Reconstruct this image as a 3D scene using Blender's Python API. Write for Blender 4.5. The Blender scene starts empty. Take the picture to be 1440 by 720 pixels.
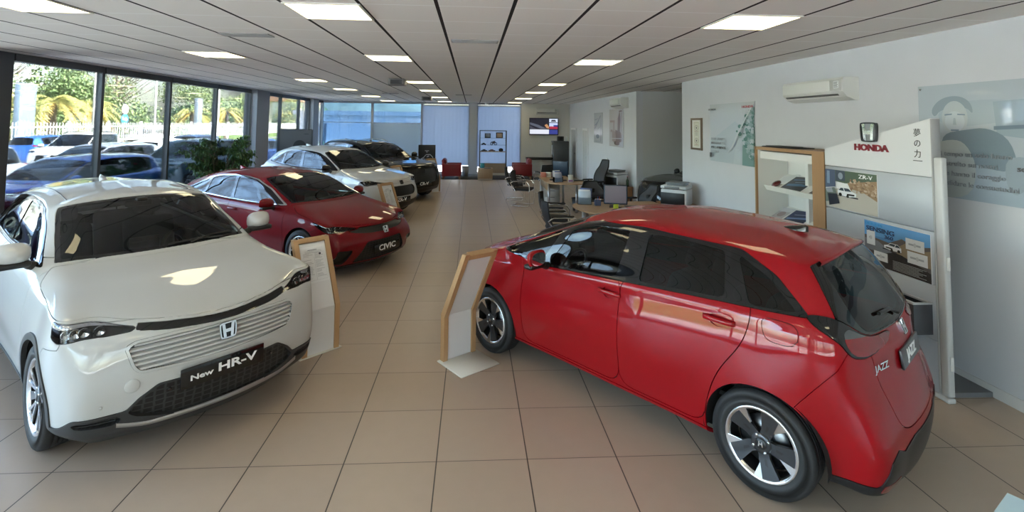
import bpy, bmesh, math, random
import numpy as np
from mathutils import Vector, Matrix
from mathutils.bvhtree import BVHTree

random.seed(7)
C = bpy.context.scene.collection
PI = math.pi

# ------------------------------------------------------------------ materials
MATS = {}
def mat(name, col=(.8, .8, .8), rough=.5, metal=0., coat=0., spec=.5, emit=None, es=1., noise=None):
    if name in MATS:
        return MATS[name]
    m = bpy.data.materials.new(name)
    m.use_nodes = True
    nt = m.node_tree
    b = nt.nodes['Principled BSDF']
    b.inputs['Base Color'].default_value = (*col, 1)
    b.inputs['Roughness'].default_value = rough
    b.inputs['Metallic'].default_value = metal
    b.inputs['Coat Weight'].default_value = coat
    b.inputs['Coat Roughness'].default_value = .02
    b.inputs['Specular IOR Level'].default_value = spec if coat < .6 else .1
    if emit:
        b.inputs['Emission Color'].default_value = (*emit, 1)
        b.inputs['Emission Strength'].default_value = es
    if noise:
        sc, amt = noise
        n = nt.nodes.new('ShaderNodeTexNoise'); n.inputs['Scale'].default_value = sc
        n.inputs['Detail'].default_value = 4
        tc = nt.nodes.new('ShaderNodeTexCoord')
        nt.links.new(tc.outputs['Object'], n.inputs['Vector'])
        mx = nt.nodes.new('ShaderNodeMix'); mx.data_type = 'RGBA'
        mx.inputs[6].default_value = (*[c * (1 - amt) for c in col], 1)
        mx.inputs[7].default_value = (*[min(1, c * (1 + amt)) for c in col], 1)
        nt.links.new(n.outputs['Fac'], mx.inputs[0])
        nt.links.new(mx.outputs[2], b.inputs['Base Color'])
    MATS[name] = m
    return m

def glass_mat(name, tint=(.9, .95, .95), refl=1.0, rough=0.):
    """clear pane: tinted see-through layer under a mirror-like layer that grows towards grazing angles"""
    if name in MATS:
        return MATS[name]
    m = bpy.data.materials.new(name); m.use_nodes = True
    nt = m.node_tree; nt.nodes.clear()
    out = nt.nodes.new('ShaderNodeOutputMaterial')
    tr = nt.nodes.new('ShaderNodeBsdfTransparent'); tr.inputs['Color'].default_value = (*tint, 1)
    gl = nt.nodes.new('ShaderNodeBsdfGlossy'); gl.inputs['Roughness'].default_value = rough
    fr = nt.nodes.new('ShaderNodeFresnel'); fr.inputs['IOR'].default_value = 1.5
    mu = nt.nodes.new('ShaderNodeMath'); mu.operation = 'MULTIPLY'; mu.inputs[1].default_value = refl; mu.use_clamp = True
    mx = nt.nodes.new('ShaderNodeMixShader')
    nt.links.new(fr.outputs[0], mu.inputs[0]); nt.links.new(mu.outputs[0], mx.inputs[0])
    nt.links.new(tr.outputs[0], mx.inputs[1]); nt.links.new(gl.outputs[0], mx.inputs[2])
    nt.links.new(mx.outputs[0], out.inputs[0])
    MATS[name] = m
    return m

# ------------------------------------------------------------------ objects
def props(o, label=None, cat=None, group=None, kind=None):
    for k, v in (('label', label), ('category', cat), ('group', group), ('kind', kind)):
        if v: o[k] = v
    return o

def empty(name, loc=(0, 0, 0), rz=0., label=None, cat=None, group=None):
    o = bpy.data.objects.new(name, None); C.objects.link(o)
    o.location = loc; o.rotation_euler = (0, 0, rz); o.empty_display_size = .1
    return props(o, label, cat, group)

def link_mesh(name, me, m, parent=None):
    o = bpy.data.objects.new(name, me); C.objects.link(o)
    for mm in (m if isinstance(m, (list, tuple)) else [m]):
        me.materials.append(mm)
    if parent: o.parent = parent
    return o

def copy_tree(o, parent=None):
    c = o.copy(); C.objects.link(c); c.parent = parent
    for ch in list(o.children): copy_tree(ch, c)
    return c

class MB:
    """collects shapes; build() links them as one mesh object"""
    def __init__(s): s.v = []; s.f = []; s.mi = []; s.sm = []; s.cur = 0
    def add(s, vs, fs, M=None, smooth=False):
        b = len(s.v)
        s.v += [tuple(M @ Vector(v)) if M is not None else tuple(v) for v in vs]
        for f in fs:
            s.f.append(tuple(b + i for i in f)); s.mi.append(s.cur); s.sm.append(smooth)
        return s
    def box(s, x0, x1, y0, y1, z0, z1, M=None):
        vs = [(x, y, z) for z in (z0, z1) for y in (y0, y1) for x in (x0, x1)]
        return s.add(vs, [(0, 2, 3, 1), (4, 5, 7, 6), (0, 1, 5, 4), (2, 6, 7, 3), (0, 4, 6, 2), (1, 3, 7, 5)], M)
    def rbox(s, x0, x1, y0, y1, z0, z1, r=.01, seg=2, M=None):
        bm = bmesh.new(); bmesh.ops.create_cube(bm, size=1)
        for v in bm.verts:
            v.co = Vector(((x0 + x1) / 2 + v.co.x * (x1 - x0), (y0 + y1) / 2 + v.co.y * (y1 - y0), (z0 + z1) / 2 + v.co.z * (z1 - z0)))
        r = min(r, .49 * min(abs(x1 - x0), abs(y1 - y0), abs(z1 - z0)))
        bmesh.ops.bevel(bm, geom=bm.edges[:], offset=r, segments=seg, profile=.5, affect='EDGES')
        s.bm(bm, M, True); return s
    def bm(s, bm, M=None, smooth=False):
        bm.verts.index_update()
        s.add([v.co[:] for v in bm.verts], [[v.index for v in f.verts] for f in bm.faces], M, smooth); bm.free(); return s
    def lathe(s, prof, n=32, M=None, smooth=True, cap=True):
        """prof: (radius, z) from bottom to top, around z"""
        vs = []; k = len(prof)
        for i in range(n):
            a = 2 * PI * i / n
            vs += [(r * math.cos(a), r * math.sin(a), z) for r, z in prof]
        fs = [(i * k + j, ((i + 1) % n) * k + j, ((i + 1) % n) * k + j + 1, i * k + j + 1) for i in range(n) for j in range(k - 1)]
        if cap:
            if prof[0][0] > 1e-6: fs.append(tuple(i * k for i in range(n))[::-1])
            if prof[-1][0] > 1e-6: fs.append(tuple(i * k + k - 1 for i in range(n)))
        return s.add(vs, fs, M, smooth)
    def cyl(s, r, z0, z1, n=20, M=None, r2=None): return s.lathe([(r, z0), (r if r2 is None else r2, z1)], n, M, True)
    def prism(s, poly, z0, z1, M=None, smooth=False):
        """poly (x, y) counter-clockwise extruded along z"""
        n = len(poly)
        vs = [(x, y, z0) for x, y in poly] + [(x, y, z1) for x, y in poly]
        fs = [tuple(range(n))[::-1], tuple(range(n, 2 * n))] + [(i, (i + 1) % n, n + (i + 1) % n, n + i) for i in range(n)]
        return s.add(vs, fs, M, smooth)
    def tube(s, pts, r, n=8, closed=False, M=None, r2=None):
        pts = [Vector(p) for p in pts]; m = len(pts); vs = []
        up = Vector((0, 0, 1)); prevn = None
        for i, p in enumerate(pts):
            a = pts[(i - 1) % m] if (i > 0 or closed) else p
            b = pts[(i + 1) % m] if (i < m - 1 or closed) else p
            t = (b - a).normalized()
            if prevn is None:
                nn = t.cross(up) if abs(t.dot(up)) < .95 else t.cross(Vector((1, 0, 0)))
            else:
                nn = prevn - t * prevn.dot(t)
            nn.normalize(); prevn = nn; bb = t.cross(nn)
            rr = r if r2 is None else r + (r2 - r) * i / max(1, m - 1)
            vs += [p + (nn * math.cos(2 * PI * k / n) + bb * math.sin(2 * PI * k / n)) * rr for k in range(n)]
        fs = []
        for i in range(m if closed else m - 1):
            i2 = (i + 1) % m
            fs += [(i * n + k, i2 * n + k, i2 * n + (k + 1) % n, i * n + (k + 1) % n)[::-1] for k in range(n)]
        if not closed:
            fs += [tuple(range(n)), tuple(range((m - 1) * n, m * n))[::-1]]
        return s.add(vs, fs, M, True)
    def grid(s, P, M=None, smooth=True, flip=False):
        """P[i][j] points"""
        a = len(P); b = len(P[0])
        fs = [(i * b + j, (i + 1) * b + j, (i + 1) * b + j + 1, i * b + j + 1) for i in range(a - 1) for j in range(b - 1)]
        if flip: fs = [f[::-1] for f in fs]
        return s.add([p for r in P for p in r], fs, M, smooth)
    def ellipsoid(s, c, rad, nu=20, nv=12, e=1., M=None):
        """superellipsoid; e<1 is boxier"""
        sg = lambda t: math.copysign(abs(t) ** e, t)
        P = [[(c[0] + rad[0] * sg(math.cos(b)) * sg(math.cos(a)), c[1] + rad[1] * sg(math.cos(b)) * sg(math.sin(a)), c[2] + rad[2] * sg(math.sin(b)))
              for b in [(-PI / 2 + PI * j / nv) for j in range(nv + 1)]] for a in [2 * PI * i / nu for i in range(nu + 1)]]
        return s.grid(P, M)
    def build(s, name, m, parent=None, loc=None, rz=None, fix=False):
        me = bpy.data.meshes.new(name); me.from_pydata(s.v, [], s.f)
        me.polygons.foreach_set('use_smooth', s.sm)
        ms = m if isinstance(m, (list, tuple)) else [m]
        if len(ms) > 1: me.polygons.foreach_set('material_index', s.mi)
        if fix:
            b = bmesh.new(); b.from_mesh(me); bmesh.ops.remove_doubles(b, verts=b.verts, dist=1e-5)
            bmesh.ops.recalc_face_normals(b, faces=b.faces); b.to_mesh(me); b.free()
        me.validate(); me.update()
        o = link_mesh(name, me, ms, parent)
        if loc is not None: o.location = loc
        if rz is not None: o.rotation_euler = (0, 0, rz)
        return o

def T(x=0, y=0, z=0): return Matrix.Translation((x, y, z))
def Rx(a): return Matrix.Rotation(a, 4, 'X')
def Ry(a): return Matrix.Rotation(a, 4, 'Y')
def Rz(a): return Matrix.Rotation(a, 4, 'Z')
def frame(o, ex, ez):
    """matrix with origin o, local x along ex, local z along ez"""
    ez = Vector(ez).normalized(); ex = Vector(ex); ex = (ex - ez * ex.dot(ez)).normalized(); ey = ez.cross(ex)
    M = Matrix.Identity(4)
    for i, v in enumerate((ex, ey, ez)):
        for j in range(3): M[j][i] = v[j]
    M.translation = Vector(o)
    return M

def text_mesh(txt, size=.1, depth=.002, shear=0., align='CENTER', bold=0., space=1.):
    """built-in lettering turned into a mesh (x right, y up, z out)"""
    cu = bpy.data.curves.new('lettering', 'FONT'); cu.body = txt; cu.size = size; cu.extrude = depth; cu.shear = shear
    cu.align_x = align; cu.align_y = 'CENTER'; cu.offset = bold; cu.space_character = space; cu.resolution_u = 3
    o = bpy.data.objects.new('lettering', cu); C.objects.link(o)
    dg = bpy.context.evaluated_depsgraph_get(); dg.update()
    me = bpy.data.meshes.new_from_object(o.evaluated_get(dg))
    bpy.data.objects.remove(o); bpy.data.curves.remove(cu)
    me.materials.clear()
    return me

def text(name, txt, size, M, m, parent=None, sx=1., **k):
    me = text_mesh(txt, size, **k)
    me.transform(M @ Matrix.Diagonal((sx, 1, 1, 1)))
    return link_mesh(name, me, m, parent)

def chaikin(poly, n=2, closed=True):
    P = [np.array(p, float) for p in poly]
    for _ in range(n):
        Q = []
        k = len(P)
        for i in range(k if closed else k - 1):
            a, b = P[i], P[(i + 1) % k]
            Q += [a * .75 + b * .25, a * .25 + b * .75]
        if not closed: Q = [P[0]] + Q + [P[-1]]
        P = Q
    return [tuple(p) for p in P]
# ------------------------------------------------------------------ car body surface tools
def poly_d(Q, poly):
    """signed distance of 2-D points to a polygon, negative inside"""
    poly = np.array(poly, float); n = len(poly)
    d2 = np.full(len(Q), 1e9); ins = np.zeros(len(Q), bool)
    for i in range(n):
        a, b = poly[i], poly[(i + 1) % n]
        e = b - a; w = Q - a
        t = np.clip((w @ e) / max(e @ e, 1e-12), 0, 1)
        q = w - t[:, None] * e
        d2 = np.minimum(d2, (q * q).sum(1))
        c = (a[1] > Q[:, 1]) != (b[1] > Q[:, 1])
        with np.errstate(divide='ignore', invalid='ignore'):
            xx = a[0] + (Q[:, 1] - a[1]) * e[0] / (e[1] if abs(e[1]) > 1e-12 else 1e-12)
        ins ^= c & (Q[:, 0] < xx)
    d = np.sqrt(d2)
    return np.where(ins, -d, d)

def rp(poly, r, n=6):
    """polygon with its corners rounded off over a length r"""
    P = [np.array(q, float) for q in poly]; out = []; k = len(P)
    for i in range(k):
        a, b, c = P[i - 1], P[i], P[(i + 1) % k]
        la, lc = np.linalg.norm(a - b), np.linalg.norm(c - b)
        s = b + (a - b) / max(la, 1e-9) * min(r, la * .48); e = b + (c - b) / max(lc, 1e-9) * min(r, lc * .48)
        for j in range(n + 1):
            t = j / n; out.append(tuple((1 - t) ** 2 * s + 2 * t * (1 - t) * b + t * t * e))
    return out

class Surf:
    __slots__ = ('P', 'N', 'U', 'T')
    def __init__(s, P, N, U, T): s.P, s.N, s.U, s.T = P, N, U, T
    def compact(s):
        use = np.unique(s.T); mp = np.full(len(s.P), -1); mp[use] = np.arange(len(use))
        return Surf(s.P[use], s.N[use], s.U[use], mp[s.T])
    def cut(s, d):
        """split along d = 0 -> (inside d<0, outside)"""
        d = np.where(np.abs(d) < 1e-6, 1e-6, d)
        T = s.T; neg = d[T] < 0; cnt = neg.sum(1)
        full_in, full_out = T[cnt == 3], T[cnt == 0]
        mixed = T[(cnt == 1) | (cnt == 2)]; mneg = neg[(cnt == 1) | (cnt == 2)]
        if len(mixed) == 0:
            return Surf(s.P, s.N, s.U, full_in).compact() if len(full_in) else None, Surf(s.P, s.N, s.U, full_out).compact() if len(full_out) else None
        odd = np.where(mneg.sum(1) == 1, mneg.argmax(1), (~mneg).argmax(1))   # the lone vertex
        r = np.arange(len(mixed))
        a, b, c = mixed[r, odd], mixed[r, (odd + 1) % 3], mixed[r, (odd + 2) % 3]
        lone_neg = mneg[r, odd]
        e = np.concatenate([np.stack([a, b], 1), np.stack([a, c], 1)]); es = np.sort(e, 1)
        ue, inv = np.unique(es, axis=0, return_inverse=True); inv = inv.ravel()
        t = d[ue[:, 0]] / (d[ue[:, 0]] - d[ue[:, 1]])
        mix = lambda A: A[ue[:, 0]] + (A[ue[:, 1]] - A[ue[:, 0]]) * t[:, None]
        base = len(s.P)
        P = np.concatenate([s.P, mix(s.P)]); N = np.concatenate([s.N, mix(s.N)]); U = np.concatenate([s.U, mix(s.U)])
        N /= np.maximum(np.linalg.norm(N, axis=1, keepdims=True), 1e-9)
        ab, ac = base + inv[:len(a)], base + inv[len(a):]
        t1 = np.stack([a, ab, ac], 1); t2 = np.stack([ab, b, c], 1); t3 = np.stack([ab, c, ac], 1)
        Tin = np.concatenate([full_in, t1[lone_neg], t2[~lone_neg], t3[~lone_neg]])
        Tout = np.concatenate([full_out, t1[~lone_neg], t2[lone_neg], t3[lone_neg]])
        f = lambda t: Surf(P, N, U, t).compact() if len(t) else None
        return f(Tin), f(Tout)

def join(a, b):
    if a is None: return b
    if b is None: return a
    return Surf(np.concatenate([a.P, b.P]), np.concatenate([a.N, b.N]), np.concatenate([a.U, b.U]), np.concatenate([a.T, b.T + len(a.P)]))

def spline(P, sub, crease, sym0=False, sym1=False):
    """P [n, m, 3] interpolated along axis 0, sub[i] pieces per span; crease[i] 0..1 -> (points, params)"""
    n = len(P)
    h = np.maximum(np.linalg.norm(np.diff(P, axis=0), axis=2, keepdims=True), 1e-4) ** .75
    dl = np.diff(P, axis=0) / h
    mi = np.zeros_like(P); mo = np.zeros_like(P)
    for i in range(n):
        if i == 0:
            m = dl[0].copy()
            if sym0: m[:, 0] = 0; m[:, 2] = 0
            mo[0] = m
        elif i == n - 1:
            m = dl[-1].copy()
            if sym1: m[:, 0] = 0; m[:, 2] = 0
            mi[-1] = m
        else:
            m = (h[i - 1] * dl[i] + h[i] * dl[i - 1]) / (h[i - 1] + h[i])
            c = crease[i]
            mo[i] = m * (1 - c) + dl[i] * c; mi[i] = m * (1 - c) + dl[i - 1] * c
    out = []; par = []
    for i in range(n - 1):
        for k in range(sub[i] + (1 if i == n - 2 else 0)):
            t = k / sub[i]
            out.append((2 * t ** 3 - 3 * t * t + 1) * P[i] + (t ** 3 - 2 * t * t + t) * h[i] * mo[i] + (-2 * t ** 3 + 3 * t * t) * P[i + 1] + (t ** 3 - t * t) * h[i] * mi[i + 1])
            par.append(i + t)
    return np.array(out), np.array(par)

def car_grid(p):
    """12 rows (sill to roof centre) x 16 columns (nose round the flank to tail) of control points"""
    G = np.zeros((12, 16, 3)); ha = p['ha']; W = p['W']
    colx = {4: p['x4'], 5: ha, 6: p['xd'][0], 7: p['xd'][1], 8: p['xd'][2], 9: p['xd'][3], 10: p['xd'][4], 11: -ha, 12: p['x12']}
    lin = lambda tab, x: float(np.interp(-x, [-t[0] for t in tab], [t[1] for t in tab]))
    yo = p.get('yo', [.14, .04, .014, 0, .008, .035])
    for r in range(6):
        x0, z0 = p['FC'][r]; x1, z1 = p['RC'][r]
        G[r, 0] = (x0, 0, z0); G[r, 15] = (x1, 0, z1)
        dx, y, dz = p['c3'][r]; G[r, 3] = (x0 - dx, y, z0 + dz)
        dx, y, dz = p['c13'][r]; G[r, 13] = (x1 + dx, y, z1 + dz)
        for c, x in colx.items():
            sh = lin(p['sh'], x)
            zz = [p['z0'], p['z0'] + .05, p['z0'] + .05 + (sh - p['z0'] - .05) * .24, p['z0'] + .05 + (sh - p['z0'] - .05) * .5, p['z0'] + .05 + (sh - p['z0'] - .05) * .78, sh][r]
            y = W - yo[r] - lin(p['tap'], x) * (1 if r else 1)
            if c in (5, 11) and r in (1, 2, 3): y += p.get('flare', .01)
            if c in (7, 8, 9) and r in (1, 2): y -= p.get('tuck', .012)
            G[r, c] = (x, y, zz)
        # bumpers meet the flank
        for c, o in ((4, 'b4'), (12, 'b12')):
            if r < 6 and o in p:
                G[r, c, 2] = G[r, c, 2] * .35 + G[r, 3 if c == 4 else 13, 2] * .65
    for r, key in ((7, 'base'), (9, 'roof')):
        for c, v in p[key].items(): G[r, c] = v
        for c in (7, 9):
            if c not in p[key]: G[r, c] = .5 * (G[r, c - 1] + G[r, c + 1])
        for c in (5, 4):
            if c not in p[key]: G[r, c] = G[r, 3] + (G[r, 6] - G[r, 3]) * (.45 if c == 4 else .78)
        if 12 not in p[key]: G[r, 12] = .5 * (G[r, 11] + G[r, 13])
    for c in (3, 4, 5):
        G[6, c] = G[5, c] * .5 + G[7, c] * .5; G[6, c, 2] += p.get('hb', .03)
    G[6, 0] = (*[G[5, 0, 0] * .5 + G[7, 0, 0] * .5], 0, G[5, 0, 2] * .42 + G[7, 0, 2] * .58 + p.get('hb', .03))
    for c, v in p.get('hood', {}).items(): G[6, c] = v
    for c in range(6, 16):
        G[6, c] = G[5, c] * .45 + G[7, c] * .55
        if 6 <= c <= 12: G[6, c, 1] = G[5, c, 1] * .55 + G[7, c, 1] * .45 + .006
    for c in range(16):
        G[8, c] = .5 * (G[7, c] + G[9, c])
        out = G[7, c] * np.array([1, 1, 0]) - np.array([-.4, 0, 0]); out /= np.linalg.norm(out)
        b = p.get('wb', .035) if c < 5 else (p.get('sb', .011) if c < 13 else .03)
        G[8, c] += out * b * np.array([.7, 1, 0]) + np.array([0, 0, b * .6 if c < 5 or c > 12 else 0])
    ks = sorted(p['rc'])
    for c in range(16):
        x = np.interp(c, ks, [p['rc'][k][0] for k in ks]); z = np.interp(c, ks, [p['rc'][k][1] for k in ks])
        G[11, c] = (x, 0, z)
        G[10, c] = G[9, c] * .5 + G[11, c] * .5; G[10, c, 2] = G[9, c, 2] + (G[11, c, 2] - G[9, c, 2]) * .78
    for r in range(12):
        if r == 10: continue
        for c, (a, b, f) in {1: (0, 3, .4), 2: (0, 3, .75), 14: (15, 13, .55)}.items():
            if r in (7, 9) and c in p['base' if r == 7 else 'roof']: continue
            q = G[r, a] + (G[r, b] - G[r, a]) * np.array([f ** 2.1, f, f ** 1.6])
            if r == 11: continue
            G[r, c] = q
    for c in (1, 2, 14):
        G[10, c] = G[9, c] * .5 + G[11, c] * .5; G[10, c, 2] = G[9, c, 2] + (G[11, c, 2] - G[9, c, 2]) * .78
    for (r, c), v in p.get('fix', {}).items():
        G[r, c] = [g if w is None else w for g, w in zip(G[r, c], v)]
    G[10, 0, 1] = G[10, 15, 1] = 0
    return G

class CarBody:
    def __init__(s, name, p, loc, heading, label, res=1., group=None):
        s.p = p; s.root = empty(name, (loc[0], loc[1], loc[2] if len(loc) > 2 else 0), heading, label, 'car', group)
        G = car_grid(p); s.G = G
        clen = np.linalg.norm(np.diff(G[3], axis=0), axis=1)
        su = [max(2, int(round(l / (.030 * res)))) for l in clen]
        rl = np.linalg.norm(np.diff(G, axis=0), axis=2); rlen = np.percentile(rl, 75, axis=1)
        sv = [max(2, int(round(l / (.032 * res)))) for l in rlen]
        cc = [0] * 16
        for k, v in p.get('ccr', {}).items(): cc[k] = v
        rc = [0] * 12
        for k, v in p.get('rcr', {1: .6, 4: .25, 5: .5, 7: .75, 9: .35}).items(): rc[k] = v
        A, pu = spline(np.transpose(G, (1, 0, 2)), su, cc, True, True)      # [U, 12, 3]
        B, pv = spline(np.transpose(A, (1, 0, 2)), sv, rc, False, True)     # [V, U, 3]
        B[:, 0, 1] = 0; B[:, -1, 1] = 0; B[-1, :, 1] = 0
        s.B, s.pu, s.pv = B, pu, pv
        du = np.gradient(B, axis=1); dv = np.gradient(B, axis=0)
        N = np.cross(dv, du)
        for k in (0, -1): N[:, k, 1] = 0
        N[-1, :, 1] = 0; N[-1, :, 0] *= .3
        N /= np.maximum(np.linalg.norm(N, axis=2, keepdims=True), 1e-9)
        cen = np.array([0, 0, .7]); 
        if ((B - cen) * N).sum() < 0: N = -N
        nv, nu = B.shape[:2]
        i = np.arange(nv * nu).reshape(nv, nu)
        a, b, c, d = i[:-1, :-1].ravel(), i[:-1, 1:].ravel(), i[1:, 1:].ravel(), i[1:, :-1].ravel()
        Tt = np.concatenate([np.stack([a, b, c], 1), np.stack([a, c, d], 1)])
        P = B.reshape(-1, 3); Nf = N.reshape(-1, 3)
        fn = np.cross(P[Tt[:, 1]] - P[Tt[:, 0]], P[Tt[:, 2]] - P[Tt[:, 0]])
        fl = (fn * Nf[Tt[:, 0]]).sum(1) < 0
        Tt[fl] = Tt[fl][:, ::-1]
        uu, vv = np.meshgrid(pu, pv)
        s.full = Surf(P.copy(), Nf.copy(), np.stack([uu.ravel(), vv.ravel()], 1), Tt)
        s.body = s.full
        s.bvh = BVHTree.FromPolygons([tuple(q) for q in P], [tuple(t) for t in Tt])
    # -- sampling
    def at(s, u, v):
        iu = np.interp(u, s.pu, np.arange(len(s.pu))); iv = np.interp(v, s.pv, np.arange(len(s.pv)))
        a, b = int(min(iu, len(s.pu) - 2)), int(min(iv, len(s.pv) - 2)); fu, fv = iu - a, iv - b
        B = s.B
        return (B[b, a] * (1 - fu) + B[b, a + 1] * fu) * (1 - fv) + (B[b + 1, a] * (1 - fu) + B[b + 1, a + 1] * fu) * fv
    def ray(s, o, d):
        o = Vector(o); sgn = 1
        if o.y < 0: sgn = -1; o.y = -o.y; d = (d[0], -d[1], d[2])
        h = s.bvh.ray_cast(o, Vector(d).normalized())
        if h[0] is None: return None
        l, n = h[0].copy(), h[1].copy()
        if n.dot(Vector(d)) > 0: n = -n
        if sgn < 0: l.y = -l.y; n.y = -n.y
        return l, n
    def front(s, y, z): return s.ray((5, y, z), (-1, 0, 0))
    def rear(s, y, z): return s.ray((-5, y, z), (1, 0, 0))
    def side(s, x, z, sg=1): return s.ray((x, 5 * sg, z), (0, -sg, 0))
    def top(s, x, y): return s.ray((x, y, 5), (0, 0, -1))
    # -- regions: signed distances on the current remaining body (or another Surf)
    def duv(s, S, poly, smooth=0):
        if smooth: poly = rp(poly, smooth)
        ins = poly_d(S.U, poly)
        pts = []
        for i in range(len(poly)):
            a, b = np.array(poly[i]), np.array(poly[(i + 1) % len(poly)])
            k = max(2, int(np.linalg.norm(s.at(*a) - s.at(*b)) / .006))
            k = min(k, 400)
            for t in range(k):
                q = a + (b - a) * t / k
                if -1e-6 <= q[0] <= 15.000001: pts.append(s.at(*q))
        pts = np.array(pts); d = np.full(len(S.P), 1e9)
        near = np.where(np.abs(ins) < 2.)[0]
        for ch in np.array_split(near, max(1, len(near) // 4000)):
            if len(ch): d[ch] = np.sqrt(((S.P[ch][:, None] - pts[None]) ** 2).sum(2).min(1))
        return np.where(ins < 0, -np.minimum(d, 5), np.minimum(d, 5))
    def dxz(s, S, poly, smooth=0, ymin=.3): 
        if smooth: poly = rp(poly, smooth)
        return np.maximum(poly_d(S.P[:, [0, 2]], poly), ymin - S.P[:, 1])
    def dyz(s, S, poly, smooth=0, xmin=None, xmax=None):
        if smooth: poly = rp(poly, smooth)
        d = poly_d(S.P[:, [1, 2]], poly)
        if xmin is not None: d = np.maximum(d, xmin - S.P[:, 0])
        if xmax is not None: d = np.maximum(d, S.P[:, 0] - xmax)
        return d
    def dxy(s, S, poly, smooth=0, zmin=0):
        if smooth: poly = rp(poly, smooth)
        return np.maximum(poly_d(S.P[:, :2], poly), zmin - S.P[:, 2])
    def take(s, f, gap=.004):
        """carve a region out of the remaining body; f(S) -> signed distance"""
        if s.body is None: return None
        d = f(s.body)
        if gap <= 0:
            part, s.body = s.body.cut(d); return part
        big, s.body = s.body.cut(d - gap / 2)
        if big is None: return None
        part, _ = big.cut(f(big) + gap / 2)
        return part
    # -- linking
    def mk(s, name, S, m, parent=None, off=0., skirt=.02, side='both', label=None):
        if S is None: return None
        parent = parent or s.root
        P, N, Tt = S.P + S.N * off, S.N, S.T
        if side == 'R':
            P = P * [1, -1, 1]; N = N * [1, -1, 1]; Tt = Tt[:, ::-1]
        elif side == 'both':
            n = len(P); cen = np.abs(S.P[:, 1]) < 1e-5
            P = P.copy(); N = N.copy(); P[cen, 1] = 0
            N[cen, 1] = 0
            mp = np.where(cen, np.arange(n), np.arange(n) + n)
            P = np.concatenate([P, P * [1, -1, 1]]); N = np.concatenate([N, N * [1, -1, 1]])
            Tt = np.concatenate([Tt, mp[Tt][:, ::-1]])
            use = np.unique(Tt); q = np.full(len(P), -1); q[use] = np.arange(len(use))
            P, N, Tt = P[use], N[use], q[Tt]
        N = N / np.maximum(np.linalg.norm(N, axis=1, keepdims=True), 1e-9)
        nT = len(Tt); LN = N[Tt].reshape(-1, 3)
        V = P; loops = Tt.ravel(); starts = np.arange(nT) * 3; tot = np.full(nT, 3)
        if skirt:
            e = np.concatenate([Tt[:, [0, 1]], Tt[:, [1, 2]], Tt[:, [2, 0]]])
            key = e[:, 0].astype(np.int64) * (len(P) + 1) + e[:, 1]; rev = e[:, 1].astype(np.int64) * (len(P) + 1) + e[:, 0]
            be = e[~np.isin(key, rev)]
            if len(be):
                a, b = be[:, 0], be[:, 1]; nb = len(be)
                In = P - N * skirt
                Q = np.stack([P[b], P[a], In[a], In[b]], 1)
                fn = np.cross(Q[:, 1] - Q[:, 0], Q[:, 2] - Q[:, 0]); fn /= np.maximum(np.linalg.norm(fn, axis=1, keepdims=True), 1e-12)
                V = np.concatenate([P, Q.reshape(-1, 3)])
                qi = len(P) + np.arange(nb * 4)
                loops = np.concatenate([loops, qi]); starts = np.concatenate([starts, nT * 3 + np.arange(nb) * 4]); tot = np.concatenate([tot, np.full(nb, 4)])
                LN = np.concatenate([LN, np.repeat(fn, 4, 0)])
        me = bpy.data.meshes.new(name)
        me.vertices.add(len(V)); me.vertices.foreach_set('co', V.astype(np.float32).ravel())
        me.loops.add(len(loops)); me.loops.foreach_set('vertex_index', loops.astype(np.int32))
        me.polygons.add(len(starts)); me.polygons.foreach_set('loop_start', starts.astype(np.int32)); me.polygons.foreach_set('loop_total', tot.astype(np.int32))
        me.update(calc_edges=True)
        me.polygons.foreach_set('use_smooth', np.ones(len(starts), bool))
        me.normals_split_custom_set(LN.astype(np.float32).tolist())
        o = link_mesh(name, me, m, parent)
        if label: o['label'] = label
        return o
    def pair(s, name, S, m, parent=None, **k):
        return [s.mk(name, S, m, parent, side='L', **k), s.mk(name, S, m, parent, side='R', **k)]
# ------------------------------------------------------------------ shared car parts
def car_mats():
    mat('tyre rubber', (.018, .018, .019), .62, noise=(60, .25))
    mat('black trim', (.012, .012, .013), .38)
    mat('gloss black', (.006, .006, .007), .06, coat=1)
    mat('dark liner', (.010, .010, .010), .9)
    mat('dark cabin', (.022, .022, .024), .65)
    mat('cabin grey', (.07, .07, .075), .7)
    mat('headliner', (.35, .34, .32), .9)
    mat('chrome', (.85, .86, .88), .08, metal=1)
    mat('machined alloy', (.78, .79, .81), .22, metal=1)
    mat('gunmetal', (.06, .063, .07), .3, metal=.7, coat=.5)
    mat('brake steel', (.30, .30, .31), .35, metal=1)
    mat('lettering white', (.9, .9, .9), .4)
    mat('lamp inner', (.55, .57, .6), .12, metal=1)
    mat('lamp dark', (.09, .09, .10), .22, metal=.7)
    mat('lamp red', (.20, .002, .005), .12, coat=1)
    mat('mirror glass', (.7, .75, .8), .02, metal=1)
    glass_mat('windscreen glass', (.50, .56, .54), 1.2)
    glass_mat('side glass', (.42, .46, .46), 1.)
    glass_mat('privacy glass', (.10, .11, .12), 1.1)
    glass_mat('lamp lens', (.92, .94, .96), 1.2)
car_mats()
M_ = MATS

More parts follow.
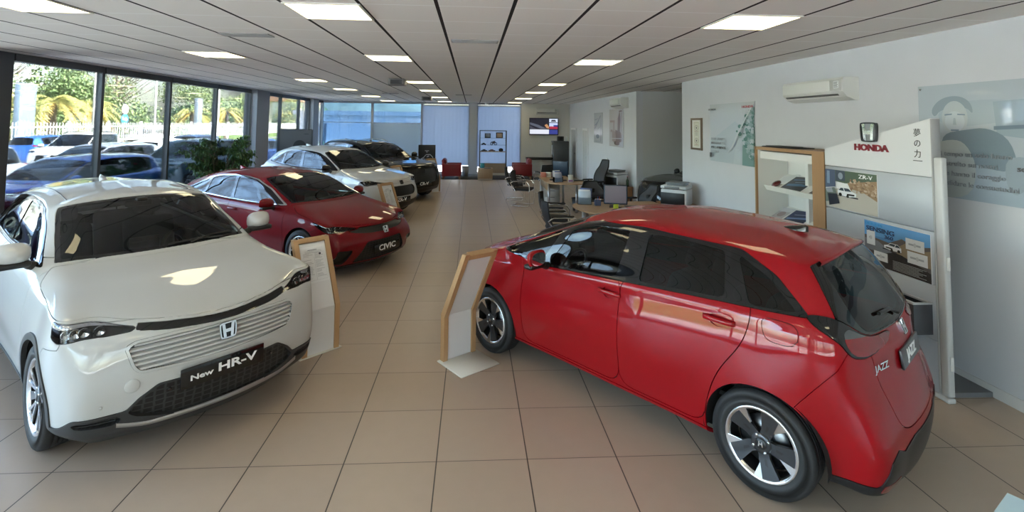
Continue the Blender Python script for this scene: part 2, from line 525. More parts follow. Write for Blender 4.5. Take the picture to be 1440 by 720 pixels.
EMB_H = [(-.36, .37), (-.19, .37), (-.155, .08), (.155, .08), (.19, .37), (.36, .37), (.275, -.37), (.115, -.37), (.14, -.11), (-.14, -.11), (-.115, -.37), (-.275, -.37)]
def emblem(name, M, size, parent, ring='chrome', backing=None, hm=None):
    """rounded badge frame with an upright H"""
    o = chaikin([(-.40, .45), (.40, .45), (.5, .36), (.45, -.36), (.36, -.45), (-.36, -.45), (-.45, -.36), (-.5, .36)][::-1], 2)
    n = len(o); S = size; d = size * .10
    mb = MB()
    vs = [(x * S, y * S, 0) for x, y in o] + [(x * S, y * S, d) for x, y in o] + [(x * S * .86, y * S * .86, d) for x, y in o] + [(x * S * .86, y * S * .86, 0) for x, y in o]
    fs = []
    for a in range(3):
        fs += [(a * n + i, a * n + (i + 1) % n, (a + 1) * n + (i + 1) % n, (a + 1) * n + i) for i in range(n)]
    mb.add(vs, fs, M)
    mats_ = [M_[ring]]
    if hm: mats_.append(M_[hm]); mb.cur = 1
    mb.prism([(x * S, y * S) for x, y in EMB_H[::-1]], 0, d * 1.1, M)
    if backing:
        mb.cur = len(mats_); mb.prism([(x * S * .9, y * S * .9) for x, y in o[::-1]], 0, d * .35, M); mats_.append(M_[backing])
    return mb.build(name, mats_, parent, fix=True)

def blade(mb, poly, zr, th, ang, M):
    """spoke piece: poly of (radius, tangent); zr(r) outer height"""
    n = len(poly); ca, sa = math.cos(ang), math.sin(ang)
    top = []; bot = []
    for r, t in poly:
        x, y = r * ca - t * sa, r * sa + t * ca
        z = zr(math.hypot(r, t)); top.append((x, y, z)); bot.append((x, y, z - th))
    mb.add(bot + top, [tuple(range(n))[::-1], tuple(range(n, 2 * n))] + [(i, (i + 1) % n, n + (i + 1) % n, n + i) for i in range(n)], M)

def wheel_meshes(R, rim, w, style):
    """meshes of tyre, rim and disc about z (z out)"""
    t = MB()
    prof = [(rim - .012, -w + .03), (rim + .006, -w + .006), ((R + rim) / 2, -w - .004), (R - .022, -w + .004), (R - .006, -w + .018)]
    k = 4
    for i in range(k + 1):
        z0 = -w + .03 + (w - .06) * i / (k + 1); z1 = -w + .03 + (w - .06) * (i + 1) / (k + 1)
        prof += [(R, z0), (R, z1 - .008)]
        if i < k: prof += [(R - .006, z1 - .007), (R - .006, z1 - .001)]
    prof += [(R - .006, -.018), (R - .022, -.004), (R - .05, .002), ((R + rim) / 2, .004), (rim + .016, -.002), (rim + .006, -.008), (rim - .004, -.014)]
    t.lathe(prof, 64, cap=False)
    # raised ribs on the shoulder
    a = MB()   # alloy + dark : material 0 alloy, 1 dark, 2 gunmetal
    a.cur = 1; a.lathe([(rim - .012, -w + .02), (rim - .03, -w * .6), (rim - .02, -.03)], 48, cap=False)
    a.lathe([(.0, -w * .75), (rim - .03, -w * .75)], 32, cap=False)
    a.cur = 0; a.lathe([(rim - .026, -.028), (rim - .018, -.012), (rim - .006, -.006), (rim + .003, -.010), (rim + .003, -.016)], 56, cap=False)
    zr = lambda r: -.030 + .020 * min(1, (r / rim)) ** 2
    rr = rim - .014
    n = 5
    if style == 'wide':          # five broad dark blades, each with a bright wedge on one flank
        for i in range(5):
            an = PI / 2 + 2 * PI * i / 5 + .25
            a.cur = 2; blade(a, [(.03, -.030), (.08, -.036), (rr, -.040), (rr + .006, .01), (rr, .070), (.085, .030), (.03, .030)], zr, .024, an, Matrix())
            a.cur = 0; blade(a, [(.105, -.034), (rr - .002, -.038), (rr - .012, -.090), (rr - .03, -.080)], lambda r: zr(r) + .002, .02, an, Matrix())
            a.cur = 1; blade(a, [(.085, -.004), (rr - .03, -.008), (rr - .03, .010), (.085, .009)], lambda r: zr(r) + .001, .002, an, Matrix())
    elif style == 'twin':        # five pairs of slim spokes, bright faces over dark flanks
        for i in range(5):
            for s in (-1, 1):
                an = PI / 2 + 2 * PI * i / 5 + s * .20
                a.cur = 0; blade(a, [(.035, -.010 + s * -.012), (rr, -.010), (rr, .009), (.035, .008 + s * -.012)], zr, .010, an, Matrix())
                a.cur = 1; blade(a, [(.035, -.014 + s * -.012), (rr, -.022), (rr, .022), (.035, .014 + s * -.012)], lambda r: zr(r) - .008, .02, an, Matrix())
            an = PI / 2 + 2 * PI * (i + .5) / 5
            a.cur = 2; blade(a, [(.04, -.016), (rr, -.03), (rr, .03), (.04, .016)], lambda r: zr(r) - .012, .014, an, Matrix())
    else:                        # ten slim dark spokes in Y pairs
        for i in range(5):
            an = PI / 2 + 2 * PI * i / 5
            a.cur = 0
            blade(a, [(.03, -.014), (rim * .5, -.016), (rim * .5, .016), (.03, .014)], zr, .02, an, Matrix())
            for s in (-1, 1):
                blade(a, [(rim * .46, s * .004 - .010), (rr, s * .065 - .012), (rr, s * .065 + .012), (rim * .46, s * .004 + .010)], zr, .02, an, Matrix())
    a.cur = 2; a.lathe([(.062, -.05), (.060, -.026), (.045, -.020), (.034, -.020)], 28, cap=False)
    a.cur = 1; a.lathe([(.034, -.022), (.030, -.016), (.0, -.015)], 24, cap=False)
    a.cur = 0
    for i in range(4 if style == 'wide' else 5):
        an = 2 * PI * i / (4 if style == 'wide' else 5) + .5
        a.cyl(.008, -.03, -.017, 10, T(.050 * math.cos(an), .050 * math.sin(an), 0))
    S = .04
    a.prism([(x * S, y * S) for x, y in EMB_H[::-1]], -.016, -.0135, Matrix())
    return t, a

def wheels(car, R, rim, w, yo, style, steer=0.):
    t, a = wheel_meshes(R, rim, w, style)
    first = None; ha = car.p['ha']
    for x in (ha, -ha):
        for sg in (1, -1):
            if first is None:
                o = t.build('wheel', M_['tyre rubber'], car.root)
                rm = a.build('rim', [M_['machined alloy'], M_['black trim'], M_['gunmetal']], o, fix=False)
                d = MB(); d.lathe([(.05, -.105), (rim * .68, -.105), (rim * .68, -.085), (.05, -.085)], 32); d.build('brake_disc', M_['brake steel'], o)
                first = o
            else:
                o = copy_tree(first, car.root)
            o.location = (x, sg * yo, R)
            o.rotation_euler = (-sg * PI / 2, 0, 0)
            if x > 0 and steer: o.rotation_euler = (-sg * PI / 2, 0, steer)
    # arch liners
    for x in (ha, -ha):
        for sg in (1, -1):
            Ra = car.p['Ra']; l = MB()
            P = [[(x + (Ra + .012) * math.cos(b), sg * y, R + car.p.get('dza', 0) + (Ra + .012) * math.sin(b)) for y in (yo - .34, yo - .012)] for b in [-.13 + (PI + .26) * i / 24 for i in range(25)]]
            l.grid(P); l.add([q[0] for q in P], [tuple(range(25))])
            l.build('wheel_arch_liner', M_['dark liner'], car.root)

def steering_wheel(car, c, tilt, r=.185, parent=None):
    M = T(*c) @ Ry(-tilt); mb = MB()
    # ring in local yz plane facing -x
    mb.tube([(0, r * math.cos(2 * PI * i / 40), r * math.sin(2 * PI * i / 40)) for i in range(40)], .015, 8, True, M)
    mb.ellipsoid((.02, 0, -.01), (.03, .07, .055), 14, 8, .7, M)
    mb.tube([(.01, -.06, 0), (0, -r, 0)], .018, 8, M=M); mb.tube([(.01, .06, 0), (0, r, 0)], .018, 8, M=M); mb.tube([(.01, 0, -.05), (0, 0, -r)], .016, 8, M=M)
    mb.tube([(.03, 0, 0), (.30, 0, -.02)], .035, 8, M=M)
    o = mb.build('steering_wheel', M_['black trim'], parent or car.root)
    b = MB(); b.tube([(-.015, -.075, -.02), (-.015, -.07, .03), (-.015, -.13, .02)], .008, 6, M=M); b.tube([(-.015, .075, -.02), (-.015, .07, .03), (-.015, .13, .02)], .008, 6, M=M)
    b.build('switch_panel', M_['machined alloy'], o)
    return o

def seat_mesh(mb, x, y, z, w, cushion=.5, back=.62, tilt=.32):
    mb.rbox(x - .05, x + cushion, y - w / 2, y + w / 2, z, z + .16, .05, 3)
    M = T(x, y, z + .10) @ Ry(-tilt)
    mb.rbox(-.14, 0, -w / 2 + .01, w / 2 - .01, 0, back, .06, 3, M)
    return M

def interior(car, xd=.62, zd=.95, ww=.66, screen=True, lhd=1, seats=(-.28, -1.05), zs=.52):
    p = car.p; root = car.root
    S = car.full
    a, _ = S.cut(np.maximum(S.U[:, 1] - 6.9, 4.3 - S.U[:, 1])); a, _ = a.cut(5.6 - a.U[:, 0])
    car.mk('cabin_lining', a, M_['dark cabin'], off=-.05, skirt=0)
    h, _ = S.cut(9.15 - S.U[:, 1]); car.mk('headliner', h, M_['headliner'], off=-.035, skirt=0)
    xb = p['base'][0][0]; zb = p['base'][0][2]
    # dashboard: profile swept across
    prof = [(xb - .02, zb - .03), (xb - .18, zb - .015), (xd + .10, zd + .03), (xd + .02, zd + .01), (xd, zd - .05), (xd + .06, zd - .14), (xd + .05, zd - .38), (xb - .02, zd - .38)]
    P = []
    for y in np.linspace(-ww, ww, 13):
        k = (abs(y) / ww) ** 3
        P.append([(x - .10 * k * (1 if i < 3 else .3), y, z - .02 * k + (.035 * math.exp(-((y - .37 * lhd) / .16) ** 2) if i in (2, 3) else 0)) for i, (x, z) in enumerate(prof + prof[:1])])
    d = MB(); d.grid(P); dash = d.build('dashboard', M_['dark cabin'], root)
    if screen:
        b = MB(); b.rbox(xd - .005, xd + .015, -.12, .12, zd - .01, zd + .13, .006, 2); b.build('touchscreen', M_['gloss black'], dash)
    b = MB(); b.rbox(xd - .5, xd + .1, -.11, .11, zd - .45, zd - .27, .04, 2); b.build('centre_console', M_['dark cabin'], root)
    steering_wheel(car, (xd - .12, .37 * lhd, zd - .05), .38)
    for i, sx in enumerate(seats):
        for sy in ((.37, -.37) if i == 0 else (.33, -.33)):
            mb = MB(); w = .50 if i == 0 else .60
            M = seat_mesh(mb, sx, sy, zs - .12, w, .5 if i == 0 else .45, .60)
            o = mb.build('seat', M_['cabin grey'], root)
            hb = MB(); hb.rbox(-.13, -.03, -.13, .13, .64, .80, .045, 3, M); hb.tube([(-.08, -.06, .55), (-.08, -.06, .66)], .007, 6, M=M); hb.tube([(-.08, .06, .55), (-.08, .06, .66)], .007, 6, M=M)
            hb.build('headrest', M_['cabin grey'], o)
    b = MB(); b.box(-1.55 * p['ha'] / 1.3, xb - .02, -.62, .62, .40, .43); b.build('cabin_floor', M_['dark cabin'], root)
    # rear-view mirror under the screen header
    x, _, z = p['roof'][0]
    b = MB(); b.rbox(x - .015, x + .015, -.11, .11, z - .11, z - .05, .015, 2); b.rbox(x, x + .10, -.05, .05, z - .06, z - .02, .02, 2); b.build('rear_view_mirror', M_['black trim'], root)

def underbody(car):
    G = car.G; zz = car.p['z0'] + .03
    pl = [(G[0, c, 0] * .985, max(0, G[0, c, 1] - .03)) for c in (0, 1, 2, 3, 4)]
    ha = car.p['ha']; Ra = car.p['Ra']; W = car.p['W']
    pl += [(ha + Ra + .02, W - .16), (ha + Ra + .02, W - .40), (ha - Ra - .02, W - .40), (ha - Ra - .02, W - .16), (-ha + Ra + .02, W - .16), (-ha + Ra + .02, W - .40), (-ha - Ra - .02, W - .40), (-ha - Ra - .02, W - .16)]
    pl += [(G[0, c, 0] * .985, max(0, G[0, c, 1] - .03)) for c in (12, 13, 14, 15)]
    full = pl + [(x, -y) for x, y in pl[::-1] if y > 1e-6]
    mb = MB(); mb.prism(full[::-1], zz, zz + .05); mb.build('underbody', M_['dark liner'], car.root)

def mirrors(car, x, y, z, m, sx=.095, sy=.115, sz=.075, base='black trim'):
    for sg in (1, -1):
        mb = MB()
        P = []
        for i in range(21):
            a = 2 * PI * i / 20; row = []
            for j in range(11):
                b = -PI / 2 + PI * j / 10
                px = math.cos(b) * math.cos(a); py = math.cos(b) * math.sin(a); pz = math.sin(b)
                k = 1 - .35 * max(0, px)                     # taper towards the nose
                f = lambda t, e: math.copysign(abs(t) ** e, t)
                X = x + (sx * f(px, .85) if px > 0 else .018 * f(px, .6)); Y = sg * y + sy * f(py, .7) * k + sg * (-.02 * px); Z = z + sz * f(pz, .75) * k
                row.append((X, Y, Z))
            P.append(row)
        mb.grid(P)
        o = mb.build('door_mirror', m, car.root)
        g = MB(); g.prism(chaikin([(-sy * .8, -sz * .75), (sy * .8, -sz * .75), (sy * .8, sz * .75), (-sy * .8, sz * .75)], 2), 0, .004, frame((x - .016, sg * y, z), (0, 1, 0), (-1, 0, 0)))
        g.build('mirror_glass', M_['mirror glass'], o)
        b = MB(); b.rbox(x - .02, x + sx * .75, sg * y - sy * .92, sg * y + sy * .92, z - sz - .012, z - sz * .55, .02, 2)
        yi = sg * (y - sy * .6); ye = sg * (car.p['W'] - .10)
        b.tube([(x + .02, yi, z - sz * .8), (x + .02, (yi + ye) / 2, z - sz * 1.1), (x + .01, ye, z - sz * 1.25)], .028, 8, r2=.036)
        b.build('mirror_base', M_[base], o)

def handles(car, xs, m):
    """xs: (x, z) of each handle on one flank"""
    for (x, z) in xs:
        for sg in (1, -1):
            h = car.side(x, z, sg)
            if not h: continue
            l, n = h; M = frame(l, (1, 0, 0), n)
            mb = MB()
            pts = [(-.105, 0, .004), (-.09, 0, .024), (-.04, 0, .032), (.04, 0, .032), (.09, 0, .024), (.105, 0, .004)]
            P = []
            for q in pts:
                P.append([(q[0], .016 * math.cos(t), q[2] + .009 * math.sin(t)) for t in [2 * PI * k / 12 for k in range(13)]])
            mb.grid(P, M, flip=sg > 0); mb.build('door_handle', m, car.root, fix=True)

def fin(car, x, m, L=.16):
    h = car.top(x, 0)
    z = h[0].z - .004
    P = []
    for i in range(11):
        t = i / 10; w = .032 * math.sin(PI * min(1, .12 + t * .95)) ** .6; hh = .046 * (t ** .75) * (1 if t < .9 else 1 - (t - .9) * 3)
        P.append([(x + L / 2 - L * t, w * math.cos(a), z + (hh + .006) * math.sin(a) ** .8 if math.sin(a) > 0 else z) for a in [PI * k / 10 for k in range(11)]])
    mb = MB(); mb.grid(P); mb.add(P[-1], [tuple(range(11))]); mb.build('antenna_fin', m, car.root, fix=True)

def plate(car, M, w, h, txt, size, extra=None, m='gloss black', sx=1.25):
    mb = MB(); mb.rbox(-w / 2, w / 2, -h / 2, h / 2, -.006, .008, .004, 2, M)
    o = mb.build('plate_holder', M_[m], car.root)
    mats_ = M_['lettering white']
    if extra:
        text('lettering', extra, size * .62, M @ T(-w * .27, -h * .06, .009), mats_, o, sx, bold=.0012)
        text('lettering', txt, size, M @ T(w * .155, 0, .009), mats_, o, sx, bold=.002)
    else:
        text('lettering', txt, size, M @ T(0, 0, .009), mats_, o, sx, bold=.002)
    return o

def wiper(car, pts, m='black trim', parent=None, off=.012, r=.007):
    """pts on the glass surface as (u, v)"""
    mb = MB(); q = [Vector(car.at(*a)) for a in pts]
    q = [a + Vector((.012 if a.x > 0 else -.012, 0, off)) for a in q]
    mb.tube(q, r, 6); return mb.build('wiper', M_[m], parent or car.root)

def bumper_skin(car, S, f, m, off=.012, name='lower_trim', **k):
    return car.mk(name, S, m, off=off, **k)
# ------------------------------------------------------------------ shared carving steps
def carve_arches(car):
    p = car.p; ha = p['ha']; Ra = p['Ra']; zc = p['Rt'] + p.get('dza', 0)
    d = lambda S: np.maximum(np.minimum(np.hypot(S.P[:, 0] - ha, S.P[:, 2] - zc), np.hypot(S.P[:, 0] + ha, S.P[:, 2] - zc)) - Ra, .35 - S.P[:, 1])
    _, car.body = car.body.cut(d(car.body))

def arch_dist(car, S, extra):
    p = car.p; ha = p['ha']; zc = p['Rt'] + p.get('dza', 0)
    return np.maximum(np.minimum(np.hypot(S.P[:, 0] - ha, S.P[:, 2] - zc), np.hypot(S.P[:, 0] + ha, S.P[:, 2] - zc)) - p['Ra'] - extra, .35 - S.P[:, 1])

def carve_glazing(car, dlo, panes, ws, rw, trim='gloss black', umin=5.9, umax=13.2, rw_trim=None, rear_glass='privacy glass', rail=None):
    """side windows: outline dlo and panes as (x, z); windscreen and rear window as (u, v)"""
    side = lambda S, poly, sm=.035: np.maximum(np.maximum(car.dxz(S, poly, sm, .25), (umin - S.U[:, 0]) * .3), np.maximum((S.U[:, 0] - umax) * .3, (6.4 - S.U[:, 1]) * .2))
    D = car.take(lambda S: side(S, dlo), .003)
    for nm, poly, gm in panes:
        if D is None: break
        g, D = D.cut(side(D, poly))
        if g is not None: car.pair('side_window', g, M_[gm], off=-.004, skirt=.004)
    if rail:
        D, R_ = D.cut(side(D, dlo) + .016)
        so = car.pair('window_surround', D, M_[trim], off=.002, skirt=.02)
        for o, sd in zip(so, 'LR'): car.mk('window_moulding', R_, M_[rail], parent=o, off=.004, skirt=.01, side=sd)
    else:
        car.pair('window_surround', D, M_[trim], off=.002, skirt=.02)
    W = car.take(lambda S: car.duv(S, ws), .004)
    g, F = W.cut(car.duv(W, ws) + .035)
    g, _ = g.cut(car.duv(g, ws) + .036)
    o = car.mk('windscreen', g, M_['windscreen glass'], off=-.003, skirt=0); car.windscreen = o
    car.mk('windscreen_border', F, M_['gloss black'], off=-.003, skirt=.015, parent=o)
    if rw_trim:
        Rt = car.take(lambda S: car.duv(S, rw_trim), .004)
        g, Rt = Rt.cut(car.duv(Rt, rw))
        o = car.mk('rear_window', g, M_[rear_glass], off=-.003, skirt=.004)
        car.mk('rear_window_trim', Rt, M_['gloss black'], off=0., skirt=.02, parent=o)
    elif rw:
        g = car.take(lambda S: car.duv(S, rw), .004)
        o = car.mk('rear_window', g, M_[rear_glass], off=-.003, skirt=.015)
    car.rear_window = o

def carve_doors(car, polys, m, names=('front_door', 'rear_door'), smooth=.06):
    out = []
    for nm, poly in zip(names, polys):
        d = car.take(lambda S: np.maximum(car.dxz(S, poly, smooth, .3), (S.U[:, 1] - 7.6) * .2), .006)
        out.append(d); car.pair(nm, d, m, skirt=.03)
    return out

def lamp(car, S, f, name, lens='lamp lens', back='lamp dark', depth=.05, off=.001):
    """hollow lamp: dark tub behind a clear lens; returns the lens pair"""
    L = car.pair(name, S, M_[lens], off=off, skirt=.004)
    for o, sd in zip(L, 'LR'): car.mk('lamp_housing', S, M_[back], parent=o, off=-depth, skirt=-depth, side=sd)
    return L

# ------------------------------------------------------------------ red five-door hatchback nearest the camera on the right
mat('red paint', (.27, .0004, .0045), .5, metal=0., coat=.7)
def car_red_hatch():
    p = dict(ha=1.26, W=.847, x4=1.70, x12=-1.66, z0=.185, Rt=.305, Ra=.345, xd=(.92, .46, -.24, -.62, -.98),
        FC=[(1.97, .17), (2.02, .23), (2.05, .40), (2.05, .58), (2.02, .72), (1.93, .82)],
        c3=[(.16, .62, .02), (.16, .66, .0), (.17, .69, 0), (.19, .69, 0), (.24, .66, .04), (.28, .60, .05)],
        RC=[(-1.79, .17), (-1.90, .23), (-1.935, .40), (-1.905, .60), (-1.86, .77), (-1.835, .92)],
        c13=[(.12, .64, .0), (.11, .68, .0), (.10, .70, 0), (.11, .695, 0), (.12, .66, .02), (.10, .625, .03)],
        sh=[(1.70, .80), (1.26, .875), (.92, .895), (.46, .915), (-.24, .945), (-.98, .985), (-1.26, .995), (-1.66, .985)],
        tap=[(1.70, .075), (1.26, .02), (.9, .01), (0, 0), (-1.0, .0), (-1.26, .008), (-1.66, .085)],
        base={0: (1.23, 0, 1.03), 3: (1.21, .45, 1.03), 4: (1.20, .56, 1.025), 5: (1.19, .64, 1.02), 6: (1.13, .735, 1.01), 7: (.46, .775, .995), 8: (-.27, .785, 1.05), 9: (-.70, .78, 1.075), 10: (-1.13, .77, 1.10), 11: (-1.40, .735, 1.115), 12: (-1.625, .66, 1.12), 13: (-1.74, .50, 1.03), 15: (-1.80, 0, 1.01)},
        roof={0: (.30, 0, 1.435), 3: (.27, .38, 1.425), 4: (.26, .47, 1.415), 5: (.255, .535, 1.40), 6: (.22, .595, 1.385), 7: (-.06, .622, 1.43), 8: (-.36, .63, 1.447), 9: (-.72, .625, 1.435), 10: (-1.08, .61, 1.405), 11: (-1.30, .585, 1.385), 12: (-1.45, .54, 1.37), 13: (-1.49, .45, 1.385), 15: (-1.53, 0, 1.42)},
        rc={0: (.24, 1.445), 5: (.05, 1.475), 8: (-.38, 1.515), 11: (-1.1, 1.49), 15: (-1.50, 1.425)}, wb=.04, hb=.02, flare=.012)
    car = CarBody('hatchback_car', p, (1.627, 4.56), math.radians(128.5), 'glossy red five-door hatchback with silver-edged dark wheels in front of the brochure rack')
    red = M_['red paint']
    carve_arches(car)
    dlo = [(1.165, 1.012), (.55, .972), (-.2, 1.025), (-1.03, 1.08), (-1.52, 1.098), (-1.31, 1.29), (-1.08, 1.405), (-.36, 1.437), (.1, 1.415), (.40, 1.345), (.80, 1.195), (1.15, 1.05)]
    panes = [('q', [(1.10, 1.03), (.61, 1.0), (.44, 1.29), (.78, 1.175)], 'side glass'),
             ('f', [(.53, .995), (.17, 1.015), (-.185, 1.045), (-.245, 1.395), (.05, 1.385), (.32, 1.32)], 'side glass'),
             ('r', [(-.39, 1.06), (-.7, 1.082), (-1.03, 1.103), (-.985, 1.377), (-.7, 1.396), (-.415, 1.40)], 'privacy glass'),
             ('c', [(-1.185, 1.10), (-1.45, 1.112), (-1.27, 1.27), (-1.07, 1.37)], 'privacy glass')]
    ws = [(-.6, 7.10), (5.5, 7.10), (5.65, 8.0), (5.5, 8.9), (-.6, 8.93)]
    rwt = [(12.0, 6.9), (12.02, 8.0), (12.1, 8.93), (13, 8.97), (15.6, 8.97), (15.6, 6.85), (13.2, 6.75)]
    rw = chaikin([(12.75, 7.05), (12.62, 8.0), (12.75, 8.86), (13.5, 8.88), (15.9, 8.88), (15.9, 6.98), (13.3, 7.0)], 1)
    carve_glazing(car, dlo, panes, ws, rw, umin=5.9, umax=11.95, rw_trim=rwt)
    _, car.body = car.body.cut(np.maximum(car.body.P[:, 2] - .215, np.maximum(car.body.P[:, 0] + 1.3, .5 - car.body.P[:, 1])))
    # tail lamps
    tl = [(11.35, 6.93), (11.62, 6.0), (12.1, 5.0), (12.6, 4.74), (13.25, 4.78), (14.0, 5.15), (14.25, 6.55), (13.0, 6.66), (12.0, 6.88)]
    S = car.take(lambda S: car.duv(S, tl, .4), .005)
    up, low = S.cut(S.P[:, 2] * -1 + 1.005)
    inner, out = S.cut(np.maximum(car.duv(S, chaikin([(12.2, 6.2), (12.3, 5.1), (12.65, 4.84), (13.3, 4.86), (14.0, 5.2), (14.25, 6.5), (12.5, 6.64)], 1)), -9))
    L = car.pair('tail_lamp', out, M_['gloss black'], off=.004, skirt=.02)
    hi, lo = inner.cut(1.012 + (inner.P[:, 0] + 1.75) * .1 - inner.P[:, 2])
    for o, sd in zip(L, 'LR'):
        car.mk('red_lens', lo, M_['lamp red'], parent=o, off=.006, skirt=.01, side=sd)
        car.mk('clear_lens', hi, mat('lamp smoke', (.07, .07, .075), .12, coat=1.), parent=o, off=.006, skirt=.01, side=sd)
    # doors, flap
    fd = [(.80, .275), (.825, .6), (.80, .88), (.84, 1.03), (-.245, 1.06), (-.235, .275)]
    rd = [(-.235, .275), (-.245, 1.07), (-1.195, 1.12), (-1.205, 1.02), (-1.16, .86), (-1.01, .66), (-.935, .46), (-.90, .275)]
    for nm, hx, hz in (('front_door', -.13, .925), ('rear_door', -.99, .968)):
        poly = fd if nm == 'front_door' else rd
        D = car.take(lambda S: np.maximum(poly_d(S.P[:, [0, 2]], rp(poly, .12)), np.maximum(.3 - S.P[:, 1], (S.U[:, 1] - 7.5) * .2)), .006)
        cup, D = D.cut(np.hypot((D.P[:, 0] - hx + .015) / .062, (D.P[:, 2] - hz) / .043) * .05 - .05)
        prs = car.pair(nm, D, red, skirt=.03)
        for o, sd in zip(prs, 'LR'): car.mk('handle_recess', cup, red, parent=o, off=-.012, skirt=-.012, side=sd)
    fl = car.take(lambda S: car.dxz(S, [(-1.265, 1.06), (-1.275, .97), (-1.31, .925), (-1.47, .93), (-1.47, 1.05)], .06), .004)
    if fl: car.mk('fuel_flap', fl, red, side='L', skirt=.01)
    handles(car, [(-.15, .925), (-1.01, .968)], red)
    # bonnet and bumpers
    car.mk('bonnet', car.take(lambda S: car.duv(S, [(-.6, 5.05), (2.6, 5.05), (3.6, 5.2), (4.6, 5.75), (5.25, 6.2), (5.3, 6.93), (-.6, 6.96)], .3), .006), red, skirt=.03)
    hl = car.take(lambda S: car.duv(S, [(1.9, 4.1), (3.2, 4.15), (4.35, 4.9), (4.55, 5.35), (3.6, 5.05), (2.2, 4.75)], .25), .005)
    lamp(car, hl, None, 'headlamp')
    g = car.take(lambda S: car.dyz(S, [(-.2, .45), (.42, .45), (.5, .30), (.46, .26), (-.2, .26)], .05, xmin=1.3), .004)
    car.mk('lower_grille', g, M_['black trim'], off=-.02, skirt=-.02)
    # tailgate, dark valance, reflectors
    val = car.take(lambda S: np.maximum(car.dyz(S, [(-.2, .455), (.30, .455), (.46, .42), (.55, .455), (.635, .42), (.675, .28), (.95, .265), (.95, .1), (-.2, .1)], 0, xmax=-1.3), S.P[:, 0] + 1.58), .003)
    rf, val = val.cut(car.dyz(val, [(.44, .235), (.655, .24), (.655, .285), (.46, .285)], 0, xmax=-1.3))
    v = car.mk('rear_valance', val, M_['black trim'], off=.004, skirt=.02)
    for sd in 'LR': car.mk('reflector', rf, M_['lamp red'], parent=v, off=.006, skirt=.01, side=sd)
    tg = car.take(lambda S: np.maximum(car.dyz(S, [(-.2, .50), (.36, .50), (.45, .55), (.50, .70), (.52, .88), (.60, 1.06), (-.2, 1.06)], .1, xmax=-1.3), -9), .006)
    t = car.mk('tailgate', tg, red, skirt=.03)
    rb = car.take(lambda S: car.dxz(S, [(-1.2, .05), (-1.45, .60), (-1.56, .74), (-1.66, .86), (-1.70, .96), (-3, .98), (-3, .05)], 0, -.1), .004)
    car.mk('rear_bumper', rb, red, skirt=.025)
    fb = car.take(lambda S: np.maximum(car.dxz(S, [(1.3, .05), (1.45, .66), (1.75, .78), (3, .8), (3, .05)], 0, -.1), -9), .004)
    car.mk('front_bumper', fb, red, skirt=.025)
    sk = car.take(lambda S: np.maximum(S.P[:, 2] - .255, np.abs(S.P[:, 0]) - 1.0), .004)
    car.pair('side_sill', sk, red, off=.004, skirt=.02)
    car.mk('body_shell', car.body, red, skirt=.012)
    mirrors(car, .52, .93, 1.065, red, sx=.10, sy=.105, sz=.075)
    wheels(car, .305, .212, .185, .845 - .012, 'wide')
    fin(car, -1.20, M_['gloss black'], .19)
    # spoiler lip
    mb = MB(); q = []
    for u in np.linspace(12.75, 15, 9):
        a = Vector(car.at(u, 8.98)); k = (15 - u) / 2.45
        f = Vector((-1, .5 * k ** 2, 0)).normalized()
        q.append([a - f * .13 + Vector((0, 0, .018)), a + f * .02 + Vector((0, 0, .010)), a + f * .032, a + f * .025 - Vector((0, 0, .02)), a - f * .03 - Vector((0, 0, .03))])
    q = q + [[Vector((p_.x, -p_.y, p_.z)) for p_ in r] for r in q[:-1][::-1]]
    mb.grid(q); mb.build('roof_spoiler', red, car.root, fix=True)
    # rear wiper, badge, lettering
    wiper(car, [(15, 7.12), (14.6, 7.3), (13.9, 7.32)], parent=car.rear_window, off=.01, r=.011)
    h = car.rear(0, .965); M = frame(h[0] + h[1] * .002, (0, -1, 0), h[1]); emblem('emblem', M, .095, t, backing='gloss black')
    h = car.rear(0, .828); M = frame(h[0] + h[1] * .004, (0, -1, 0), h[1]); plate(car, M, .46, .11, 'JAZZ', .08, m='gunmetal')
    h = car.rear(.455, .842); M = frame(h[0] + h[1] * .003, (0, -1, 0), h[1]); text('model_lettering', 'JAZZ', .052, M, M_['chrome'], t, 1.35, bold=.001)
    interior(car, xd=.72, zd=.93, seats=(-.35, -1.05), zs=.60)
    underbody(car)
    return car
# ------------------------------------------------------------------ white crossover at the left
mat('white paint', (.52, .53, .525), .5, coat=1.)
mat('grey trim', (.035, .036, .038), .5)
mat('silver trim', (.42, .43, .44), .28, metal=.9)
mat('amber', (.9, .35, .03), .3)

def honeycomb(name='mesh grille'):
    """dark lattice: procedural hex-like cells on the panel"""
    if name in MATS: return MATS[name]
    m = bpy.data.materials.new(name); m.use_nodes = True; nt = m.node_tree; b = nt.nodes['Principled BSDF']
    tc = nt.nodes.new('ShaderNodeTexCoord'); mp = nt.nodes.new('ShaderNodeMapping'); mp.inputs['Rotation'].default_value = (0, 0, 0); mp.inputs['Scale'].default_value = (0.001, 18, 30)
    v = nt.nodes.new('ShaderNodeTexVoronoi'); v.feature = 'DISTANCE_TO_EDGE'; v.inputs['Randomness'].default_value = .15; v.inputs['Scale'].default_value = 1
    cr = nt.nodes.new('ShaderNodeValToRGB'); cr.color_ramp.elements[0].position = .08; cr.color_ramp.elements[0].color = (.035, .036, .038, 1); cr.color_ramp.elements[1].position = .16; cr.color_ramp.elements[1].color = (.004, .004, .004, 1)
    nt.links.new(tc.outputs['Object'], mp.inputs[0]); nt.links.new(mp.outputs[0], v.inputs['Vector']); nt.links.new(v.outputs['Distance'], cr.inputs[0]); nt.links.new(cr.outputs[0], b.inputs['Base Color'])
    b.inputs['Roughness'].default_value = .45
    MATS[name] = m; return m
honeycomb()

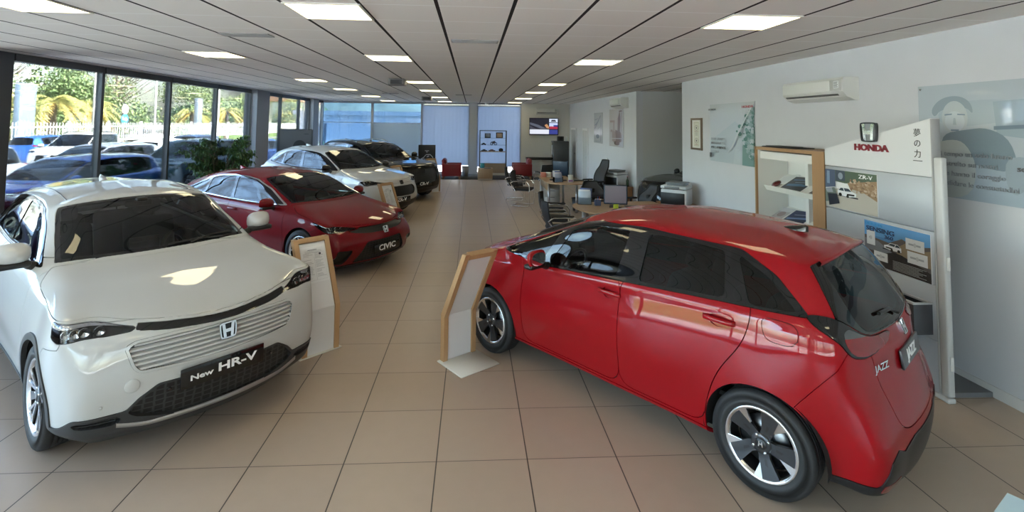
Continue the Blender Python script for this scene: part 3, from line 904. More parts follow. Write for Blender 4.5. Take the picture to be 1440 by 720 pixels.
def slats(car, zs, ymax, y0, name, m, parent, dx=.004, h=.012, bow=None, t=.012):
    """level bars across the nose that follow its plan curve"""
    for k, z in enumerate(zs):
        mb = MB(); P = []
        ym = ymax(z) if callable(ymax) else ymax
        for y in np.linspace(-ym, ym, 31):
            zz = z + (bow(y) if bow else 0)
            q = car.front(y, zz)
            if not q: continue
            x = q[0].x + dx
            P.append([(x - t, y, zz + h * .62), (x - .004, y, zz + h * .25), (x, y, zz - h * .30), (x - t, y, zz - h * .45)])
        mb.grid(P, smooth=False); mb.build(name, m, parent, fix=True)

def car_white_crossover():
    p = dict(ha=1.305, W=.90, x4=1.80, x12=-1.80, z0=.24, Rt=.342, Ra=.375, xd=(.86, .30, -.43, -.80, -1.02),
        FC=[(2.03, .17), (2.12, .25), (2.15, .42), (2.155, .58), (2.135, .775), (2.08, .868)],
        c3=[(.20, .69, .0), (.20, .745, .0), (.20, .78, 0), (.22, .785, .02), (.25, .765, .035), (.27, .70, .062)],
        RC=[(-2.02, .25), (-2.10, .31), (-2.14, .48), (-2.12, .68), (-2.10, .88), (-2.07, 1.0)],
        c13=[(.18, .66, .0), (.18, .70, .0), (.17, .74, 0), (.16, .74, 0), (.14, .72, .02), (.12, .69, .03)],
        sh=[(1.80, .915), (1.305, .95), (.86, .965), (.30, .99), (-.43, 1.02), (-1.02, 1.04), (-1.305, 1.04), (-1.80, 1.03)],
        tap=[(1.80, .032), (1.305, .01), (.9, .012), (0, 0), (-1.0, .0), (-1.3, .008), (-1.8, .07)],
        base={0: (.93, 0, 1.09), 3: (.90, .45, 1.095), 4: (.88, .57, 1.098), 5: (.865, .685, 1.10), 6: (.80, .76, 1.095), 7: (.26, .775, 1.10), 8: (-.44, .785, 1.13), 9: (-.82, .78, 1.155), 10: (-1.16, .765, 1.175), 11: (-1.46, .72, 1.20), 12: (-1.76, .62, 1.20), 13: (-1.90, .48, 1.12), 15: (-1.99, 0, 1.08)},
        roof={0: (.22, 0, 1.505), 3: (.205, .40, 1.49), 4: (.195, .48, 1.48), 5: (.185, .55, 1.47), 6: (.13, .605, 1.45), 7: (-.16, .615, 1.485), 8: (-.52, .615, 1.50), 9: (-.88, .605, 1.485), 10: (-1.20, .585, 1.455), 11: (-1.44, .55, 1.43), 12: (-1.60, .50, 1.415), 13: (-1.66, .42, 1.42), 15: (-1.72, 0, 1.46)},
        rc={0: (.14, 1.52), 5: (-.05, 1.545), 8: (-.52, 1.575), 11: (-1.25, 1.555), 15: (-1.69, 1.475)}, wb=.045, hb=.012, flare=.006, b4=1, b12=1)
    car = CarBody('crossover_car', p, (-3.33, 5.21), math.radians(-41.3), 'white crossover car with white slatted grille and black number plate at the window side', res=.9)
    wh = M_['white paint']
    carve_arches(car)
    cl = car.take(lambda S: np.maximum(arch_dist(car, S, .045), S.P[:, 2] - .86), .002)
    dlo = [(.80, 1.085), (.30, 1.085), (-.44, 1.115), (-1.16, 1.16), (-1.60, 1.205), (-1.48, 1.33), (-1.2, 1.43), (-.88, 1.468), (-.5, 1.485), (-.15, 1.468), (.08, 1.435), (.30, 1.35)]
    panes = [('f', [(.66, 1.11), (-.36, 1.14), (-.44, 1.455), (-.12, 1.44), (.10, 1.40), (.28, 1.32)], 'side glass'),
             ('r', [(-.49, 1.145), (-1.09, 1.185), (-1.12, 1.40), (-.90, 1.435), (-.54, 1.455)], 'privacy glass'),
             ('c', [(-1.18, 1.19), (-1.50, 1.22), (-1.42, 1.31), (-1.2, 1.39)], 'privacy glass')]
    ws = [(-.6, 7.08), (5.35, 7.08), (5.5, 8.0), (5.35, 8.9), (-.6, 8.94)]
    carve_glazing(car, dlo, panes, ws, [(12.3, 7.1), (12.5, 8.9), (15.9, 8.9), (15.9, 7.05), (13.2, 7.05)], umin=5.75, umax=11.95)
    # head lamps and the dark bar that joins them over the grille
    hl = car.take(lambda S: car.duv(S, [(1.84, 4.66), (1.84, 4.44), (2.5, 4.22), (3.4, 4.12), (4.05, 4.13), (4.22, 4.35), (4.30, 5.06), (3.6, 4.98), (2.6, 4.84)], .08), .004)
    L = lamp(car, hl, None, 'headlamp', depth=.06)
    for o, sg in zip(L, (1, -1)):
        drl = hl.cut(car.duv(hl, [(1.9, 4.72), (3.5, 4.72), (4.35, 4.80), (4.5, 5.2), (3.5, 5.0), (1.9, 5.0)]))[0]
        car.mk('daytime_light', drl, M_['lamp inner'], parent=o, off=-.006, skirt=.01, side='L' if sg > 0 else 'R')
        for u, v in ((2.65, 4.40), (3.05, 4.37), (3.4, 4.37), (3.75, 4.42)):
            q = Vector(car.at(u, v)); q.y *= sg
            b = MB(); b.lathe([(.0, -.01), (.030, .0), (.033, .018), (.028, .018), (.0, .006)], 16, frame(q + Vector((-.045, -.012 * sg, 0)), (0, 1, 0), (1, .25 * sg, .05)), cap=False)
            b.build('lamp_projector', M_['lamp inner'], o)
    bar = car.take(lambda S: car.duv(S, [(-.6, 4.78), (1.82, 4.82), (1.84, 4.66), (1.84, 4.44), (1.2, 4.36), (-.6, 4.30)]), .003)
    car.mk('front_bar', bar, M_['gloss black'], off=-.004, skirt=.02)
    # grille
    gp = [(-.3, .808), (.30, .805), (.52, .79), (.575, .76), (.535, .625), (.50, .59), (-.3, .575)]
    gr = car.take(lambda S: car.dyz(S, gp, .02, xmin=1.3), .002)
    fr, inn = gr.cut(-(car.dyz(gr, gp, .02, xmin=1.3) + .016))
    grille = car.mk('grille', inn, M_['black trim'], off=-.035, skirt=-.035)
    car.mk('grille_frame', fr, wh, parent=grille, off=.004, skirt=.03)
    zz = [.602 + .0295 * i for i in range(7)]
    slats(car, zz, lambda z: np.interp(z, [.59, .625, .745, .80], [.49, .525, .562, .50]), 0, 'grille_slat', wh, grille, dx=-.004, h=.0215, bow=lambda y: -.02 * (abs(y) / .55) ** 2, t=.025)
    # lower intake, chin, silver strip
    ip = [(-.3, .505), (.40, .505), (.50, .44), (.56, .375), (.80, .368), (.84, .30), (.99, .285), (.99, .05), (-.3, .05)]
    it = car.take(lambda S: np.maximum(car.dyz(S, ip, .015, xmin=1.0), arch_dist(car, S, .05) * -1 if False else S.P[:, 0] * -1 + 1.4), .002)
    mesh_, rest = it.cut(np.maximum(car.dyz(it, [(-.3, .495), (.39, .495), (.49, .43), (.55, .36), (.50, .325), (.30, .275), (-.3, .27)], .01), -9))
    fog, rest = rest.cut(car.dyz(rest, [(.585, .36), (.79, .353), (.80, .315), (.62, .30), (.57, .32)], .02))
    chin = car.mk('lower_bumper', rest, M_['grey trim'], off=.008, skirt=.03)
    car.mk('intake_mesh', mesh_, honeycomb(), parent=chin, off=-.02, skirt=-.02)
    for sd in 'LR': car.mk('corner_vent', fog, M_['black trim'], parent=chin, off=-.03, skirt=-.03, side=sd)
    for sg in (1, -1):
        for z in (.325, .342):
            mb = MB(); pts = []
            for y in np.linspace(.60, .78, 6):
                q = car.front(y, z); pts.append((q[0].x - .012, sg * y, z))
            mb.tube(pts, .005, 6); mb.build('corner_vent_slat', M_['black trim'], chin)
    mb = MB(); P = []
    for y in np.linspace(-.60, .60, 41):
        z = .262 + .035 * max(0, (abs(y) - .42) / .18) ** 1.5; q = car.front(y, z)
        P.append([(q[0].x + .006, y, z + .014), (q[0].x + .016, y, z + .010), (q[0].x + .014, y, z - .014), (q[0].x - .02, y, z - .026)])
    mb.grid(P); mb.build('skid_strip', M_['silver trim'], chin, fix=True)
    # bonnet, doors, bumpers
    car.mk('bonnet', car.take(lambda S: car.duv(S, [(-.6, 5.0), (2.2, 5.0), (3.6, 5.06), (4.3, 5.10), (5.0, 5.22), (5.5, 5.6), (5.45, 6.94), (-.6, 6.96)], .3), .005), wh, skirt=.03)
    carve_doors(car, [[(.86, .335), (.90, .6), (.86, .97), (.90, 1.14), (-.40, 1.16), (-.40, .335)], [(-.40, .335), (-.40, 1.2), (-1.17, 1.2), (-1.20, 1.05), (-1.10, .85), (-.98, .62), (-.93, .335)]], wh, smooth=.1)
    fb = car.take(lambda S: car.dxz(S, [(1.2, .05), (1.45, .62), (1.62, .76), (1.80, .78), (1.82, .905), (3, .90), (3, .05)], 0, -.1), .004)
    b = car.mk('front_bumper', fb, wh, skirt=.025)
    tl = car.take(lambda S: car.duv(S, [(11.7, 5.2), (12.4, 5.0), (13.4, 4.9), (15.9, 4.95), (15.9, 5.5), (13.2, 5.6), (12.0, 5.9)], .2), .004)
    car.mk('tail_lamp', tl, M_['lamp red'], skirt=.02)
    rb = car.take(lambda S: car.dxz(S, [(-1.2, .05), (-1.5, .62), (-1.8, .80), (-3, .80), (-3, .05)], 0, -.1), .004)
    car.mk('rear_bumper', rb, wh, skirt=.025)
    sk = car.take(lambda S: np.maximum(S.P[:, 2] - .33, np.abs(S.P[:, 0]) - 1.1), .003)
    car.pair('side_sill', sk, M_['grey trim'], off=.006, skirt=.02)
    for q in cl.cut(cl.P[:, 0]): car.pair('wheel_arch_trim', q, M_['grey trim'], off=.008, skirt=.03)
    car.mk('body_shell', car.body, wh, skirt=.012)
    mirrors(car, .66,   .935, 1.19, wh, sx=.12, sy=.12, sz=.085)
    wheels(car, .342, .245, .215, .893 - .02, 'twin')
    handles(car, [(-.25, 1.0), (-1.12, 1.30)][:1], wh)
    fin(car, -.95, wh, .20)
    # roof joints
    for sg in (1, -1):
        pts = []
        for x in np.linspace(.05, -1.45, 30):
            q = car.top(x, sg * .50); pts.append(q[0] + Vector((0, 0, .0005)))
        mb = MB(); mb.tube(pts, .005, 6); mb.build('roof_moulding', M_['grey trim'], car.root)
    # badge, plate, tow cover, sensor
    q = car.front(0, .735); M = frame(q[0] + Vector((.006, 0, 0)), (0, 1, 0), q[1]); emblem('emblem', M, .118, grille, backing='gloss black')
    q = car.front(-.02, .50); M = frame(q[0] + Vector((.012, 0, 0)), (0, 1, 0), (1, 0, .03)); plate(car, M, .555, .13, 'HR-V', .076, 'New', sx=1.55)
    for y, z, r in ((-.535, .525, .042), (-.68, .43, .010), (.0, .44, .011), (.34, .45, .011), (-.34, .45, .011)):
        q = car.front(y, z)
        mb = MB(); mb.lathe([(r, -.004), (r, .003), (r * .9, .005), (0, .005)], 24, frame(q[0], (0, 1, 0), q[1])); mb.build('tow_cover' if r > .03 else 'parking_sensor', wh if z > .43 and r > .03 or y == -.68 else M_['gloss black'], b)
    wiper(car, [(3.4, 7.12), (1.6, 7.2), (.2, 7.16)], parent=car.windscreen, off=.006)
    wiper(car, [(1.2, 7.12), (2.6, 7.24), (4.4, 7.24)], parent=car.windscreen, off=.006)
    interior(car, xd=.42, zd=1.01, ww=.68, seats=(-.45, -1.15), zs=.62)
    underbody(car)
    return car
# ------------------------------------------------------------------ the rest of the row along the windows
mat('deep red paint', (.18, .0004, .0045), .5, coat=.7)
mat('black paint', (.004, .005, .007), .5, coat=.75)
mat('pearl paint', (.54, .55, .55), .5, coat=1.)

def finish_car(car, paint, doors, plate_txt, plate_z, badge_z, mir, wh, hl, hood, fbx, seats, xd, zd, tl, trim='black trim', mcol=None, badge='chrome', plate_w=.50, plate_y=0., txt=.085, fin_x=-1.0, hand=(), tsx=1.3):
    """parts every car of the row shares"""
    car.mk('bonnet', car.take(lambda S: car.duv(S, hood, .3), .006), paint, skirt=.03)
    carve_doors(car, doors, paint, smooth=.1)
    fb = car.take(lambda S: car.dxz(S, fbx, 0, -.1), .004); b = car.mk('front_bumper', fb, paint, skirt=.025)
    if tl:
        t = car.take(lambda S: car.duv(S, tl, .2), .004); car.mk('tail_lamp', t, M_['lamp red'], skirt=.02)
    car.mk('body_shell', car.body, paint, skirt=.012)
    mirrors(car, *mir[:3], mcol or paint, sx=mir[3], sy=mir[4], sz=mir[5])
    wheels(car, *wh)
    handles(car, hand, paint)
    q = car.front(0, badge_z); emblem('emblem', frame(q[0] + Vector((.006, 0, 0)), (0, 1, 0), q[1]), .11, b, ring=badge, backing='gloss black')
    q = car.front(plate_y, plate_z); plate(car, frame(q[0] + Vector((.014, 0, 0)), (0, 1, 0), (1, 0, .02)), plate_w, .12, plate_txt, txt, sx=tsx)
    wiper(car, [(3.4, 7.12), (1.6, 7.2), (.2, 7.16)], parent=car.windscreen, off=.006)
    wiper(car, [(1.2, 7.12), (2.6, 7.24), (4.4, 7.24)], parent=car.windscreen, off=.006)
    interior(car, xd=xd, zd=zd, ww=.66, seats=seats, zs=zd - .38)
    underbody(car)
    return b

def car_red_liftback():
    p = dict(ha=1.3675, W=.90, x4=1.86, x12=-1.86, z0=.19, Rt=.325, Ra=.358, xd=(1.0, .34, -.36, -.75, -1.08),
        FC=[(2.06, .14), (2.15, .19), (2.20, .33), (2.215, .48), (2.18, .61), (2.11, .70)],
        c3=[(.19, .66, .0), (.18, .74, 0), (.17, .80, 0), (.19, .79, .0), (.23, .75, .015), (.27, .69, .03)],
        RC=[(-2.16, .22), (-2.26, .28), (-2.31, .45), (-2.29, .65), (-2.25, .85), (-2.22, .97)],
        c13=[(.20, .64, .0), (.20, .70, .0), (.2, .74, 0), (.2, .74, 0), (.18, .71, .0), (.16, .66, .01)],
        sh=[(1.86, .725), (1.3675, .80), (1.0, .825), (.34, .86), (-.36, .885), (-1.08, .915), (-1.3675, .92), (-1.86, .93)],
        tap=[(1.86, .045), (1.3675, .008), (.9, .015), (0, 0), (-1.0, .0), (-1.3, .004), (-1.86, .05)],
        base={0: (1.10, 0, .955), 3: (1.06, .45, .96), 4: (1.04, .57, .962), 5: (1.02, .67, .962), 6: (.93, .76, .955), 7: (.32, .79, .945), 8: (-.36, .80, .96), 9: (-.80, .795, .975), 10: (-1.22, .78, .995), 11: (-1.58, .735, 1.02), 12: (-1.92, .65, 1.03), 13: (-2.08, .5, 1.04), 15: (-2.16, 0, 1.05)},
        roof={0: (.22, 0, 1.345), 3: (.20, .40, 1.332), 4: (.18, .48, 1.325), 5: (.16, .535, 1.315), 6: (.09, .58, 1.30), 7: (-.18, .595, 1.335), 8: (-.5, .595, 1.345), 9: (-.86, .585, 1.325), 10: (-1.22, .56, 1.275), 11: (-1.5, .52, 1.205), 12: (-1.7, .46, 1.17), 13: (-1.8, .40, 1.18), 15: (-1.9, 0, 1.21)},
        rc={0: (.1, 1.365), 5: (-.08, 1.385), 8: (-.5, 1.412), 11: (-1.3, 1.34), 15: (-1.86, 1.225)}, wb=.05, hb=.012, flare=.012)
    car = CarBody('liftback_car', p, (-3.17, 9.02), math.radians(-31.4), 'dark red low liftback car parked right behind the white crossover', res=1.1, group=None)
    R_ = M_['deep red paint']
    carve_arches(car)
    dlo = [(.95, .948), (.33, .930), (-.36, .945), (-1.22, .985), (-1.72, 1.04), (-1.5, 1.14), (-1.22, 1.245), (-.86, 1.302), (-.5, 1.325), (-.18, 1.315), (.08, 1.28), (.45, 1.16)]
    panes = [('f', [(.66, .965), (-.31, .975), (-.40, 1.295), (-.12, 1.285), (.10, 1.235)], 'side glass'), ('r', [(-.37, .98), (-1.06, 1.01), (-1.12, 1.235), (-.86, 1.275), (-.47, 1.297)], 'side glass'), ('c', [(-1.13, 1.02), (-1.60, 1.045), (-1.45, 1.12), (-1.19, 1.215)], 'side glass')]
    carve_glazing(car, dlo, panes, [(-.6, 7.08), (5.35, 7.08), (5.5, 8.0), (5.35, 8.9), (-.6, 8.94)], [(12.3, 7.1), (12.5, 8.9), (15.9, 8.9), (15.9, 7.05), (13.2, 7.05)], umin=5.8, umax=11.95, rail='chrome')
    hl = car.take(lambda S: car.duv(S, [(1.55, 4.66), (1.7, 4.45), (2.6, 4.18), (3.4, 4.12), (4.1, 4.30), (4.55, 4.85), (4.62, 5.12), (4.1, 5.0), (3.2, 4.9)], .1), .004)
    L = lamp(car, hl, None, 'headlamp')
    for o, sg in zip(L, 'LR'):
        d = hl.cut(np.minimum(car.duv(hl, [(2.0, 4.75), (3.4, 4.82), (4.3, 4.96), (4.62, 5.2), (3.2, 5.0)]), car.duv(hl, [(3.5, 4.18), (3.62, 4.2), (3.95, 4.95), (3.75, 4.95)])))[0]
        car.mk('daytime_light', d, M_['lamp inner'], parent=o, off=-.004, skirt=.01, side=sg)
        for u, v in ((2.5, 4.5), (2.85, 4.5), (3.2, 4.5)):
            q = Vector(car.at(u, v)); q.y *= 1 if sg == 'L' else -1
            bb = MB(); bb.lathe([(0, -.01), (.026, 0), (.03, .018), (.024, .018), (0, .004)], 14, frame(q + Vector((-.05, 0, 0)), (0, 1, 0), (1, 0, .05)), cap=False); bb.build('lamp_projector', M_['lamp inner'], o)
    up = car.take(lambda S: car.duv(S, [(-.6, 4.82), (1.5, 4.70), (1.62, 4.45), (2.4, 4.16), (1.2, 3.85), (-.6, 3.78)], .1), .003)
    car.mk('upper_grille', up, M_['black trim'], off=-.012, skirt=.02)
    lo = car.take(lambda S: car.dyz(S, [(-.3, .475), (.36, .475), (.56, .20), (-.3, .20)], .03, xmin=1.3), .003)
    lg = car.mk('lower_grille', lo, honeycomb(), off=-.03, skirt=-.03)
    si = car.take(lambda S: car.dyz(S, [(.58, .39), (.80, .405), (.82, .215), (.70, .20)], .03, xmin=1.3), .003)
    for o in car.pair('side_intake', si, M_['black trim'], off=-.03, skirt=-.03): pass
    ch = car.take(lambda S: np.maximum(car.dyz(S, [(-.3, .178), (.9, .178), (.9, .02), (-.3, .02)], 0, xmin=1.3), -9), .003)
    car.mk('splitter', ch, M_['black trim'], off=.012, skirt=.02)
    sk = car.take(lambda S: np.maximum(S.P[:, 2] - .235, np.abs(S.P[:, 0]) - 1.05), .003); car.pair('side_sill', sk, R_, off=.006, skirt=.02)
    finish_car(car, R_, [[(.98, .255), (1.0, .5), (.96, .8), (.98, 1.0), (-.33, 1.02), (-.33, .255)], [(-.33, .255), (-.33, 1.04), (-1.18, 1.04), (-1.2, .9), (-1.1, .72), (-1.02, .5), (-.98, .255)]],
        'CIVIC', .345, .60, (.70, .955, .985, .11, .115, .075), (.325, .235, .215, .885, 'y'), None,
        [(-.6, 4.96), (1.6, 4.96), (3.2, 5.04), (4.3, 5.2), (5.2, 5.5), (5.4, 6.94), (-.6, 6.96)], [(1.2, .02), (1.45, .60), (1.72, .70), (3, .72), (3, .02)], (-.40, -1.2), .56, .89,
        [(12.0, 5.2), (13.2, 5.1), (15.9, 5.1), (15.9, 5.8), (13.2, 5.8), (12.2, 5.9)], plate_w=.56, plate_y=.02, txt=.115, hand=[(-.20, .82), (-1.05, .85)])
    fin(car, -1.22, R_, .2)
    return car

def car_white_suv():
    p = dict(ha=1.3275, W=.92, x4=1.80, x12=-1.85, z0=.25, Rt=.345, Ra=.382, xd=(.92, .30, -.40, -.80, -1.04),
        FC=[(2.04, .20), (2.12, .27), (2.17, .42), (2.185, .60), (2.16, .78), (2.10, .895)],
        c3=[(.22, .66, .03), (.22, .73, 0), (.22, .78, 0), (.24, .78, .0), (.28, .75, .01), (.30, .69, .025)],
        RC=[(-2.2, .27), (-2.28, .33), (-2.32, .5), (-2.30, .7), (-2.27, .9), (-2.23, 1.02)],
        c13=[(.18, .66, .0), (.18, .72, .0), (.17, .76, 0), (.16, .76, 0), (.14, .74, .02), (.12, .70, .03)],
        sh=[(1.80, .90), (1.3275, .96), (.92, .98), (.30, 1.0), (-.40, 1.02), (-1.04, 1.045), (-1.3275, 1.05), (-1.85, 1.04)],
        tap=[(1.80, .045), (1.3275, .008), (.9, .012), (0, 0), (-1.0, .0), (-1.3, .004), (-1.85, .06)],
        base={0: (1.00, 0, 1.085), 3: (.97, .45, 1.09), 4: (.95, .57, 1.095), 5: (.93, .68, 1.095), 6: (.85, .765, 1.09), 7: (.28, .80, 1.09), 8: (-.42, .81, 1.11), 9: (-.82, .805, 1.13), 10: (-1.20, .79, 1.15), 11: (-1.54, .745, 1.19), 12: (-1.86, .65, 1.22), 13: (-2.05, .5, 1.15), 15: (-2.14, 0, 1.12)},
        roof={0: (.24, 0, 1.525), 3: (.22, .40, 1.512), 4: (.20, .49, 1.505), 5: (.18, .55, 1.49), 6: (.11, .605, 1.475), 7: (-.18, .625, 1.515), 8: (-.54, .625, 1.53), 9: (-.92, .615, 1.515), 10: (-1.28, .59, 1.475), 11: (-1.56, .555, 1.42), 12: (-1.74, .50, 1.40), 13: (-1.82, .42, 1.41), 15: (-1.9, 0, 1.46)},
        rc={0: (.16, 1.545), 5: (-.03, 1.57), 8: (-.52, 1.605), 11: (-1.35, 1.575), 15: (-1.87, 1.475)}, wb=.045, hb=.012, flare=.006)
    car = CarBody('suv_car', p, (-3.40, 13.148), math.radians(-34.1), 'white sport utility car with black oval grille parked behind the red liftback', res=1.3)
    W_ = M_['pearl paint']
    carve_arches(car)
    cl = car.take(lambda S: np.maximum(arch_dist(car, S, .05), S.P[:, 2] - .86), .002)
    dlo = [(.88, 1.08), (.30, 1.072), (-.42, 1.095), (-1.20, 1.14), (-1.72, 1.20), (-1.58, 1.33), (-1.28, 1.445), (-.92, 1.49), (-.54, 1.508), (-.18, 1.493), (.10, 1.455), (.42, 1.34)]
    panes = [('f', [(.68, 1.10), (-.34, 1.12), (-.42, 1.475), (-.10, 1.465), (.12, 1.41)], 'side glass'), ('r', [(-.44, 1.125), (-1.10, 1.16), (-1.15, 1.42), (-.90, 1.455), (-.52, 1.478)], 'side glass'), ('c', [(-1.18, 1.17), (-1.58, 1.21), (-1.50, 1.31), (-1.22, 1.405)], 'side glass')]
    carve_glazing(car, dlo, panes, [(-.6, 7.08), (5.35, 7.08), (5.5, 8.0), (5.35, 8.9), (-.6, 8.94)], [(12.3, 7.1), (12.5, 8.9), (15.9, 8.9), (15.9, 7.05), (13.2, 7.05)], umin=5.8, umax=11.95)
    hl = car.take(lambda S: car.duv(S, [(1.55, 4.52), (1.65, 4.38), (2.6, 4.12), (3.4, 4.05), (3.9, 4.3), (4.35, 4.85), (4.2, 4.98), (3.2, 4.86)], .1), .004)
    L = lamp(car, hl, None, 'headlamp')
    for o, sg in zip(L, 'LR'):
        d = hl.cut(np.minimum(car.duv(hl, [(1.6, 4.30), (2.6, 4.10), (3.4, 4.02), (3.4, 4.12), (2.6, 4.22), (1.7, 4.42)]), car.duv(hl, [(3.45, 4.1), (3.62, 4.12), (4.15, 4.9), (3.95, 4.93)])))[0]
        car.mk('daytime_light', d, M_['lamp inner'], parent=o, off=-.004, skirt=.01, side=sg)
        for u, v in ((2.3, 4.45), (2.7, 4.45), (3.1, 4.45)):
            q = Vector(car.at(u, v)); q.y *= 1 if sg == 'L' else -1
            bb = MB(); bb.lathe([(0, -.01), (.026, 0), (.03, .018), (.024, .018), (0, .004)], 12, frame(q + Vector((-.05, 0, 0)), (0, 1, 0), (1, 0, .05)), cap=False); bb.build('lamp_projector', M_['lamp inner'], o)
    g = car.take(lambda S: car.dyz(S, [(-.3, .76), (.46, .755), (.60, .66), (.52, .53), (-.3, .52)], .09, xmin=1.3), .003)
    car.mk('grille', g, honeycomb(), off=-.03, skirt=-.03)
    lo = car.take(lambda S: np.maximum(car.dyz(S, [(-.3, .40), (.60, .40), (.72, .43), (.95, .42), (.99, .05), (-.3, .05)], .03, xmin=1.0), 1.42 - S.P[:, 0]), .003)
    car.mk('lower_bumper', lo, M_['black trim'], off=.004, skirt=.02)
    sk = car.take(lambda S: np.maximum(S.P[:, 2] - .34, np.abs(S.P[:, 0]) - 1.1), .003); car.pair('side_sill', sk, M_['black trim'], off=.006, skirt=.02)
    for q in cl.cut(cl.P[:, 0]): car.pair('wheel_arch_trim', q, M_['black trim'], off=.008, skirt=.03)
    finish_car(car, W_, [[(.90, .345), (.94, .6), (.90, .97), (.92, 1.12), (-.39, 1.14), (-.39, .345)], [(-.39, .345), (-.39, 1.16), (-1.16, 1.18), (-1.2, 1.05), (-1.1, .85), (-1.0, .62), (-.95, .345)]],
        'ZR-V', .44, .835, (.70, .965, 1.14, .11, .115, .08), (.345, .25, .215, .905, 'y'), None,
        [(-.6, 5.02), (1.6, 5.0), (3.2, 5.04), (4.3, 5.2), (5.2, 5.5), (5.4, 6.94), (-.6, 6.96)], [(1.2, .05), (1.45, .62), (1.70, .80), (3, .86), (3, .05)], (-.42, -1.2), .48, 1.0,
        [(11.9, 5.3), (13.2, 5.0), (14.6, 5.0), (14.6, 5.6), (13.2, 5.8), (12.2, 6.0)], mcol=M_['gloss black'], badge='gunmetal', plate_w=.58, plate_y=-.02, txt=.11, hand=[(-.24, 1.0)])
    fin(car, -1.15, W_, .2)
    return car

def car_black_suv():
    p = dict(ha=1.35, W=.935, x4=1.86, x12=-1.88, z0=.25, Rt=.36, Ra=.40, xd=(.92, .28, -.44, -.84, -1.06),
        FC=[(2.12, .22), (2.2, .29), (2.24, .45), (2.25, .65), (2.235, .85), (2.18, .985)],
        c3=[(.20, .70, .03), (.2, .77, 0), (.2, .81, 0), (.21, .81, .0), (.24, .78, .01), (.26, .73, .02)],
        RC=[(-2.26, .27), (-2.34, .33), (-2.38, .5), (-2.36, .7), (-2.33, .9), (-2.3, 1.05)],
        c13=[(.16, .68, .0), (.16, .74, .0), (.15, .78, 0), (.14, .78, 0), (.12, .76, .02), (.11, .72, .03)],
        sh=[(1.86, .98), (1.35, 1.03), (.92, 1.045), (.28, 1.05), (-.44, 1.06), (-1.06, 1.075), (-1.35, 1.08), (-1.88, 1.07)],
        tap=[(1.86, .035), (1.35, .006), (.9, .012), (0, 0), (-1.0, .0), (-1.3, .004), (-1.88, .05)],
        base={0: (1.02, 0, 1.13), 3: (.99, .47, 1.135), 4: (.97, .59, 1.14), 5: (.95, .70, 1.14), 6: (.86, .785, 1.135), 7: (.28, .815, 1.13), 8: (-.46, .825, 1.14), 9: (-.88, .82, 1.15), 10: (-1.26, .81, 1.165), 11: (-1.64, .77, 1.18), 12: (-2.0, .69, 1.2), 13: (-2.17, .54, 1.16), 15: (-2.24, 0, 1.14)},
        roof={0: (.26, 0, 1.57), 3: (.24, .42, 1.56), 4: (.22, .51, 1.55), 5: (.20, .575, 1.54), 6: (.13, .63, 1.525), 7: (-.18, .65, 1.57), 8: (-.56, .655, 1.59), 9: (-.96, .65, 1.585), 10: (-1.36, .635, 1.565), 11: (-1.7, .61, 1.535), 12: (-1.94, .57, 1.51), 13: (-2.02, .48, 1.52), 15: (-2.1, 0, 1.56)},
        rc={0: (.18, 1.595), 5: (-.02, 1.62), 8: (-.54, 1.655), 11: (-1.5, 1.635), 15: (-2.06, 1.575)}, wb=.045, hb=.012, flare=.006)
    car = CarBody('suv_car', p, (-3.03, 16.165), math.radians(-42.), 'large black sport utility car at the far end of the row by the windows', res=1.4)
    B_ = M_['black paint']
    carve_arches(car)
    dlo = [(.88, 1.125), (.28, 1.115), (-.46, 1.125), (-1.26, 1.15), (-1.86, 1.18), (-1.74, 1.43), (-1.36, 1.53), (-.96, 1.56), (-.56, 1.565), (-.18, 1.548), (.12, 1.50), (.45, 1.37)]
    panes = [('f', [(.68, 1.15), (-.38, 1.16), (-.44, 1.53), (-.10, 1.52), (.14, 1.46)], 'side glass'), ('r', [(-.48, 1.16), (-1.18, 1.175), (-1.2, 1.51), (-.95, 1.53), (-.54, 1.535)], 'side glass'), ('c', [(-1.28, 1.19), (-1.74, 1.21), (-1.66, 1.40), (-1.3, 1.49)], 'side glass')]
    carve_glazing(car, dlo, panes, [(-.6, 7.08), (5.35, 7.08), (5.5, 8.0), (5.35, 8.9), (-.6, 8.94)], [(12.3, 7.1), (12.5, 8.9), (15.9, 8.9), (15.9, 7.05), (13.2, 7.05)], umin=5.8, umax=11.95)
    hl = car.take(lambda S: car.duv(S, [(1.9, 4.70), (1.95, 4.5), (2.8, 4.35), (3.6, 4.3), (4.2, 4.45), (4.4, 4.9), (3.2, 4.88)], .1), .004)
    lamp(car, hl, None, 'headlamp')
    g = car.take(lambda S: car.dyz(S, [(-.3, .93), (.58, .92), (.66, .78), (.60, .52), (-.3, .50)], .05, xmin=1.3), .003)
    gr = car.mk('grille', g, honeycomb(), off=-.03, skirt=-.03)
    lo = car.take(lambda S: np.maximum(car.dyz(S, [(-.3, .36), (.55, .36), (.95, .42), (.99, .05), (-.3, .05)], .03, xmin=1.0), 1.44 - S.P[:, 0]), .003)
    car.mk('lower_bumper', lo, M_['black trim'], off=.004, skirt=.02)
    finish_car(car, B_, [[(.92, .36), (.95, .6), (.92, 1.0), (.94, 1.16), (-.42, 1.18), (-.42, .36)], [(-.42, .36), (-.42, 1.2), (-1.26, 1.2), (-1.28, 1.05), (-1.15, .85), (-1.04, .62), (-1.0, .36)]],
        'CR-V', .48, .84, (.70, .985, 1.20, .11, .12, .085), (.36, .255, .225, .92, 'y'), None,
        [(-.6, 5.02), (1.6, 5.0), (3.2, 5.04), (4.3, 5.2), (5.2, 5.5), (5.4, 6.94), (-.6, 6.96)], [(1.2, .05), (1.45, .66), (1.75, .86), (3, .95), (3, .05)], (-.42, -1.25), .50, 1.03, None, badge='gunmetal', plate_w=.56, txt=.115, hand=[(-.26, 1.0)])
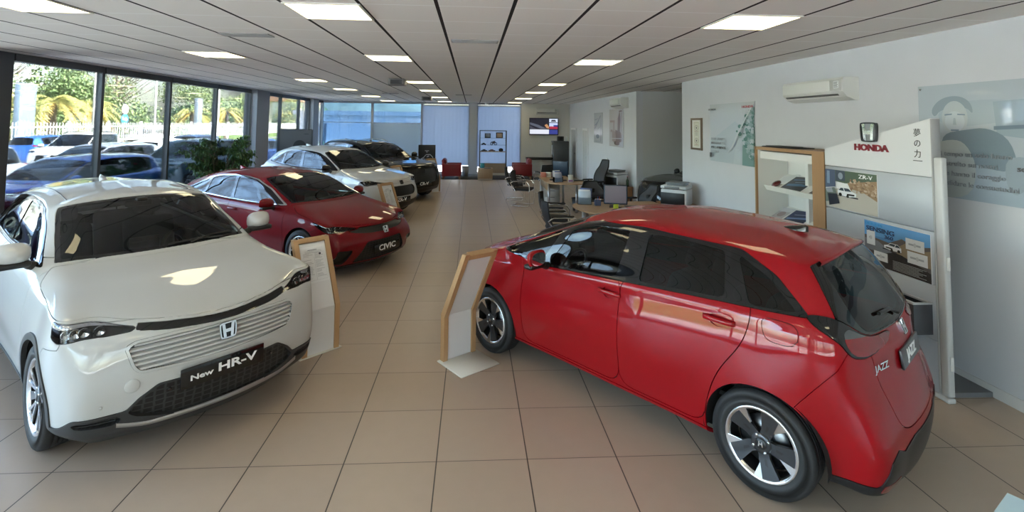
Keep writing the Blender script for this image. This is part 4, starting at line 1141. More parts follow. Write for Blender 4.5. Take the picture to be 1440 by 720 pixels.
    for sg in (1, -1):
        mb = MB(); pts = []
        for x in np.linspace(-.15, -1.75, 14):
            q = car.top(x, sg * .585); k = 1 - (abs(x + .95) / .8) ** 6
            pts.append(q[0] + Vector((0, 0, .002 + .045 * k)))
        mb.tube(pts, .016, 8); mb.build('roof_rail', M_['gloss black'], car.root)
    fin(car, -1.55, B_, .2)
    return car
# ------------------------------------------------------------------ showroom shell
XL, XR, YF, YB, HC = -6.6, 4.38, -5.2, 22.6, 3.14

def grid_mat(name, base, base2, line_x, line_y, ox, oy, sx, sy, wx, wy, rough, noise_scale, noise_amt, bump=0., spec=.5):
    """tiles in the xy plane: joints running along y (line_x colour, every sx) and along x (line_y colour, every sy)"""
    m = bpy.data.materials.new(name); m.use_nodes = True; nt = m.node_tree; N = nt.nodes; L = nt.links; b = N['Principled BSDF']
    g = N.new('ShaderNodeNewGeometry'); sp = N.new('ShaderNodeSeparateXYZ'); L.new(g.outputs['Position'], sp.inputs[0])
    def math_(op, a, bb=None):
        n = N.new('ShaderNodeMath'); n.operation = op
        for i, v in enumerate((a, bb)):
            if v is None: continue
            if isinstance(v, (int, float)): n.inputs[i].default_value = v
            else: L.new(v, n.inputs[i])
        return n.outputs[0]
    def line(out, o, s, w):
        t = math_('DIVIDE', math_('SUBTRACT', out, o), s)
        fr = math_('FRACT', math_('ADD', t, .5)); d = math_('ABSOLUTE', math_('SUBTRACT', fr, .5))
        return math_('LESS_THAN', d, w / 2 / s), math_('FLOOR', t)
    lx, ix = line(sp.outputs['X'], ox, sx, wx); ly, iy = line(sp.outputs['Y'], oy, sy, wy)
    cv = N.new('ShaderNodeCombineXYZ'); L.new(ix, cv.inputs[0]); L.new(iy, cv.inputs[1])
    wn = N.new('ShaderNodeTexWhiteNoise'); wn.noise_dimensions = '2D'; L.new(cv.outputs[0], wn.inputs['Vector'])
    nz = N.new('ShaderNodeTexNoise'); nz.inputs['Scale'].default_value = noise_scale; nz.inputs['Detail'].default_value = 5; L.new(g.outputs['Position'], nz.inputs['Vector'])
    fac = math_('ADD', math_('MULTIPLY', wn.outputs['Value'], 1 - noise_amt), math_('MULTIPLY', nz.outputs['Fac'], noise_amt))
    def mix(f, a, c):
        n = N.new('ShaderNodeMix'); n.data_type = 'RGBA'; L.new(f, n.inputs[0])
        for i, v in ((6, a), (7, c)):
            if isinstance(v, tuple): n.inputs[i].default_value = (*v, 1)
            else: L.new(v, n.inputs[i])
        return n.outputs[2]
    c = mix(fac, base, base2); c = mix(ly, c, line_y); c = mix(lx, c, line_x)
    L.new(c, b.inputs['Base Color']); b.inputs['Roughness'].default_value = rough; b.inputs['Specular IOR Level'].default_value = spec
    if bump:
        bp = N.new('ShaderNodeBump'); bp.inputs['Strength'].default_value = bump; bp.inputs['Distance'].default_value = .004
        L.new(math_('SUBTRACT', 1., math_('MAXIMUM', lx, ly)), bp.inputs['Height']); L.new(bp.outputs[0], b.inputs['Normal'])
    MATS[name] = m; return m

def struct(name, mb, m, **k):
    o = mb.build(name, m, **k); o['kind'] = 'structure'; return o

def room():
    fl = grid_mat('floor tiles', (.415, .325, .245), (.475, .375, .29), (.06, .045, .035), (.13, .10, .08), -.8007, 3.4627, .6, .6, .008, .006, .34, 9., .55, .3)
    ce = grid_mat('ceiling tiles', (.83, .795, .755), (.87, .835, .795), (.035, .03, .03), (.99, .98, .97), -.2923, 3.9401, .6, .6, .030, .016, .9, 220., .8, .25, .1)
    white = mat('wall white', (.60, .605, .63), .75, noise=(3.5, .03))
    cream = mat('wall cream', (.70, .68, .63), .8, noise=(3.5, .03))
    skirt = mat('skirting', (.62, .61, .60), .5)
    alu = mat('window frame', (.075, .08, .088), .42, metal=.3)
    alul = mat('column paint', (.33, .35, .39), .55)
    struct('floor', MB().box(XL - .1, 9.2, YF, YB, -.12, 0), fl)
    struct('ceiling', MB().box(XL - .35, 9.2, YF - .2, YB + .3, HC, HC + .25), ce)
    struct('wall_right', MB().box(XR, XR + .18, YF, 10.32, 0, HC), white)
    struct('wall_right_far', MB().box(XR, XR + .18, 13.28, YB, 0, HC), white)
    struct('wall_alcove_far', MB().box(XR + .18, 9.2, 13.28, 13.46, 0, HC), mat('alcove grey', (.60, .60, .59), .8))
    struct('wall_alcove_near', MB().box(XR + .18, 9.2, 10.14, 10.32, 0, HC), MATS['alcove grey'])
    struct('wall_alcove_back', MB().box(9.2, 9.4, 10.14, 13.46, 0, HC), MATS['alcove grey'])
    struct('wall_back', MB().box(2.18, XR, YB, YB + .2, 0, HC), cream)
    struct('wall_front', MB().box(1.5, XR, YF - .2, YF, 0, HC).box(XL, 1.5, YF - .2, YF, 2.7, HC).box(XL, 1.5, YF - .2, YF, 0, .35), white)
    for i, (a, b) in enumerate(((YF, 10.32), (13.28, YB))):
        struct('baseboard_right' if i == 0 else 'baseboard_right_far', MB().box(XR - .014, XR, a, b, 0, .09), skirt)
    struct('baseboard_back', MB().box(2.2, XR, YB - .014, YB, 0, .09), skirt)
    # left glass front
    glass = glass_mat('window glass', (.93, .97, .98), .9)
    n = 0
    spans = [(-5.2, -3.2), (-3.2, -1.2), (-1.2, .8), (.8, 2.8), (2.8, 4.8), (4.8, 6.85), (7.56, 9.36), (9.36, 11.38), (11.38, 13.38), (13.38, 15.36), (16.28, 17.76), (17.76, 19.6), (19.6, 20.75), (21.45, 22.6)]
    for a, b in spans:
        n += 1
        mb = MB()
        w = .034
        mb.box(XL - .06, XL + .04, a, a + w, 0, HC).box(XL - .06, XL + .04, b - w, b, 0, HC)
        mb.box(XL - .08, XL + .06, a + w, b - w, 3.03, HC).box(XL - .08, XL + .06, a + w, b - w, 0, .16)
        o = struct('window_%d' % n, mb, alu)
        MB().box(XL - .012, XL, a + w, b - w, .16, 3.03).build('pane', glass, o)
    for i, (a, b, dx) in enumerate(((6.85, 7.56, .07), (15.36, 16.28, .22), (20.75, 21.45, .2))):
        struct('wall_left_pier' if i == 0 else 'wall_left_pier_%s' % ('middle', 'far')[i - 1], MB().box(XL - .15, XL + dx, a, b, 0, HC), alu if i == 0 else alul)
    # back glazing, left of the blinds
    bm_ = mat('blind cloth', (.50, .53, .60), .8)
    if 'Translucent' not in [n_.name for n_ in bm_.node_tree.nodes]:
        nt = bm_.node_tree; tl = nt.nodes.new('ShaderNodeBsdfTranslucent'); tl.inputs[0].default_value = (.42, .49, .60, 1); mx = nt.nodes.new('ShaderNodeMixShader'); mx.inputs[0].default_value = .55
        nt.links.new(nt.nodes['Principled BSDF'].outputs[0], mx.inputs[1]); nt.links.new(tl.outputs[0], mx.inputs[2]); nt.links.new(mx.outputs[0], nt.nodes['Material Output'].inputs[0])
    bm0 = bm_
    for a, b in ((XL, -4.42), (-4.42, -2.24)):
        n += 1
        mb = MB(); mb.box(a, a + .05, YB - .05, YB + .08, 0, HC).box(b - .05, b, YB - .05, YB + .08, 0, HC).box(a + .05, b - .05, YB - .05, YB + .08, 3.05, HC).box(a + .05, b - .05, YB - .05, YB + .08, 0, .12)
        mb.box(a + .05, b - .05, YB - .03, YB + .03, 2.18, 2.21)
        o = struct('window_%d' % n, mb, alul)
        MB().box(a + .05, b - .05, YB, YB + .012, .12, 3.05).build('pane', glass_mat('tinted back glass', (.22, .31, .40), 1.1), o)
    props(MB().box(-4.36, -2.30, YB - .022, YB - .016, .13, 2.17).build('frosted_film', mat('frosted film', (.40, .53, .70), .55)), 'pale blue frosted panel on the lower back glazing behind the far black car', 'window film')
    for a, b in ((-2.24, -.13), (.2, 2.18)):
        n += 1
        mb = MB(); mb.box(a, a + .05, YB, YB + .12, 0, HC).box(b - .05, b, YB, YB + .12, 0, HC).box(a + .05, b - .05, YB, YB + .12, 3.05, HC).box(a + .05, b - .05, YB, YB + .12, 0, .06)
        o = struct('window_%d' % n, mb, alul)
        MB().box(a + .05, b - .05, YB + .06, YB + .072, .06, 3.05).build('pane', glass, o)
    struct('wall_back_pier', MB().box(-.13, .2, YB - .12, YB + .2, 0, HC), mat('pier grey', (.42, .43, .45), .6))
    for a, b in ((XL, -4.6), (-4.6, -2.6), (-2.6, -.6), (-.6, 1.5)):
        n += 1
        mb = MB(); mb.box(a, a + .05, YF - .12, YF, .35, 2.7).box(b - .05, b, YF - .12, YF, .35, 2.7).box(a + .05, b - .05, YF - .12, YF, 2.64, 2.7).box(a + .05, b - .05, YF - .12, YF, .35, .41)
        o = struct('window_%d' % n, mb, alu); MB().box(a + .05, b - .05, YF - .06, YF - .05, .41, 2.64).build('pane', glass, o)
    # narrow door leaves in the far right wall
    for k, (a, b) in enumerate(((21.1, 22.1), (18.95, 19.75))):
        mb = MB(); mb.box(XR - .03, XR - .002, a - .08, a, 0, 2.08).box(XR - .03, XR - .002, b, b + .08, 0, 2.08).box(XR - .03, XR - .002, a, b, 2.0, 2.08)
        o = struct('door_%d' % (k + 1), mb, mat('door frame white', (.78, .78, .78), .5))
        MB().box(XR - .02, XR - .004, a, b, .01, 2.0).build('door_leaf', mat('door leaf grey', (.50, .50, .49), .5), o)
        d = MB(); d.tube([(XR - .02, a + .1, 1.02), (XR - .06, a + .1, 1.02), (XR - .06, a + .2, 1.02)], .01, 8); d.build('door_handle', M_['machined alloy'], o)
    # vertical blinds
    bm_ = MATS['blind cloth']
    for a, b, zb, lb in ((-2.2, -.17, .36, 'pale blue vertical blind left of the far pier, behind the red armchair'), (.22, 2.15, .30, 'pale blue vertical blind right of the far pier, behind the glass display cabinet')):
        e = props(empty('vertical_blind', ((a + b) / 2, YB - .035, 0)), lb, 'blind', 'vertical blinds at the far end'); w = b - a; k = int(round(w / .165)); mb = MB()
        for i in range(k):
            x0 = -w / 2 + w * i / k; P = [[(x0 + (w / k + .012) * t, -.004 * math.sin(PI * t) + .003 * (i % 2), z) for t in (0, .25, .5, .75, 1)] for z in (zb, 2.98)]
            mb.grid(P); mb.grid([[(x, y + .002, z) for x, y, z in r] for r in P], flip=True)
        mb.build('slats', bm_, e); MB().rbox(-w / 2, w / 2, -.02, .025, 2.98, 3.04, .004, 1).build('head_rail', mat('rail white', (.7, .7, .7), .4), e)
        MB().tube([(-w / 2 + .02, -.01, zb), (w / 2 - .02, -.01, zb)], .004, 5).build('bottom_chain', MATS['rail white'], e)
    # dark entrance mat
    props(MB().rbox(-2.2, 2.6, 20.15, 22.3, 0, .012, .004, 1).build('entrance_mat', mat('mat charcoal', (.055, .058, .07), .95, noise=(90, .5))), 'dark grey entrance mat across the far end of the tiled floor', 'mat')

# ------------------------------------------------------------------ ceiling fittings
def ceiling_fittings():
    em = mat('lamp diffuser', (.9, .88, .8), .6, emit=(1., .87, .52), es=LAMP_ES)
    fr = mat('lamp frame', (.75, .72, .66), .5)
    xs = {'L': -3.592, 'M': -1.192, 'R': 1.808}
    rows = [4.24, 7.24, 11.44, 14.44, 18.04, 21.6]
    nm = {'L': 'window-side', 'M': 'middle', 'R': 'wall-side'}
    ordn = ['first', 'second', 'third', 'fourth', 'fifth', 'sixth']
    proto = None
    for c in 'LMR':
        for i, y in enumerate(rows):
            x = 2.408 if (c == 'R' and i == 0) else xs[c]
            if proto is None:
                proto = empty('ceiling_light', (x, y, HC))
                MB().box(-.3, .3, -.3, -.282, -.012, -.0005).box(-.3, .3, .282, .3, -.012, -.0005).box(-.3, -.282, -.282, .282, -.012, -.0005).box(.282, .3, -.282, .282, -.012, -.0005).build('frame', fr, proto)
                MB().box(-.282, .282, -.282, .282, -.008, -.001).build('diffuser', em, proto)
                o = proto
            else:
                o = copy_tree(proto); o.location = (x, y, HC)
            props(o, '%s square ceiling light panel from the camera in the %s row' % (ordn[i], nm[c]), 'ceiling light', 'square ceiling light panels')
    for y in (.64, -2.36):
        for x in (-3.592, -1.192, 1.808):
            o = copy_tree(proto); o.location = (x, y, HC)
            props(o, 'square ceiling light panel above and behind the camera', 'ceiling light', 'square ceiling light panels behind the camera')
    for k, (x, y, lb) in enumerate(((-2.43, 5.51, 'air vent in the ceiling over the white crossover'), (.01, 5.59, 'air vent in the ceiling between the two middle dark joints'), (-.3, 16.3, 'small distant air vent in the ceiling near the far red armchairs'), (-2.6, 16.1, 'small distant air vent in the ceiling over the row of cars'))):
        e = props(empty('ceiling_vent', (x, y, HC)), 'flat grey slotted ' + lb, 'vent', 'ceiling vents')
        MB().box(-.26, .26, -.09, -.075, -.012, -.001).box(-.26, .26, .075, .09, -.012, -.001).box(-.26, -.245, -.075, .075, -.012, -.001).box(.245, .26, -.075, .075, -.012, -.001).build('frame', mat('vent grey', (.32, .31, .30), .5), e)
        for j in range(4): MB().box(-.245, .245, -.006, .006, -.011, -.001, T(0, -.045 + .03 * j, 0) @ Rx(.0)).build('slat', MATS['vent grey'], e)
        MB().box(-.245, .245, -.075, .075, -.002, -.001).build('backing', M_['dark liner'], e)
    for k, (x, y, lb) in enumerate(((-1.6, 10.75, 'grey box hanging from the ceiling beside the third middle light panel'), (-1.62, 17.9, 'smaller-looking distant grey box on the ceiling beside the fifth middle light panel'))):
        e = props(empty('ceiling_box', (x, y, HC)), lb, 'box', 'ceiling boxes')
        MB().rbox(-.17, .17, -.17, .17, -.14, -.001, .015, 2).build('housing', mat('box grey', (.23, .22, .22), .5), e)
        MB().box(-.12, .12, -.178, -.169, -.12, -.03).build('grille', M_['black trim'], e)
    e = props(empty('dome_camera', (.62, 22.3, HC)), 'small white dome on the ceiling above the glass display cabinet', 'camera')
    MB().cyl(.09, -.03, -.001, 24).build('base', mat('plastic white', (.78, .78, .76), .4), e)
    MB().lathe([(.0, -.10), (.045, -.09), (.07, -.06), (.075, -.03)], 24).build('dome', MATS['plastic white'], e)
LAMP_ES = 4.
room(); ceiling_fittings()
# ------------------------------------------------------------------ things on and by the right wall
def card(name, w, h, cells, M, parent=None, t=.004, base=(.8, .8, .8), rough=.5, coat=0.):
    """flat printed panel: list of (x0, x1, y0, y1 | polygon, colour) laid on a backing, all one mesh with one material per colour"""
    mb = MB(); mats_ = []
    def mi(c):
        k = 'print %.3f %.3f %.3f %.2f' % (*c, rough)
        m = mat(k, c, rough, coat=coat)
        if m not in mats_: mats_.append(m)
        return mats_.index(m)
    mb.cur = mi(base); mb.box(-w / 2, w / 2, -h / 2, h / 2, -t, 0, M)
    for k, (sh, c) in enumerate(cells):
        mb.cur = mi(c); z = .0004 + .00012 * k
        if isinstance(sh[0], (int, float)):
            x0, x1, y0, y1 = sh; sh = [(x0, y0), (x1, y0), (x1, y1), (x0, y1)]
        sh = [(min(.5, max(-.5, x)) * w, min(.5, max(-.5, y)) * h) for x, y in sh]
        mb.add([(x, y, z) for x, y in sh], [tuple(range(len(sh)))], M)
    return mb.build(name, mats_, parent)

def ell(cx, cy, rx, ry, n=20, a0=0, a1=2 * PI): return [(cx + rx * math.cos(a0 + (a1 - a0) * i / n), cy + ry * math.sin(a0 + (a1 - a0) * i / n)) for i in range(n + (1 if a1 - a0 < 6.2 else 0))]

def car_print(cx, cy, s, body, flip=1):
    """little printed car seen from the front quarter"""
    f = lambda pts: [(cx + flip * x * s, cy + y * s) for x, y in pts][::(1 if flip > 0 else -1)]
    return [(f([(-.55, -.30), (.60, -.34), (.62, -.26), (-.2, -.2)]), (.03, .03, .04)), (f([(-.5, -.25), (.1, -.30), (.5, -.22), (.52, .02), (.30, .12), (.12, .34), (-.30, .34), (-.5, .1)]), body),
            (f([(-.10, .08), (.28, .11), (.10, .30), (-.16, .30)]), (.06, .08, .1)), (f([(-.46, .10), (-.14, .08), (-.2, .29), (-.32, .29)]), (.05, .07, .09)),
            (f([(.0, -.2), (.42, -.16), (.42, -.06), (.02, -.08)]), (.02, .02, .02)), (f(ell(-.36, -.2, .09, .13, 12)), (.03, .03, .03)), (f(ell(.05, -.27, .08, .09, 12)), (.03, .03, .03))]

WM = lambda y, z, x=None: frame(((XR if x is None else x), y, z), (0, -1, 0), (-1, 0, 0))      # on the right wall, facing the room

def aircon(name_lb, M, w=.95, h=.29, d=.20):
    e = props(empty('air_conditioner'), name_lb, 'air conditioner', 'wall air conditioners'); e.matrix_world = M
    wh = mat('aircon white', (.70, .70, .66), .35); gy = mat('aircon grey', (.5, .5, .47), .4)
    prof = [(0, -h / 2), (.05, -h / 2), (d * .72, -h * .36), (d, -h * .12), (d, h * .36), (d * .9, h / 2), (0, h / 2)]
    mb = MB(); mb.prism([(-p, q) for p, q in prof][::-1] if False else [(p, q) for p, q in prof], -w / 2, w / 2, Matrix(((0, 0, 1, 0), (0, 1, 0, 0), (-1, 0, 0, 0), (0, 0, 0, 1))) @ Matrix.Scale(-1, 4, (1, 0, 0)))
    mb.build('casing', wh, e, fix=True)
    # front cover, lower outlet, end panel
    MB().rbox(-w / 2 + .012, w / 2 - .20, -h * .10, h * .40, d - .002, d + .010, .006, 2).build('front_cover', wh, e)
    MB().rbox(w / 2 - .19, w / 2 - .012, -h * .10, h * .40, d - .004, d + .006, .005, 2).build('end_cover', gy, e)
    o = MB(); o.box(-w / 2 + .04, w / 2 - .10, -.012, .012, -.004, .004, T(0, -h * .26, d * .86) @ Rx(.85)); o.build('louvre', mat('louvre dark', (.10, .10, .10), .5), e)
    o = MB(); o.box(w / 2 - .13, w / 2 - .05, h * .02, h * .34, d + .006, d + .0075); o.build('sticker', mat('sticker pale', (.78, .80, .78), .5), e)
    o = MB()
    for i in range(5): o.box(w / 2 - .125, w / 2 - .06 - .01 * (i % 2), h * (.06 + .055 * i), h * (.085 + .055 * i), d + .0075, d + .0080)
    o.build('sticker_print', mat('print dark', (.12, .12, .12), .5), e)
    return e

def wall_things():
    for y, z, w, lb in ((6.01, 2.675, 1.10, 'white wall air conditioner high on the near right wall'),):
        aircon(lb, WM(y, z), w, .26, .20)
    aircon('smaller-looking white wall air conditioner above the sepia poster on the far right wall', WM(14.5, 2.86), 1.1, .30, .24)
    aircon('white wall air conditioner above the television', frame((3.36, YB, 2.80), (1, 0, 0), (0, -1, 0)), 1.0, .26, .2)
    # television
    e = props(empty('television'), 'flat television on the far cream wall showing a dark car video', 'television'); e.matrix_world = frame((3.20, YB - .09, 2.12), (1, 0, 0), (0, -1, 0))
    MB().rbox(-.66, .66, -.385, .385, -.05, 0, .01, 2).build('casing', M_['gloss black'], e)
    MB().box(-.1, .1, -.1, .1, -.088, -.05).build('wall_bracket', M_['black trim'], e)
    def scr(c, s=1.): return mat('screen %.2f %.2f %.2f' % c, (.01, .01, .01), .2, emit=c, es=s)
    mb = MB(); cols = [(.012, .012, .02), (.05, .05, .07), (.45, .22, .10), (.45, .52, .72), (.55, .62, .75), (.35, .02, .05), (.03, .04, .22), (.6, .62, .7), (.08, .09, .12)]
    def q(k, pts): mb.cur = k; mb.add([(x * 1.27, y * .73, .0008 + .0001 * len(mb.f)) for x, y in pts], [tuple(range(len(pts)))])
    q(0, [(-.5, -.5), (.5, -.5), (.5, .5), (-.5, .5)]); q(8, [(-.5, .25), (-.2, .1), (.1, -.14), (-.1, -.14), (-.5, .12)]); q(1, [(-.5, .05), (-.28, -.14), (-.5, -.14)])
    q(2, [(.02, .08), (.10, .16), (.17, .02), (.19, -.12), (.10, -.10), (.05, .02)]); q(7, [(-.5, -.46), (.18, -.46), (.18, -.18), (-.5, -.18)]); q(6, [(.19, -.46), (.49, -.46), (.49, -.2), (.19, -.2)])
    q(4, [(.19, .26), (.49, .26), (.49, .48), (.19, .48)]); q(1, [(.24, .30), (.44, .30), (.40, .42), (.28, .42)]); q(3, [(.19, .0), (.49, .0), (.49, .22), (.19, .22)]); q(5, [(.19, -.14), (.49, -.14), (.49, -.02), (.22, .02)]); q(6, [(.34, .0), (.49, .0), (.49, .10), (.34, .10)])
    mb.build('screen', [scr(c, .75) for c in cols], e)
    # certificate
    e = props(empty('certificate_frame'), 'tall narrow framed certificate in a bronze frame next to the green poster', 'picture'); e.matrix_world = WM(9.62, 2.07)
    fr = mat('bronze frame', (.20, .14, .09), .4, metal=.4)
    MB().box(-.24, .24, -.31, -.27, 0, .025).box(-.24, .24, .27, .31, 0, .025).box(-.24, -.19, -.27, .27, 0, .025).box(.19, .24, -.27, .27, 0, .025).build('frame', fr, e)
    pr = [((-.30, .30, -.44, .44), (.62, .60, .48)), ((-.24, .24, -.40, .40), (.70, .69, .58))]
    for cx, cy, r in ((0, .22, .10), (0, -.24, .10)): pr += [(ell(cx, cy, r * 2.1, r, 18), (.40, .38, .28)), (ell(cx, cy, r * 1.7, r * .78, 18), (.70, .68, .58)), (ell(cx, cy, r * .6, r * .4, 10), (.10, .09, .08))]
    pr += [((-.16, .16, .04 - .03 * i, .05 - .03 * i), (.3, .29, .24)) for i in range(4)] + [((-.2, .2, .085, .10), (.25, .1, .08)), ((-.14, .14, -.385, -.37), (.4, .1, .08))]
    card('certificate', .38, .54, pr, T(0, 0, .012), e, .008, (.78, .77, .70))
    def clips(e, w, h, k=4):
        for sx in (-1, 1):
            for sy in (-1, 1):
                MB().cyl(.009, 0, .006, 12, T(sx * (w / 2 - .03), sy * (h / 2 - .03), .0)).build('stud', M_['machined alloy'], e)
    # green tree poster
    e = props(empty('poster'), 'large pale poster of a green tree with grey lettering on the near right wall', 'poster'); e.matrix_world = WM(8.31, 2.11, XR - .012)
    rnd = random.Random(3); cells = [([(-.5, -.5), (.5, -.5), (.5, .5), (-.5, .5)], (.58, .61, .63)), ([(-.5, -.5), (.5, -.5), (.5, -.1), (.1, .2), (-.5, -.15)], (.52, .58, .61))]
    cells += [([(.05, -.5), (.20, -.5), (.22, -.25), (.10, -.25)], (.56, .62, .64))]
    g = [(.17, .30, .26), (.24, .37, .33), (.32, .43, .41), (.40, .49, .48), (.13, .25, .21)]
    cells += [([(.24, -.5), (.5, -.5), (.5, .12), (.34, .05), (.25, -.2)], (.20, .32, .28))]
    for i in range(330):
        t = rnd.random() ** .7; cx = .50 - .52 * (1 - t) * rnd.random() ** .8; cy = -.45 + .88 * rnd.random()
        if cx < .05 + .3 * max(0, -cy - .1) or cx - .02 < .46 - .85 * (.42 - abs(cy - .02)): continue
        r = rnd.uniform(.012, .045); c = g[min(4, int(rnd.random() * 5))]
        if rnd.random() < .22: c = (.52, .58, .59)
        cells.append((ell(cx, cy, r, r * .8, 7), c))
    cells += [([(.05, -.22), (.16, -.02), (.32, .22), (.5, .48), (.5, .44), (.335, .20), (.18, -.04), (.08, -.23)], (.60, .64, .63)), ([(-.06, -.33), (.05, -.22), (.08, -.23), (-.05, -.34)], (.58, .62, .62))]
    card('print', 1.48, 1.02, cells, Matrix(), e, .006, rough=.2, coat=.5)
    dk = mat('print dark', (.12, .12, .12), .5); gy = mat('print grey', (.36, .38, .40), .5)
    text('lettering', 'HONDA', .055, T(.60, .43, .041), mat('honda red', (.45, .02, .05), .4), e, 1.6)
    text('lettering', 'HONDA', .05, T(-.58, .415, .041), dk, e, 1.5)
    for i, (s, m) in enumerate((('OGNI GIORNO', gy), ('IMPEGNATI PER', gy), ('PER L AMBIENTE', dk), ('FUTURO', gy))):
        text('lettering', s, .062, T(-.62, -.11 - .075 * i, .041), m, e, 1.15, align='LEFT')
    MB().box(-.68, -.60, -.44, -.36, .0405, .0412).build('print_mark', dk, e)
    # two posters on the far right wall
    e = props(empty('poster'), 'narrow grey line-drawing poster nearest the doors on the far right wall', 'poster'); e.matrix_world = WM(17.35, 2.12, XR - .012)
    gl = (.30, .33, .38)
    cells = [([(-.4, .1), (-.1, .2), (.25, .42), (.28, .38), (-.06, .15), (-.4, .06)], gl), ([(-.4, .28), (.0, .32), (0, .30), (-.4, .25)], gl), ([(-.42, -.02), (-.15, .16), (-.10, .14), (-.36, -.04)], gl), ([(.26, -.45), (.32, -.45), (.34, .42), (.30, .42)], gl), (ell(-.05, -.28, .2, .07, 14), (.16, .19, .24)), ([(-.3, -.46), (.2, -.44), (.2, -.43), (-.3, -.44)], gl), ([(-.1, -.05), (.2, .05), (.2, .03), (-.1, -.07)], gl)]
    card('print', 1.2, 1.05, cells, Matrix(), e, .006, (.52, .54, .58), .2, .4)
    e = props(empty('poster'), 'sepia poster of a dark tall shape left of the alcove on the far right wall', 'poster'); e.matrix_world = WM(15.15, 2.14, XR - .012)
    br = (.20, .12, .10); b2 = (.36, .28, .25)
    cells = [([(-.5, -.5), (.5, -.5), (.5, .5), (-.5, .5)], (.55, .51, .49)), ([(.1, -.1), (.12, .25), (.25, .46), (.30, .2), (.26, -.12)], br), ([(-.3, -.08), (.36, -.12), (.40, -.34), (.1, -.42), (-.28, -.36)], b2), ([(-.06, -.05), (.30, -.10), (.32, -.36), (.0, -.38)], br), ([(-.44, .14), (-.1, .15), (-.1, .20), (-.44, .20)], b2), ([(-.2, .2), (-.12, .2), (-.12, -.1), (-.2, -.1)], b2), ([(.33, -.1), (.37, -.1), (.38, .4), (.34, .4)], b2), (ell(.05, -.40, .2, .06, 12), br), ([(-.4, -.12), (-.25, -.1), (-.25, -.05), (-.4, -.05)], b2), ([(-.35, -.3), (.38, -.28), (.38, -.26), (-.35, -.28)], (.62, .58, .56)), ([(.2, .42), (.4, .42), (.4, .45), (.2, .45)], br)]
    card('print', 1.5, 1.15, cells, Matrix(), e, .006, rough=.2, coat=.4)
    # big glass picture behind the stand
    e = props(empty('poster'), 'huge pale blue glass poster of a face and a dark shape behind the silver stand', 'poster'); e.matrix_world = WM(3.50, 2.12, XR - .02)
    W_, H_ = 2.36, 1.03
    x = lambda y: (3.50 - y) / W_           # metres along the wall -> card unit
    dkb, mid, lt, vlt = (.07, .10, .14), (.23, .29, .35), (.40, .46, .51), (.52, .57, .61)
    cells = [([(-.5, -.5), (.5, -.5), (.5, .5), (-.5, .5)], (.45, .50, .54)), ([(-.5, -.5), (.5, -.5), (.5, -.2), (-.5, -.12)], (.38, .45, .52)),
        ([(-.42, .30), (-.26, .36), (-.10, .33), (-.10, .18), (-.40, .10)], lt), ([(-.20, .33), (-.04, .35), (-.04, .02), (-.19, .06)], (.34, .41, .46)), ([(-.20, .13), (-.04, .15), (-.04, .12), (-.20, .10)], (.20, .26, .31)),
        ([(-.445, .28), (-.40, .38), (-.33, .40), (-.28, .34), (-.27, .22), (-.30, .30), (-.40, .28), (-.43, .2)], (.30, .36, .40)),
        (ell(-.345, .20, .052, .15, 24), (.47, .51, .53)), (ell(-.345, .17, .040, .09, 20), vlt), ([(-.385, .235), (-.355, .24), (-.355, .228), (-.385, .222)], mid), ([(-.333, .238), (-.303, .232), (-.303, .222), (-.333, .226)], mid), ([(-.349, .20), (-.341, .20), (-.338, .14), (-.352, .14)], lt), ([(-.362, .10), (-.328, .10), (-.330, .085), (-.36, .085)], mid),
        ([(-.40, .06), (-.30, .10), (-.22, .12), (-.14, .02), (-.12, -.28), (-.40, -.12)], (.22, .28, .32)), ([(-.46, -.05), (-.36, .02), (-.30, -.02), (-.26, -.24), (-.30, -.5), (-.48, -.5)], (.45, .49, .49)), ([(-.10, .0), (.02, .05), (.02, -.20), (-.08, -.24)], vlt),
        ([(-.16, -.1), (-.05, -.12), (-.08, -.3), (-.14, -.44), (-.17, -.3)], (.33, .39, .44)), (ell(.13, .22, .155, .23, 30), dkb), ([(.06, .10), (.5, .0), (.5, .46), (.24, .46), (.12, .42)], dkb), (ell(.07, .21, .012, .022, 10), vlt), ([(.10, .10), (.13, .14), (.14, .09), (.11, .07)], vlt), ([(.10, .02), (.30, .0), (.28, -.2), (.16, -.2)], (.18, .24, .30)), ([(.04, -.22), (.34, -.12), (.5, -.1), (.5, -.36), (.05, -.34)], (.16, .23, .30)), ([(.02, -.04), (.12, .0), (.18, -.18), (.06, -.24)], (.47, .52, .56))]
    cells = [((chaikin(sh, 2) if not isinstance(sh[0], (int, float)) and 4 < len(sh) < 12 else sh), c) for sh, c in cells]
    card('print', W_, H_, cells, Matrix(), e, .008, rough=.12, coat=.8)
    for i, s in enumerate(('Il tempo un solo futuro', 'costruito sui nostri', 'che hanno il coraggio', 'di sfidare le consuetudini')):
        text('lettering', s, .062, T(-.42 * W_ * .98, -.14 - .088 * i + .02, .0102), mat('print mid', (.27, .29, .31), .5), e, 1.1, align='LEFT')
    text('lettering', 'sogni', .066, T(-.14 * W_ * 1.02 + .04, -.208, .0104), dk, e, 1.2, align='LEFT', bold=.001)
    clips(e, W_, H_)
    # small wall socket box near the far doors
    props(MB().rbox(XR - .05, XR, 16.1, 16.2, .78, 1.15, .01, 2).build('intercom', MATS['plastic white']), 'narrow white box on the far right wall behind the tall office chair', 'wall box')

